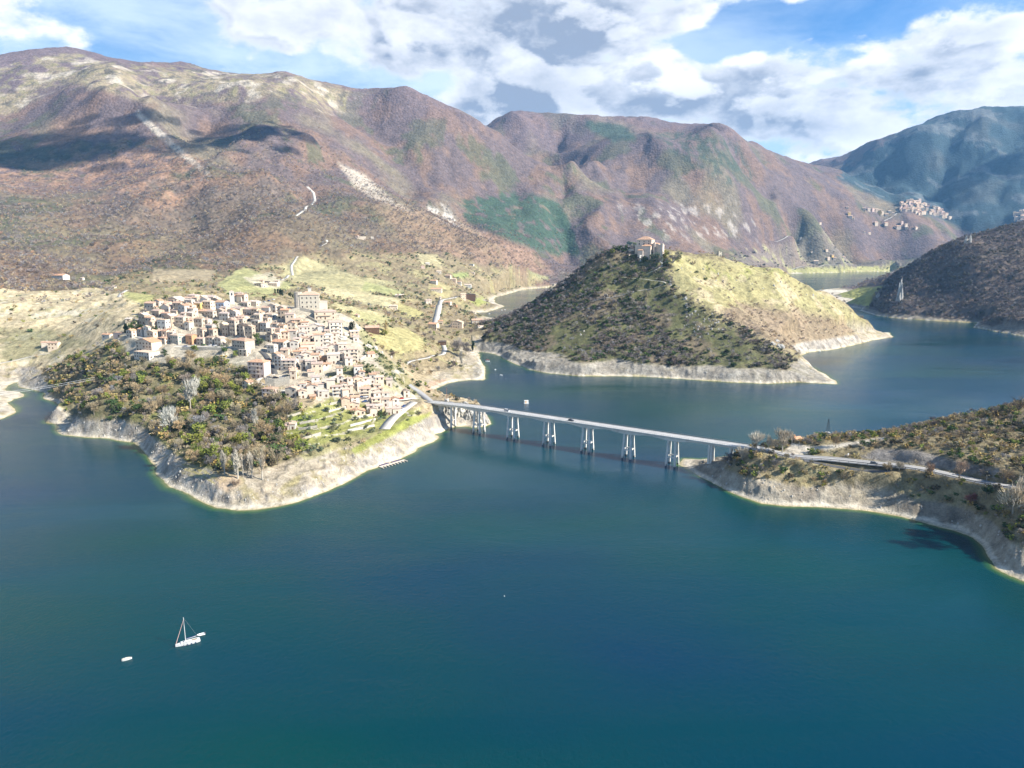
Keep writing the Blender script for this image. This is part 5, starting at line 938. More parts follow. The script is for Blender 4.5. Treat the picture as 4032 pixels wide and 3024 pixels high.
add('hull', hull(L_, 2.7, .95, 'hull', GEL), o)
b = MB(); b.box(-1.2, 2.4, -.75, .75, .9, 1.32); b.box(-3.6, -1.3, -.95, .95, .93, 1.12); add('cabin', b.mesh('cabin', [GEL]), o)
b = MB(); b.box(-.9, 1.9, -.77, -.7, 1.05, 1.22); b.box(-.9, 1.9, .7, .77, 1.05, 1.22); b.box(1.2, 1.7, -.3, .3, 1.33, 1.36); add('cabin_windows', b.mesh('cabin_windows', [GLASS]), o)
b = MB(); b.tube([(.7, 0, 1.2), (.7, 0, 11.2)], [.10, .08], 8); add('mast', b.mesh('mast', [WHITE]), o)
b = MB(); b.tube([(.6, 0, 2.1), (-3.2, 0, 2.3)], .08, 8); add('boom', b.mesh('boom', [WHITE]), o)
b = MB(); b.tube([(.4, 0, 2.3), (-3.0, 0, 2.5)], [.17, .10], 8); add('sail_cover', b.mesh('sail_cover', [NAVY]), o)
b = MB(); b.tube([(4.1, 0, 1.1), (.75, 0, 10.2)], [.11, .05], 6); add('furled_jib', b.mesh('furled_jib', [mat('sail_cloth_red_edge', (.72, .45, .38), .8)]), o)
for y0 in (-1.25, 1.25): b = MB(); b.tube([(.5, y0, .95), (.7, 0, 10.6)], .02, 4); add('shroud', b.mesh('shroud', [METAL]), o)
b = MB(); b.tube([(-4.1, 0, 1.0), (.68, 0, 11.0)], .02, 4); add('backstay', b.mesh('backstay', [METAL]), o)
b = MB(); b.tube([(4.6, 0, .5), (7.2, 1.2, -.1)], .03, 4); add('mooring_line', b.mesh('mooring_line', [DARKM]), o)
b = MB(); b.box(-3.3, -1.5, -.45, .45, 1.13, 1.16); add('cockpit', b.mesh('cockpit', [mat('teak_deck', (.30, .22, .13), .8)]), o)
for x in (-2.6, -1.2, .2, 1.6): b = MB(); b.tube([(x, 1.42, .1), (x, 1.42, .75)], .13, 8); add('fender', b.mesh('fender', [NAVY]), o)
X2_, Y2_, _ = atz(792, 2500); o = thing('dinghy', 'grey inflatable dinghy tied behind the sailboat', 'dinghy', (X2_, Y2_, 0), R(32) + math.pi)
b = MB(); pts = [(-1.4, -.6, .25), (.6, -.6, .25), (1.3, -.3, .3), (1.5, 0, .32), (1.3, .3, .3), (.6, .6, .25), (-1.4, .6, .25)]; b.tube(pts, .2, 8); add('tube', b.mesh('tube', [WHITE], True), o)
b = MB(); b.box(-1.3, 1.2, -.45, .45, .08, .14); b.box(-.3, 0, -.5, .5, .3, .36); add('floor', b.mesh('floor', [mat('grey_fabric', (.25, .25, .33), .8)]), o)
b = MB(); b.box(-1.65, -1.35, -.15, .15, .1, .75); add('outboard', b.mesh('outboard', [DARKM]), o)
X, Y, _ = atz(500, 2598); o = thing('motorboat', 'small cream covered motorboat floating alone left of the sailboat', 'boat', (X, Y, 0), R(28))
add('hull', hull(3.3, 1.6, .5, 'hull', GEL), o); b = MB(); b.poly([(-1.6,-.6,.6),(.6,-.7,.62),(1.5,0,.75),(.6,.7,.62),(-1.6,.6,.6)]); b.box(-1.3, .8, -.55, .55, .56, .7); add('cover', b.mesh('cover', [mat('cream_canvas', (.6, .56, .45), .9)]), o); b = MB(); b.box(-.5, -.1, -.2, .2, .7, .95); add('seat', b.mesh('seat', [WHITE]), o)
def raft(px, py, L, Wd, label, canopy=None, rz=0, name='pedal_boat', cat='boat', col=None, group=None):
    X, Y, _ = atz(px, py); o = thing(name, label, cat, (X, Y, 0), rz, group)
    for y in (-Wd / 2 + .3, Wd / 2 - .3): b = MB(); b.tube([(-L / 2, y, .15), (-L / 2 + .4, y, .2), (L / 2 - .4, y, .2), (L / 2, y, .3)], [.2, .34, .34, .12], 8); add('float', b.mesh('float', [GEL], True), o)
    b = MB(); b.box(-L / 2 + .2, L / 2 - .3, -Wd / 2 + .2, Wd / 2 - .2, .42, .55); b.box(-.5, .1, -Wd / 2 + .4, Wd / 2 - .4, .55, .9); b.box(-.6, -.45, -Wd / 2 + .4, Wd / 2 - .4, .9, 1.3); add('deck', b.mesh('deck', [col or WHITE]), o)
    if canopy:
        b = MB(); b.box(-L * .38, L * .33, -Wd * .48, Wd * .48, 2.1, 2.22); add('canopy', b.mesh('canopy', [canopy]), o)
        for x in (-L * .35, L * .3):
            for y in (-Wd * .42, Wd * .42): b = MB(); b.tube([(x, y, .5), (x, y, 2.1)], .04, 5); add('post', b.mesh('post', [METAL]), o)
    return o
raft(1920, 1423, 6.0, 2.4, 'white pontoon boat with red canopy near the wooded hill shore', mat('dark_red_canvas', (.3, .06, .06), .8), .05, 'pontoon_boat'); raft(1950, 1456, 3.0, 1.6, 'white pedal boat moored beyond the rounded beach point', None, 1.2); raft(1973, 1478, 3.6, 1.6, 'white motorboat right of the pedal boat off the beach point', None, -.3, 'motorboat')
raft(1881, 1388, 3.0, 1.4, 'small dark boat pulled in at the head of the bay', None, .2, 'rowing_boat', col=DARKM); raft(3227, 1384, 3.6, 1.5, 'dark rowing boat at the foot of the right castle hill bank', None, .3, 'rowing_boat', col=DARKM)
for i, (px, py) in enumerate([(1976,1221),(1988,1220),(1927,1236)]): raft(px, py, 3.6, 1.6, ['small white boat nearest the far bay point', 'small white boat right of its twin in the far bay', 'small white boat in the corner of the far bay'][i], None, .5, 'motorboat')
X, Y, _ = atz(2072, 1588); o = thing('floating_cabin', 'white floating cabin with orange posts alone on the bay', 'raft', (X, Y, 0), R(12))
b = MB(); b.box(-2.3, 2.3, -1.6, 1.6, -.2, .45); add('platform', b.mesh('platform', [WHITE]), o); b = MB(); b.box(-1.9, 1.9, -1.3, 1.3, .46, 2.6); add('cabin', b.mesh('cabin', [WHITE]), o); b = MB(); b.box(-2.1, 2.1, -1.5, 1.5, 2.61, 2.8); add('roof', b.mesh('roof', [mat('pale_roof', (.7, .66, .6), .6)]), o)
add('door', wmesh(.9, 1.8, mat('orange_paint', (.7, .35, .05), .6), 'door'), o, loc=(-.6, -1.3, .5), rot=math.pi)
def buoy(px, py, lab, c): X, Y, _ = atz(px, py); b = MB(); b.tube([(0, 0, -.2), (0, 0, .05), (0, 0, .25), (0, 0, .35)], [.1, .22, .2, .04], 10); tag(add('buoy', b.mesh('buoy', [c], True), loc=(X, Y, 0)), lab, 'buoy')
buoy(1992, 1491, 'pale buoy floating off the rounded beach point', WHITE); buoy(1986, 2348, 'single white buoy alone in the open lake', WHITE); buoy(1932, 1429, 'small buoy beside the red-canopied boat', WHITE)
# jetty with finger berths and dark solar covers
A_ = np.array(atz(1492, 1840)[:2]); B_ = np.array(atz(1592, 1812)[:2]); jl = float(np.hypot(*(B_ - A_))); o = thing('jetty', 'pale floating jetty with short finger berths and two dark blue covers along the beach', 'jetty', (A_[0], A_[1], 0), math.atan2(*(B_ - A_)[::-1]))
b = MB(); b.box(0, jl, -1.2, .6, .1, .5); add('walkway', b.mesh('walkway', [mat('pale_planking', (.62, .52, .42), .8)]), o)
for i in range(9): x = .6 + i * (jl - 1.2) / 8; b = MB(); b.box(x - .35, x + .35, -4.0 if i else -4.6, -1.2, .12, .46); add('finger_berth', b.mesh('finger_berth', [mat('pale_planking', (.6, .5, .4))]), o)
for x0 in (1.6, jl * .54): b = MB(); b.box(x0, x0 + jl * .36, .7, 2.3, .5, .75); add('cover_panel', b.mesh('cover_panel', [mat('dark_blue_panel', (.03, .02, .09), .3)]), o)

# ------------------------------------------------------------------ chapel, masts, poles, signs, guard rails
X, Y, Z = site(3136, 1742); o = thing('chapel', 'tiny stone chapel with tiled roof and little belfry on the headland forecourt', 'chapel', (X, Y, Z), R(25))
add('wall', wall_mesh(5, 4, 3, .5, WALL['c'], 'x'), o); add('roof', roof_mesh(5, 4, 3, .5, ROOF[2], 'x'), o); b = MB(); b.box(-2.9, -2.2, -.7, .7, 3, 5.4); b.box(-3.0, -2.1, -.85, .85, 5.4, 5.6); add('belfry', b.mesh('belfry', [WALL['o']]), o); add('door', wmesh(1, 2.1, WOOD, 'door'), o, loc=(-2.5, 0, 0), rot=math.pi/2); add('window', wmesh(.6, .9, GLASS, 'window'), o, loc=(.6, -2, 1.3), rot=math.pi)
def lattice(px, py, hp, label, name='lattice_mast', w0=1.3, dmin=0):
    X, Y, Z = site(px, py, dmin=dmin); h = hp * Y / F4; o = thing(name, label, 'mast', (X, Y, Z)); b = MB(); b.box(-1.6, 1.6, -1.6, 1.6, -2, .5); add('plinth', b.mesh('plinth', [CONC]), o); b = MB(); n = 9
    for k in range(4):
        a = (k % 2 * 2 - 1, k // 2 * 2 - 1); b.tube([(a[0] * w0, a[1] * w0, .5), (a[0] * .15, a[1] * .15, h)], .09, 4)
    for i in range(n):
        z0, z1 = .5 + (h - .5) * i / n, .5 + (h - .5) * (i + 1) / n; q0 = w0 + (.15 - w0) * i / n; q1 = w0 + (.15 - w0) * (i + 1) / n
        for s in (-1, 1): b.tube([(-q0, s * q0, z0), (q1, s * q1, z1)], .05, 3); b.tube([(s * q0, -q0, z0), (s * q1, q1, z1)], .05, 3)
    add('lattice', b.mesh('lattice', [DARKM]), o); b = MB(); b.box(-1.1, 1.1, -.08, .08, h - .6, h - .45); add('crossarm', b.mesh('crossarm', [DARKM]), o); return (X, Y, Z + h)
lattice(3259, 1704, 58, 'dark lattice mast on a pale plinth at the headland crest')
def pole(px, py, hp, label, M=None, arm=True, dmin=0):
    X, Y, Z = site(px, py, dmin=dmin); h = hp * Y / F4; o = thing('utility_pole', label, 'pole', (X, Y, Z)); b = MB(); b.tube([(0, 0, -1), (0, 0, h)], [.18, .12], 7); add('shaft', b.mesh('shaft', [M or mat('weathered_wood', (.30, .24, .17), .9)]), o)
    if arm: 
        for z in (h - .4, h - 1.6): b = MB(); b.box(-1.1, 1.1, -.08, .08, z, z + .14); add('crossarm', b.mesh('crossarm', [DARKM]), o)
    return (X, Y, Z + h)
pole(1759, 1570, 46, 'rusty steel pole with crossarms standing on the rock outcrop by the bridge', mat('rusty_steel', (.30, .12, .08), .8)); pole(3980, 1682, 52, 'tall wooden pole at the upper right of the headland'); pole(4008, 1664, 42, 'wooden pole behind the taller one at the upper right of the headland'); pole(1487, 1568, 0 or 45, 'slim grey street pole beside the lower street', METAL); pA = pole(375, 1508, 24, 'wooden cable pole on the wooded slope left of the village'); pole(3191, 1790, 22, 'grey signpost pole at the headland junction', METAL, False); pole(3145, 1767, 30, 'thin pole at the edge of the chapel forecourt', METAL, False); pole(3884, 1895, 24, 'grey marker pole beside the headland road', METAL, False)
for i, dz in enumerate((0, -1.6)):
    e = atz(62 if i == 0 else 70, 1600 + 8 * i, 12); b = MB(); P0, P1 = Vector(pA) + Vector((0, 0, dz - .3)), Vector((-560.0, 520 - 12 * i, 30.0)); b.tube([P0.lerp(P1, t) - Vector((0, 0, 14 * 4 * t * (1 - t) * .5)) for t in np.linspace(0, 1, 24)], .09, 4); tag(add('power_cable', b.mesh('power_cable', [mat('bright_cable', (.7, .7, .68), .4)])), ['upper pale cable sagging across the left inlet', 'lower pale cable sagging across the left inlet'][i], 'cable')
X, Y, Z = site(3339, 1801); o = thing('road_sign', 'white rectangular road sign on a post beside the headland road', 'road sign', (X, Y, Z), R(10)); b = MB(); b.tube([(0, 0, -.5), (0, 0, 1.6)], .06, 6); add('post', b.mesh('post', [METAL]), o); b = MB(); b.box(-.45, .45, -.05, .05, 1.2, 2.6); add('panel', b.mesh('panel', [WHITE]), o)
def guard(X, Y, Z, nx, ny, off, label):
    o = thing('guardrail', label, 'guardrail', (float(X[0]), float(Y[0]), float(Z[0]))); P = [(X[i] + nx[i] * off - X[0], Y[i] + ny[i] * off - Y[0], Z[i] + .1 - Z[0]) for i in range(len(X))]
    b = MB(); 
    for i in range(len(P) - 1):
        a, c = P[i], P[i + 1]; b.poly([(a[0], a[1], a[2] + .5), (c[0], c[1], c[2] + .5), (c[0], c[1], c[2] + .85), (a[0], a[1], a[2] + .85)]); b.poly([(a[0] + .07, a[1] + .07, a[2] + .5), (a[0] + .07, a[1] + .07, a[2] + .85), (c[0] + .07, c[1] + .07, c[2] + .85), (c[0] + .07, c[1] + .07, c[2] + .5)])
    add('rail', b.mesh('rail', [mat('rusty_guardrail', (.20, .17, .15), .7)]), o); b = MB(); [b.box(p[0] - .08, p[0] + .08, p[1] - .08, p[1] + .08, p[2] - .3, p[2] + .8) for p in P[::1]]; add('posts', b.mesh('posts', [DARKM]), o)['kind'] = 'stuff'
nm, X, Y, Z, wd, mt = RD[0]; tx, ty = np.gradient(X), np.gradient(Y); L = np.hypot(tx, ty); guard(X, Y, Z, -ty / L, tx / L, -4.5, 'dark guardrail along the lake side of the headland road')
# retaining walls
def wall_strip(pts, h, th, label, M=STONEW, dmin=480, dmax=880, name='retaining_wall', cat='wall'):
    P = [site(px, py, dmin=dmin, dmax=dmax) for px, py in pts]; x0, y0, z0 = P[0]; b = MB()
    for i in range(len(P) - 1):
        a, c = P[i], P[i + 1]; n = Vector((-(c[1] - a[1]), c[0] - a[0], 0)).normalized() * th
        lo = lambda q, s, z: (q[0] - x0 + n.x * s, q[1] - y0 + n.y * s, q[2] - z0 + z)
        v0 = len(b.v); b.v += [lo(a, 0, -2), lo(c, 0, -2), lo(c, 1, -2), lo(a, 1, -2), lo(a, 0, h), lo(c, 0, h), lo(c, 1, h), lo(a, 1, h)]
        for f in ((0, 3, 2, 1), (4, 5, 6, 7), (0, 1, 5, 4), (1, 2, 6, 5), (2, 3, 7, 6), (3, 0, 4, 7)): b.f.append(tuple(v0 + k for k in f)); b.m.append(0)
    return tag(add(name, b.mesh(name, [M]), loc=(x0, y0, z0)), label, cat)
wall_strip([(717,1378),(800,1380),(887,1383)], 3.2, .8, 'long stone retaining wall under the car park terrace'); wall_strip([(1045,1518),(1082,1524),(1141,1512)], 6.5, 1.0, 'tall curved grey retaining wall beside the pink house'); wall_strip([(1137,1231),(1180,1222),(1225,1232),(1250,1240)], 3.2, .8, 'stone rampart in front of the square castle'); wall_strip([(1208,1250),(1250,1272)], 2.2, .7, 'dark stone wall descending below the castle rampart')
for i, (pts, lab) in enumerate([([(1133,1645),(1160,1638),(1190,1628)], 'pale terrace wall at the top left of the bright gardens'), ([(1180,1672),(1215,1665),(1240,1660)], 'second terrace wall down the bright gardens'), ([(1175,1695),(1210,1690),(1250,1684)], 'third terrace wall down the bright gardens'), ([(1178,1736),(1220,1724),(1265,1710)], 'lowest terrace wall of the bright gardens'), ([(1300,1595),(1350,1585),(1400,1575)], 'terrace wall under the lower street'), ([(1295,1625),(1350,1612),(1380,1600)], 'terrace wall left of the low tiled houses'), ([(1380,1680),(1430,1668),(1480,1655)], 'terrace wall above the lakeside restaurant'), ([(1370,1700),(1430,1690),(1475,1680)], 'lowest pale terrace wall by the lakeside restaurant'), ([(1400,1650),(1450,1640),(1500,1625)], 'terrace wall behind the lakeside restaurant'), ([(1230,1510),(1290,1500),(1340,1480)], 'pale garden wall below the middle white houses'), ([(1450,1520),(1485,1512)], 'pale wall right of the highest lower house'), ([(1420,1420),(1440,1405),(1460,1398)], 'pale wall on the rocky ridge side')]): wall_strip(pts, 1.7, .6, lab, PALEM if i > 4 else STONEW, name='terrace_wall')
# ------------------------------------------------------------------ tree prototypes
def leafmat(name, col, rnd=.25, trans=.0):
    return mat(name, col, .9, .25, .35, 0, rnd, spec=.1)
LM_ = {'bare': leafmat('bare_twigs_brown', (.38, .30, .18)), 'grey': leafmat('bare_twigs_grey', (.28, .25, .225)), 'mauve': leafmat('bare_twigs_mauve', (.19, .155, .145)), 'rust': leafmat('russet_leaves', (.32, .215, .14)), 'pale': leafmat('bare_twigs_pale', (.48, .43, .34)),
       'ever': leafmat('evergreen_leaves', (.06, .095, .03), .4), 'olive': leafmat('olive_leaves', (.16, .18, .10), .3), 'ivy': leafmat('ivy_leaves', (.20, .22, .045), .35), 'cyp': leafmat('cypress_leaves', (.03, .05, .025), .2), 'red': leafmat('red_twigs', (.30, .10, .08), .1), 'gold': leafmat('larch_gold', (.34, .26, .10), .2), 'dark': leafmat('dark_scrub', (.12, .105, .07), .4)}
BARK = mat('bark', (.20, .17, .13), .95, .3, 1.0); BARKP = mat('pale_bark', (.42, .38, .31), .95, .2, 1.0)
def crown_mesh(name, kind, n, seed, rx=.42, rz=.40, zc=.6, leaf=False, sz=.055, M=None, fan=False):
    """unit-height crown; thin twigs or small leaf faces spread through clumps of an uneven volume"""
    r = random.Random(seed); b = MB(); cl = []
    for i in range(11 if leaf else 9):
        a = r.uniform(0, 6.28); rr = rx * r.uniform(.2, .78) ; cl.append((rr * math.cos(a), rr * math.sin(a), zc + rz * r.uniform(-.65, .72), r.uniform(.30, .52) * rx))
    for i in range(n):
        c = r.choice(cl); d = Vector((r.gauss(0, 1), r.gauss(0, 1), r.gauss(0, 1))).normalized() * (r.random() ** .45)
        p = Vector(c[:3]) + Vector((d.x * c[3], d.y * c[3], d.z * c[3] * (rz / rx)))
        if p.z < .1: continue
        if leaf:
            s = sz * r.uniform(.6, 1.3); u = Vector((r.gauss(0, 1), r.gauss(0, 1), r.gauss(0, .6))).normalized(); v = u.cross(Vector((r.gauss(0, 1), r.gauss(0, 1), r.gauss(0, 1)))).normalized()
            b.poly([p - u * s, p + v * s * .8, p + u * s, p - v * s * .8])
        else:
            o = Vector((0, 0, zc - rz * (.9 if not fan else 1.3))); u = (p - o).normalized(); u = (u + Vector((r.gauss(0, .28), r.gauss(0, .28), r.gauss(0, .2)))).normalized(); w_ = u.cross(Vector((r.gauss(0, 1), r.gauss(0, 1), r.gauss(0, 1)))).normalized()
            l = r.uniform(.07, .15) * (1.5 if fan else 1); s = sz * .26 * r.uniform(.6, 1.4); b.poly([p - w_ * s, p + w_ * s, p + u * l * 1.0 + w_ * s * .2])
    return b.mesh(name, [M or LM_[kind]])
def limbs_mesh(name, seed, M, h=.95, spread=.34, n=9, r0=.028, fork=.22, up=1.0):
    r = random.Random(seed); b = MB(); b.tube([(0, 0, -.05), (r.uniform(-.02, .02), r.uniform(-.02, .02), fork), (r.uniform(-.03, .03), r.uniform(-.03, .03), h * .62)], [r0, r0 * .8, r0 * .35], 6)
    for i in range(n):
        a = 6.28 * i / n + r.uniform(-.4, .4); z0 = fork + r.uniform(0, .25); e = Vector((math.cos(a) * spread * r.uniform(.5, 1), math.sin(a) * spread * r.uniform(.5, 1), min(h, z0 + r.uniform(.22, .5) * up))); s0 = Vector((0, 0, z0)); m = s0.lerp(e, .5) + Vector((0, 0, -.03 * up)) + Vector((math.cos(a), math.sin(a), 0)) * .02
        b.tube([s0, m, e], [r0 * .5, r0 * .32, r0 * .12], 4, cap=False)
        for j in range(3):
            q = m.lerp(e, r.uniform(0, .7)); f = q + (e - m).normalized() * .14 + Vector((r.gauss(0, .07), r.gauss(0, .07), r.uniform(.0, .1))); b.tube([q, f], [r0 * .2, r0 * .07], 3, cap=False)
    return b.mesh(name, [M])
def proto(kind, seed, **k):
    leaf = kind in ('ever', 'olive', 'ivy', 'cyp', 'gold', 'dark'); return crown_mesh('crown', kind, k.pop('n', 260 if leaf else 420), seed, leaf=leaf, **k)
lib = bpy.data.collections.new
def make_lib(name, specs):
    c = bpy.data.collections.new(name)
    for i, (kind, n, k) in enumerate(specs):
        b = proto(kind, 100 + i * 7, n=n, **k); o = bpy.data.objects.new(f'{name}_{i:02d}', b); c.objects.link(o)
    return c
bush = dict(rx=.55, rz=.38, zc=.42)
LIBS = {'scrub': make_lib('scrub_shapes', [('bare', 150, dict(sz=.16, **bush)), ('bare', 150, dict(sz=.15)), ('grey', 150, dict(sz=.15)), ('gold', 80, dict(sz=.11, **bush)), ('bare', 130, dict(sz=.16, **bush)), ('dark', 90, dict(sz=.11, **bush)), ('ever', 100, dict(sz=.11, **bush)), ('ivy', 90, dict(sz=.10))]),
        'dark': make_lib('dark_scrub_shapes', [('dark', 90, dict(sz=.12, **bush)), ('mauve', 130, dict(sz=.16)), ('grey', 140, dict(sz=.16)), ('mauve', 130, dict(sz=.16, **bush)), ('ever', 90, dict(sz=.12, **bush)), ('grey', 130, dict(sz=.16, **bush))]),
        'right': make_lib('wood_shapes', [('mauve', 110, dict(sz=.17)), ('dark', 80, dict(sz=.12)), ('grey', 110, dict(sz=.17)), ('mauve', 110, dict(sz=.17, **bush)), ('mauve', 110, dict(sz=.17))]),
        'brown': make_lib('brown_scrub_shapes', [('bare', 130, dict(sz=.17, **bush)), ('mauve', 130, dict(sz=.17)), ('bare', 130, dict(sz=.17)), ('rust', 120, dict(sz=.17)), ('mauve', 110, dict(sz=.17, **bush))]),
        'forest': make_lib('forest_shapes', [('mauve', 46, dict(sz=.42, **bush)), ('mauve', 46, dict(sz=.40)), ('bare', 46, dict(sz=.40)), ('grey', 46, dict(sz=.40)), ('rust', 46, dict(sz=.40)), ('mauve', 46, dict(sz=.4)), ('grey', 46, dict(sz=.4, **bush))]),
        'valley': make_lib('valley_shapes', [('bare', 60, dict(sz=.36, **bush)), ('bare', 60, dict(sz=.34)), ('grey', 60, dict(sz=.34)), ('rust', 60, dict(sz=.34)), ('bare', 60, dict(sz=.34)), ('olive', 50, dict(sz=.16, **bush)), ('ever', 36, dict(sz=.16, **bush))]),
        'green': make_lib('green_shapes', [('ever', 110, dict(sz=.11)), ('olive', 110, dict(sz=.10, **bush)), ('ever', 100, dict(sz=.12, **bush))]),
        'olive': make_lib('olive_shapes', [('olive', 120, dict(sz=.10, **bush)), ('olive', 120, dict(sz=.10)), ('ivy', 90, dict(sz=.10, **bush))])}
def scatter(name, P, S, libc, seed):
    if len(P) == 0: return
    me = bpy.data.meshes.new(name); me.vertices.add(len(P)); me.vertices.foreach_set('co', np.asarray(P, np.float32).ravel())
    me.attributes.new('size', 'FLOAT', 'POINT').data.foreach_set('value', np.asarray(S, np.float32)); o = add(name, me); tag(o, kind='stuff')
    ng = bpy.data.node_groups.new(name, 'GeometryNodeTree'); ng.interface.new_socket('Geometry', in_out='INPUT', socket_type='NodeSocketGeometry'); ng.interface.new_socket('Geometry', in_out='OUTPUT', socket_type='NodeSocketGeometry')
    N = ng.nodes; gi = N.new('NodeGroupInput'); go = N.new('NodeGroupOutput'); ip = N.new('GeometryNodeInstanceOnPoints'); ci = N.new('GeometryNodeCollectionInfo'); ci.inputs[0].default_value = libc; ci.inputs['Separate Children'].default_value = True; ci.inputs['Reset Children'].default_value = True
    rv = N.new('FunctionNodeRandomValue'); rv.data_type = 'FLOAT_VECTOR'; rv.inputs[0].default_value = (-.06, -.06, 0); rv.inputs[1].default_value = (.06, .06, 6.28); rv.inputs['Seed'].default_value = seed
    at = N.new('GeometryNodeInputNamedAttribute'); at.data_type = 'FLOAT'; at.inputs[0].default_value = 'size'; r2 = N.new('FunctionNodeRandomValue'); r2.data_type = 'FLOAT_VECTOR'; r2.inputs[0].default_value = (.85, .85, .8); r2.inputs[1].default_value = (1.25, 1.25, 1.15); r2.inputs['Seed'].default_value = seed + 1
    mu = N.new('ShaderNodeVectorMath'); mu.operation = 'SCALE'; L = ng.links
    L.new(gi.outputs[0], ip.inputs['Points']); L.new(ci.outputs[0], ip.inputs['Instance']); ip.inputs['Pick Instance'].default_value = True; L.new(rv.outputs[0], ip.inputs['Rotation']); L.new(r2.outputs[0], mu.inputs[0]); L.new(at.outputs[0], mu.inputs['Scale']); L.new(mu.outputs[0], ip.inputs['Scale']); L.new(ip.outputs[0], go.inputs[0])
    md = o.modifiers.new('spread', 'NODES'); md.node_group = ng; return o

# ------------------------------------------------------------------ where things grow
hid = (HH + 9 - CAMH) / RR; run = np.maximum.accumulate((HH - CAMH) / RR, axis=1); vis = hid > np.concatenate([np.full((na, 1), -9), run[:, :-1]], 1) - .012
vis &= np.abs(AZ) < R(41)
area = np.gradient(RR, axis=1) * np.gradient(AZ, axis=0) * RR
occ = np.zeros(GX.shape, bool)
def clear(x, y, r):
    global occ
    occ |= (np.abs(GX - x) < r) & (np.abs(GY - y) < r)
for it in H_ITEMS: clear(it[12][0], it[12][1] , 5)
for (nm, X, Y, Z, wd, mt) in RD:
    for i in range(len(X)): clear(X[i], Y[i], wd * .5 + 1.2)
nrs = np.random.RandomState(5)
def sample(mask, dens, spacing):
    lam = np.where(mask & vis & ~occ & (HH > 1.5), area * np.clip(dens, 0, 1) / spacing ** 2, 0); k = nrs.poisson(lam); I, J = np.nonzero(k); rep = k[I, J]; I = np.repeat(I, rep); J = np.repeat(J, rep)
    a = AZ[I, J] + (nrs.rand(len(I)) - .5) * np.gradient(azs)[I]; r = RR[I, J] + (nrs.rand(len(I)) - .5) * np.gradient(rs)[J]; x, y = np.sin(a) * r, np.cos(a) * r
    return np.c_[x, y, ground(x, y) - .25]
clump = np.clip(.65 + .9 * nC + .5 * nB, 0, 1)
near_ = RR < 1150
def grow(name, mask, dens, spacing, smin, smax, libn, seed):
    P = sample(mask, dens, spacing); S = smin + (smax - smin) * nrs.rand(len(P)) ** 1.5; scatter(name, P, S, LIBS[libn], seed); print('STUFF', name, len(P)); return P
isv = vw > .4; isg = gard > .3; isl = ls > .3
grow('slope_undergrowth', isv, FOR * np.clip(.8 + .5 * nC, .3, 1), 4.2, 3.5, 7.5, 'scrub', 11)
grow('garden_shrubs', (isg | (rs_ > .3)) & (RR < 900), FOR * clump * 1.3, 5.0, 2.0, 4.5, 'olive', 12)
grow('village_shrubs', (vill > .3) & (RR < 900), FOR * 2 * clump, 5.0, 1.5, 3.5, 'green', 13)
grow('hillside_shrubs', isl | ((flatv | (RR < 1150)) & (GX < -20) & (vw < .4) & (gard < .3) & (vill < .3) & (rs_ < .3)), FOR * clump * clump, 6.0, 2.2, 6.0, 'scrub', 14)
grow('headland_scrub', hd & (RR < 900), FOR * np.clip(.85 + .5 * nC, .3, 1), 2.5, 2.0, 5.0, 'scrub', 15)
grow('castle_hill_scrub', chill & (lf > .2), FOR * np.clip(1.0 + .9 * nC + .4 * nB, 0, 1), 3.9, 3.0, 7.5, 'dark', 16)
grow('castle_hill_thicket', chill & (lf <= .2), FOR * np.clip(.6 + 1.0 * nC + .5 * nB, 0, 1), 5.0, 2.0, 6.0, 'brown', 17)
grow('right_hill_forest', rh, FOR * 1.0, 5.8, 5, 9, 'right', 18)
grow('plateau_trees', (plat > .3) & (RR > 2600), .5 + .8 * nC, 24, 7, 14, 'dark', 22)
grow('valley_trees', (RR > 1150) & (RR < 2400) & ~rh & ~chill & (val > .3), FOR * np.clip(.7 + 1.1 * nC + .6 * nB, 0, 1), 8.0, 4, 9, 'valley', 23)
grow('foothill_trees', (RR > 1150) & (RR < 2400) & ~rh & ~chill & (val <= .3), FOR * np.clip(.8 + .5 * nC, .3, 1), 8.5, 5, 11, 'forest', 19)
grow('mountain_forest', (RR >= 2400) & (RR < 3100), FOR * np.clip(.85 + .4 * nC, .3, 1) * (1 - sstep(2500, 3100, RR)), 12.0, 6, 10, 'forest', 20)
# hedges along field edges
edge = np.clip((FM > .2) & (FM < .8), 0, 1) * (RR > 760) * (RR < 2300); grow('field_hedges', edge > 0, edge * (nB > -.2) * .9, 5.0, 3, 6.5, 'valley', 21)

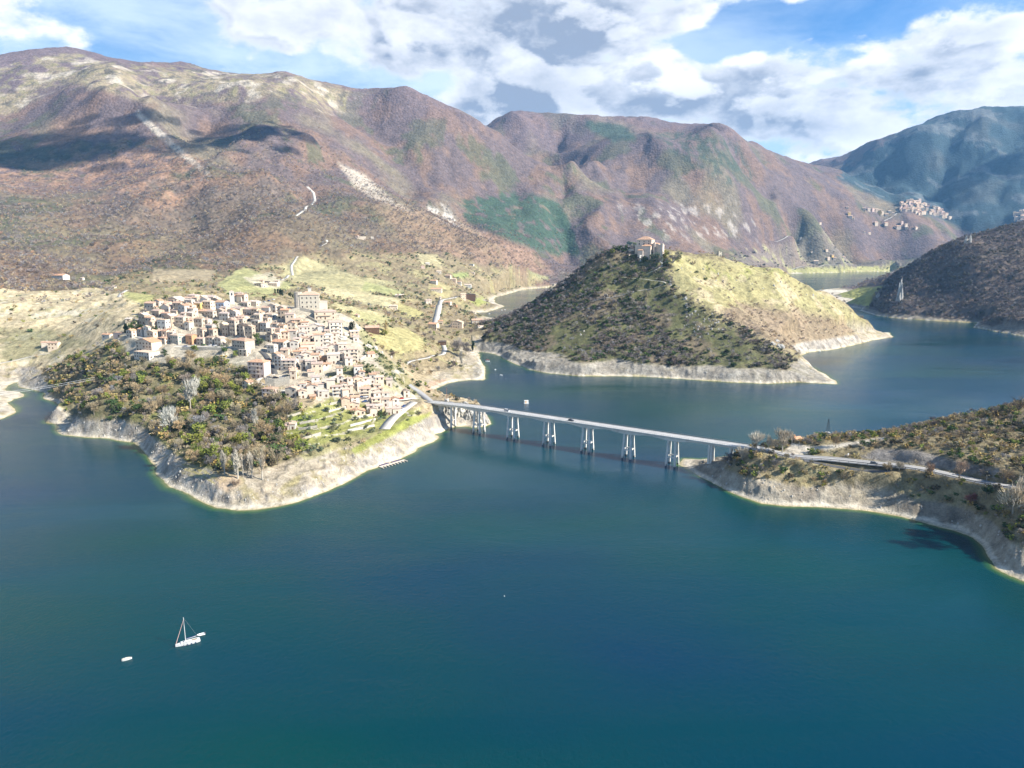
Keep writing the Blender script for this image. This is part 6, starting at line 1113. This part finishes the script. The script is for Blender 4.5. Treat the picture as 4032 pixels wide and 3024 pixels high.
# ------------------------------------------------------------------ single trees
TP = {}
def tree_parts(kind, v):
    k = (kind, v)
    if k in TP: return TP[k]
    s = v * 31 + hash(kind) % 7 if False else v * 31 + len(kind)
    if kind in ('bare', 'grey', 'pale', 'red', 'mauve', 'rust'):
        c = crown_mesh('crown', kind, 900, s, rx=.40, rz=.40, zc=.58, sz=.040, fan=kind == 'pale'); t = limbs_mesh('trunk', s, BARKP if kind == 'pale' else BARK, spread=.36, n=11)
    elif kind == 'poplar':
        c = crown_mesh('crown', 'bare', 700, s, rx=.12, rz=.46, zc=.54, sz=.035, M=LM_['pale']); t = limbs_mesh('trunk', s, BARKP, spread=.10, n=10, up=1.2)
    elif kind == 'oak':
        c = crown_mesh('crown', 'dark', 170, s, rx=.38, rz=.34, zc=.62, sz=.022, M=LM_['dark']); t = limbs_mesh('trunk', s, mat('dark_bark', (.05, .04, .03), .95), spread=.42, n=14, r0=.03)
    elif kind == 'cyp':
        c = crown_mesh('crown', 'cyp', 420, s, rx=.11, rz=.46, zc=.52, leaf=True, sz=.045); t = limbs_mesh('trunk', s, BARK, spread=.04, n=3)
    elif kind == 'fir':
        b = MB(); r = random.Random(s)
        for i in range(520):
            z = r.uniform(.1, 1.0); rr = (1.02 - z) * .30 * r.uniform(.3, 1); a = r.uniform(0, 6.28); q = Vector((rr * math.cos(a), rr * math.sin(a), z)); u = Vector((math.cos(a), math.sin(a), -.3)).normalized(); w_ = Vector((-math.sin(a), math.cos(a), 0)); b.poly([q - w_ * .02, q + u * .07, q + w_ * .02])
        c = b.mesh('crown', [LM_['cyp'] if v % 2 else LM_['gold']]); t = limbs_mesh('trunk', s, BARK, spread=.05, n=3)
    else:
        c = crown_mesh('crown', kind, 480, s, rx=.44, rz=.38, zc=.56, leaf=True, sz=.048); t = limbs_mesh('trunk', s, BARK, spread=.26, n=7)
    TP[k] = (c, t); return TP[k]
NM = {'bare': 'bare_tree', 'grey': 'bare_tree', 'pale': 'bare_tree', 'mauve': 'bare_tree', 'red': 'red_shrub', 'rust': 'russet_tree', 'poplar': 'poplar', 'oak': 'oak_tree', 'cyp': 'cypress', 'fir': 'conifer', 'ever': 'evergreen_tree', 'olive': 'olive_tree', 'ivy': 'ivy_clad_tree', 'gold': 'golden_tree'}
def tree(loc, h, kind, label, group=None, v=0, wide=1.0):
    c, t = tree_parts(kind, v); o = thing(NM[kind], label, 'tree', (loc[0], loc[1], loc[2] - .2), random.Random(loc[0] + loc[1]).uniform(0, 6.28), group); o.scale = (h * wide, h * wide, h)
    add('crown', c, o); add('trunk', t, o); return o
def tpx(px, py, hp, kind, label, v=0, wide=1.0, dmin=0, dmax=9000, group=None):
    X, Y, Z = site(px, py, dmin=dmin, dmax=dmax); return tree((X, Y, Z), hp * Y / F4 * 1.02, kind, label, group, v, wide)
for a in [(2978,1768,70,'pale','whitish bare tree beside the bridge railing',0,1.1),(3080,1784,100,'pale','large whitish bare tree left of the chapel forecourt',1,.95),(3026,1774,60,'pale','slim pale bare tree between the two whitish ones by the bridge',2,.6),(2922,1812,62,'pale','pale bare tree in front of the bridge railing',3,1.0),(3095,1812,34,'bare','tiny bare tree on the grass below the bridge end',4,1.1),
          (3662,1880,62,'rust','small orange-brown tree on the lake side of the headland road',0,.9),(3777,1890,88,'rust','tallest orange-brown tree on the lake side of the headland road',1,.8),(3494,1856,48,'bare','pale brown tree at the end of the lay-by',5,1.1),(3540,1856,46,'pale','pale bare tree right of the lay-by end',4,1.0),
          (3822,1668,32,'oak','smallest black leafless oak on the headland skyline',0,1.1),(3863,1660,46,'oak','black leafless oak second from left on the headland skyline',1,1.0),(3919,1648,58,'oak','broad black leafless oak in the middle of the headland skyline',2,1.2),(3972,1640,50,'oak','leafless oak left of the tallest on the headland skyline',3,1.0),(4012,1632,84,'oak','tallest leafless oak at the right end of the headland skyline',4,1.0),(3790,1745,66,'oak','dark spreading oak on the slope above the road cutting',5,1.0),
          (3988,2022,150,'pale','very large bare multi-stemmed tree at the lower right edge',6,.85),(4060,2060,190,'bare','large bare tree cut by the right edge',7,.9),(3833,1985,44,'red','reddish twiggy shrub below the headland road',0,1.9),(3882,1965,70,'ever','black-green evergreen beside the reddish shrub',0,.8),(3833,1752,16,'ivy','small round light green bush above the road cutting',0,1.1),(3400,1760,34,'ever','round dark evergreen bush near the gravel track',1,1.2),(2956,1816,34,'ever','small bright evergreen under the bridge end',2,.7),(3950,1900,60,'bare','bare beige tree at the right end of the headland road',8,1.4),(3320,1890,36,'bare','beige shrub below the lay-by, left',9,1.5),(3290,1760,60,'bare','bare tree behind the road sign',10,.9),(3050,1840,44,'grey','grey-beige bush at the bank below the bridge end',3,1.6),
          (749,1612,122,'pale','huge silvery bare tree rising from the wooded slope',8,.80),(672,1700,100,'pale','silvery bare tree leaning over the shaded bank',9,.85),(1006,1690,90,'poplar','pale poplar above the garden edge',0,1.0),(884,1868,100,'poplar','leftmost pinkish poplar on the beach edge',1,1.15),(936,1885,118,'poplar','second poplar from left on the beach edge',2,1.1),(958,1875,90,'poplar','third poplar from left on the beach edge',3,1.1),(974,1876,90,'poplar','fourth poplar from left on the beach edge',4,1.1),(992,1880,104,'poplar','fifth poplar from left on the beach edge',5,1.0),(1034,1888,108,'poplar','rightmost poplar standing apart on the beach edge',6,1.0),(930,1912,26,'rust','low russet bush on the beach below the poplars',3,1.8),
          (497,1318,46,'cyp','dark conifer at the left end of the village trees',0,2.0),(528,1310,50,'ever','big dark evergreen at the village edge',3,1.1),(552,1314,42,'ever','rounded dark evergreen next to the left village houses',4,1.1),(612,1305,30,'ever','dark evergreen between the left village houses',5,.9),(851,1300,42,'ivy','yellow-green tree among grey houses in the village',1,.8),(848,1318,34,'ever','dark evergreen below the yellow-green village tree',6,1.4),(1012,1345,38,'ever','upper dark evergreen beside the dark lane',0,1.0),(1022,1362,38,'ever','lower dark evergreen beside the dark lane',1,1.2),(902,1362,34,'bare','bare shrub tree at the right end of the car park terrace',12,1.0),(768,1386,34,'ivy','bright green tree under the car park terrace',2,1.0),(888,1395,40,'ever','dark evergreen under the right end of the car park terrace',2,1.0),(926,1408,32,'ivy','bright green tree below the big stone house',3,1.0),(650,1405,34,'ever','dark conifer below the left terrace house',3,1.0),
          (1035,1185,20,'cyp','left of two small cypresses behind the village',1,1.2),(1041,1184,22,'cyp','right of two small cypresses behind the village',2,1.2),(1395,1310,48,'fir','dark conifer right of the village rocks',1,1.2),(1384,1306,40,'cyp','slim conifer left of the dark one right of the village',3,1.6),(1519,1306,46,'fir','golden-green larch beside the brown restaurant',0,1.3),(1515,1322,24,'ivy','green bush in front of the golden larch',4,1.6),(1100,1345 - 90,10,'ever','small shrub beside the castle rampart',4,1.0),(1495,1640,34,'ever','dark evergreen below the lower white houses',5,1.0),(1260,1502,18,'gold','bright yellow mimosa beside the pale garden wall',0,1.2),(1417,1436,16,'gold','yellow bush below the tall balcony house',1,1.2),(1166,1488,22,'ivy','yellow-green tree beside the retaining wall',0,1.2),(1085,1560,44,'ever','dark ivy-covered cypress beside the pink hip-roofed house',1,.6),(985,1540,34,'ivy','yellow-green tree in front of the small tiled hut',5,1.0),
          (1815,1440,64,'poplar','straw-coloured poplar behind the rounded beach point',7,.8),(1800,1400,70,'grey','tall grey bare tree behind the bay beach',0,.8),(1835,1402,62,'grey','grey bare tree above the head of the bay',1,.8),(1862,1385,44,'cyp','dark conifer near the flat houses',4,1.2),(1858,1362,42,'fir','tall dark conifer between the flat houses',3,.9),(2480,975,26,'ever','tall dark evergreen left of the hilltop castle',0,1.1),(2500,975,24,'ivy','round green tree touching the hilltop castle',2,1.1),(2440,985,22,'ever','dark tree in the hilltop grove, centre',1,1.6),(2425,992,26,'ever','dark tree in the hilltop grove, left',2,1.3),(2465,990,28,'ever','dark tree in the hilltop grove by the arch',3,1.1),(2410,1000,22,'ivy','yellow-green tree at the left of the hilltop grove',3,1.3),(2490,1022,24,'ever','clipped dark hedge under the hilltop castle wall',4,1.8),(2538,1030,26,'ever','dark bush above the white lodge',5,1.4),(2568,1034,34,'olive','grey-green tree in front of the hilltop castle',0,1.0),(2596,1034,40,'olive','taller grey-green tree in front of the hilltop castle',1,.9),(2618,1030,46,'ivy','pale green ivy tree against the castle wing',4,.7),(2648,1034,40,'grey','grey bare thicket tree right of the hilltop castle',2,1.2),(2672,1030,40,'olive','grey-green tree below the corner tower',2,.9),(2626,1045,22,'ever','black evergreen at the hairpin of the castle road',2,.7),(2570,1138,18,'ever','dark round tree beside the zigzag path',3,1.3),(2788,1046,16,'oak','small black bush-tree on the sunny pasture',1,1.4),(2670,1066,10,'ever','dark round bush on the sunny pasture, upper',4,1.4),(2742,1078,16,'olive','grey-green bush on the sunny pasture',3,1.2),(2779,1104,16,'ever','dark bush on the sunny pasture, lower',5,1.2),(2730,1045,18,'rust','russet leafless bush on the sunny pasture',2,1.1)]:
    px, py, hp, kind, lab, v, wide = a; tpx(px, py, hp, kind, lab, v, wide, dmin=(760 if px < 2700 and py < 1200 and px > 1900 else 0))
for i, (px, py, hp) in enumerate([(1083,1158,22),(1095,1162,26),(1104,1165,32),(1112,1166,26),(1137,1146,20),(1143,1145,22),(1150,1145,22),(1157,1146,22),(1164,1147,20)]): tpx(px, py, hp, 'cyp', ['first','second','third','fourth','fifth','sixth','seventh','eighth','ninth'][i] + ' dark cypress from the left behind the square stone castle', i % 4, 1.3, dmin=720, dmax=1100, group='cypresses behind the village castle')
# about 150 more of the largest on the wooded slope, in the gardens and on the headland
KL = {'bare': ['beige-brown bare tree', 'slope'], 'grey': ['greyish bare tree', 'slope'], 'ivy': ['yellow-green ivy-clad tree', 'slope'], 'ever': ['dark evergreen tree', 'slope'], 'olive': ['grey-green olive tree', ''], 'mauve': ['mauve-brown bare tree', '']}
P = sample(isv & (RR < 690), FOR, 10.5); nrs.shuffle(P); r = random.Random(3)
for p in P[:150]:
    k = r.choice(['bare', 'bare', 'bare', 'bare', 'grey', 'ivy', 'ivy', 'ever', 'bare']); tree(p, r.uniform(7, 12.5), k, KL[k][0] + ' on the wooded slope between village and lake', 'trees of the wooded slope', r.randrange(4), r.uniform(.85, 1.2))
P = sample(isg & (RR < 690), FOR, 9); nrs.shuffle(P)
for p in P[:55]: tree(p, r.uniform(3, 5.5), 'olive', 'grey-green olive tree on the garden terraces', 'olive trees of the terraced gardens', r.randrange(4), r.uniform(1, 1.35))
P = sample(hd & (RR < 640), FOR, 9.0); nrs.shuffle(P)
for p in P[:60]:
    k = r.choice(['bare', 'grey', 'mauve', 'ever', 'bare']); tree(p, r.uniform(3.5, 6.5), k, KL[k][0].replace('tree', 'small tree') + ' in the scrub of the headland', 'small trees of the headland', r.randrange(4), r.uniform(1, 1.4))
P = sample((np.abs(GX + 60) < 130) & (RR > 760) & (RR < 1120) & (GX < 0) & ~chill, FOR, 20); nrs.shuffle(P)
for p in P[:30]:
    k = r.choice(['bare', 'grey', 'mauve']); tree(p, r.uniform(6, 10), k, KL[k][0] + ' in the flat between village and castle hill', 'trees of the flat behind the bay', r.randrange(4), 1.0)

SL = {'the huge silvery tree': (749,1560), 'the beach poplars': (950,1850), 'the left terrace house': (560,1400), 'the pink hip-roofed house': (1063,1560), 'the car park terrace': (810,1390), 'the left cliff': (380,1620), 'the leaning silvery tree': (672,1660), 'the small tiled hut': (980,1530), 'the garden hut': (1140,1690), 'the lattice mast': (3259,1700), 'the road cutting': (3650,1800), 'the lay-by': (3400,1850), 'the skyline oaks': (3900,1640), 'the chapel': (3136,1740), 'the bright gardens': (1210,1700), 'the lakeside restaurant': (1520,1670), 'the rounded beach point': (1880,1460), 'the bay road': (1650,1415)}
groups_ = {}
for o in [q for q in scene.objects if q.parent is None and q.get('group') in ('trees of the wooded slope', 'olive trees of the terraced gardens', 'small trees of the headland', 'trees of the flat behind the bay')]:
    px, py = proj(o.location.x, o.location.y, o.location.z); l1 = min(SL, key=lambda k: (SL[k][0] - px) ** 2 + 1.5 * (SL[k][1] - py) ** 2); nm0 = ' '.join(o['label'].split(' tree')[0].split()) + ' tree'
    groups_.setdefault((nm0, dirw(px, py, SL[l1]) + ' ' + l1), []).append(((SL[l1][0] - px) ** 2 + (SL[l1][1] - py) ** 2, o.name, o))
for k, l in groups_.items():
    l.sort()
    for i, (d, n_, o) in enumerate(l): o['label'] = f"{k[0]} {k[1]}" + ('' if len(l) == 1 else (f", {ORD[i]}" if i < len(ORD) else ', ' + ['ninth', 'tenth', 'eleventh', 'twelfth', 'thirteenth', 'fourteenth', 'fifteenth', 'sixteenth', 'seventeenth', 'eighteenth', 'nineteenth', 'twentieth'][min(i - 8, 11)] + ' nearest'))
# ------------------------------------------------------------------ rocks
def rock_mesh(name, seed, M, sx=1, sy=1, sz=1, sub=3, rough=.35, spike=0):
    bm = bmesh.new(); bmesh.ops.create_icosphere(bm, subdivisions=sub, radius=1); co = np.array([v.co[:] for v in bm.verts])
    d = fbm(co[:, 0] * 3 + seed * 5.1, co[:, 1] * 3 + co[:, 2] * 2.1, 1.6, 4, seed) * rough + (ridged(co[:, 0] * 2 + seed, co[:, 2] * .8 + co[:, 1], .8, 3, seed) - .9) * rough * .5
    for v, k in zip(bm.verts, d):
        f = (1 - .55 * max(0, v.co.z)) if spike else 1; v.co = Vector((v.co.x * sx * f, v.co.y * sy * f, v.co.z * sz)) * (1 + float(k))
    me = bpy.data.meshes.new(name); bm.to_mesh(me); bm.free(); me.materials.append(M); return me
LIME = mat('limestone_crag', (.42, .40, .36), .95, .45, .25, .9); LIMEW = mat('pale_limestone', (.56, .52, .44), .95, .35, .4, .8)
def crag(px, py, wp, hp, label, name='rock_pinnacle', M=LIME, seed=1, spike=1, dmin=0, sub=4, cat='rock', d=.6, group=None):
    X, Y, Z = site(px, py, dmin=dmin); m = Y / F4; return tag(add(name, rock_mesh(name, seed, M, wp * m / 2, wp * m * d / 2, hp * m, sub, .35, spike), loc=(X, Y + 1, Z)), label, cat, group)
crag(3543, 1188, 26, 82, 'tall pale rock needle rising from the dark wooded hill', seed=2, dmin=1150); crag(3805, 960, 18, 30, 'left spike of the pale crag on the dark hill skyline', 'rock_crag', seed=3, dmin=1150); crag(3820, 958, 14, 34, 'right spike of the pale crag on the dark hill skyline', 'rock_crag', seed=4, dmin=1150); crag(3457, 1172, 18, 20, 'grey rock cliff at the left foot of the dark hill', 'rock_crag', seed=5, dmin=1150)
for i, (x, y, w_, h_) in enumerate([(1775,1625,44,44),(1812,1628,40,40),(1850,1640,40,34),(1885,1652,36,26),(1910,1664,28,16),(1760,1604,30,34),(1830,1606,36,22),(1735,1615,26,34)]): crag(x, y, w_, h_, ['grey fissured limestone face behind the first tall pier', 'lumpy limestone buttress right of the first tall pier', 'limestone buttress behind the second pier', 'sloping limestone rib near the outcrop tip', 'low pale rock at the tip of the outcrop', 'upper left knob of the outcrop under the steel pole', 'brown-topped crest of the outcrop', 'leftmost rock of the outcrop under the deck'][i], 'limestone_outcrop', LIMEW if i % 2 else LIME, 10 + i, 0, sub=4, d=.8)
for i, (x, y, w_, h_) in enumerate([(1450,1368,30,12),(1475,1375,26,14),(1500,1392,20,10),(1362,1322,26,14),(1345,1335,40,12),(1378,1298,16,20),(1540,1410,12,9),(1585,1460,10,14)]): crag(x, y, w_, h_, ['pale crag on the ridge right of the village, leftmost', 'pale crag on the ridge right of the village, highest', 'pale crag on the ridge right of the village, lower', 'white rock face under the castle annex', 'broad white rock slab among the right village houses', 'pale pillar rock beside the dark conifer', 'small pale rock on the ridge crest', 'pale rock low on the ridge crest'][i], 'limestone_crag', LIMEW, 30 + i, 0, sub=3, dmin=480)
for i, (x, y, w_, h_) in enumerate([(3040,1358,30,12),(3075,1370,34,16),(3060,1345,20,8),(2700,1180,14,14),(2705,1205,14,12),(2640,1125,12,18),(2650,1035,8,14)]): crag(x, y, w_, h_, ['grey crag near the lower right end of the castle ridge', 'larger grey crag at the lower right end of the castle ridge', 'small crag above the grey ones at the ridge end', 'grey rocks on the ridge below the zigzag path', 'lower grey rocks on the ridge below the zigzag path', 'pale rock at the path hairpin on the ridge', 'white standing rock on the sunny pasture'][i], 'limestone_crag', LIME, 50 + i, 0, sub=3, dmin=760)
# scattered white stones of the castle hill and pale blocks along the banks: nobody could count them
sc = bpy.data.collections.new('stone_shapes')
for i in range(3): sc.objects.link(bpy.data.objects.new(f'stone_shape_{i}', rock_mesh(f'stone_shape_{i}', 70 + i, LIME, .6, .4, 1.0, 1, .3)))
LIBS['stone'] = sc
stm = region([(2700,1190),(2820,1240),(2860,1330),(2760,1340),(2690,1280)], 760, 1400, 10, 10) * .8 + region([(2280,1240),(2330,1240),(2320,1350),(2260,1350)], 760, 1400, 10, 10) * .3 + region([(2650,1040),(3300,1150),(3350,1220),(2700,1090)], 760, 1400, 20, 20) * .12
grow('hill_stones', stm > .05, stm, 6.5, 1.2, 3.0, 'stone', 31)
grow('bank_stones', (bk > .5) & (RR < 1000), (.25 + .8 * (slope > .5)) * (nC > -.1), 3.6, .4, 1.3, 'stone', 32)
# ------------------------------------------------------------------ air
hm = bpy.data.materials.new('air'); hm.use_nodes = True; t = NT(hm.node_tree); t.n.clear(); o_ = t.new('ShaderNodeOutputMaterial'); pv = t.new('ShaderNodeVolumePrincipled')
pv.inputs['Color'].default_value = (.26, .58, 1.0, 1); pv.inputs['Density'].default_value = 4.2e-5; pv.inputs['Anisotropy'].default_value = .1; t.l.new(pv.outputs[0], o_.inputs['Volume'])
b = MB(); b.box(-11500, 11500, -400, 13000, -17, float(max(HH.max(), 1200)) + 60); tag(add('haze', b.mesh('haze', [hm])), kind='stuff')

# ------------------------------------------------------------------ real clouds over the left mountain; their shadows fall on its slopes
CLM = mat('cloud_white', (.8, .8, .82), 1.0, spec=0)
_t = NT(CLM.node_tree); _b = _t.n['Principled BSDF']; _tr = _t.new('ShaderNodeBsdfTransparent'); _mx = _t.new('ShaderNodeMixShader'); _mx.inputs[0].default_value = .42; _t.l.new(_tr.outputs[0], _mx.inputs[1]); _t.l.new(_b.outputs[0], _mx.inputs[2]); _t.l.new(_mx.outputs[0], _t.n['Material Output'].inputs['Surface'])
def cloud(cx, cy, cz, blobs_, seed):
    b = bmesh.new()
    for i, (x, y, z, a, c, h) in enumerate(blobs_):
        q = bmesh.ops.create_icosphere(b, subdivisions=3, radius=1)['verts']; co = np.array([v.co[:] for v in q]); d = fbm(co[:, 0] * 2 + i * 3.1, co[:, 1] * 2 + co[:, 2], .8, 4, seed) * .25
        for v, k in zip(q, d): v.co = Vector((v.co.x * a * (1 + k) + x, v.co.y * c * (1 + k) + y, max(v.co.z, -.35) * h * (1 + k) + z))
    me = bpy.data.meshes.new('cloud'); b.to_mesh(me); b.free(); me.materials.append(CLM); me.polygons.foreach_set('use_smooth', [True] * len(me.polygons)); tag(add('cloud', me, loc=(cx, cy, cz)), kind='structure')
def shadow_from(px, py, alt):
    p = Vector(site(px, py, dmin=1500)); return p + sunv * ((alt - p.z) / sunv.z)
def bank(px, py, alt, W, D, n, seed, turn):
    c = shadow_from(px, py, alt); r = random.Random(seed); L = []
    for i in range(n):
        a = r.uniform(0, 6.28); q = r.random() ** .6; x, y = W * q * math.cos(a), D * q * math.sin(a); k = 1.25 - q; L.append((x * math.cos(turn) - y * math.sin(turn), x * math.sin(turn) + y * math.cos(turn), r.uniform(-10, 10), W * .20 * k * r.uniform(.5, 1.2), D * .34 * k * r.uniform(.5, 1.2), 30 * k))
    cloud(c.x, c.y, c.z, L, seed)
bank(330, 580, 1650, 760, 300, 42, 3, .25); bank(930, 545, 1600, 260, 170, 26, 5, .5); bank(3850, 700, 2300, 420, 260, 22, 8, 1.2)
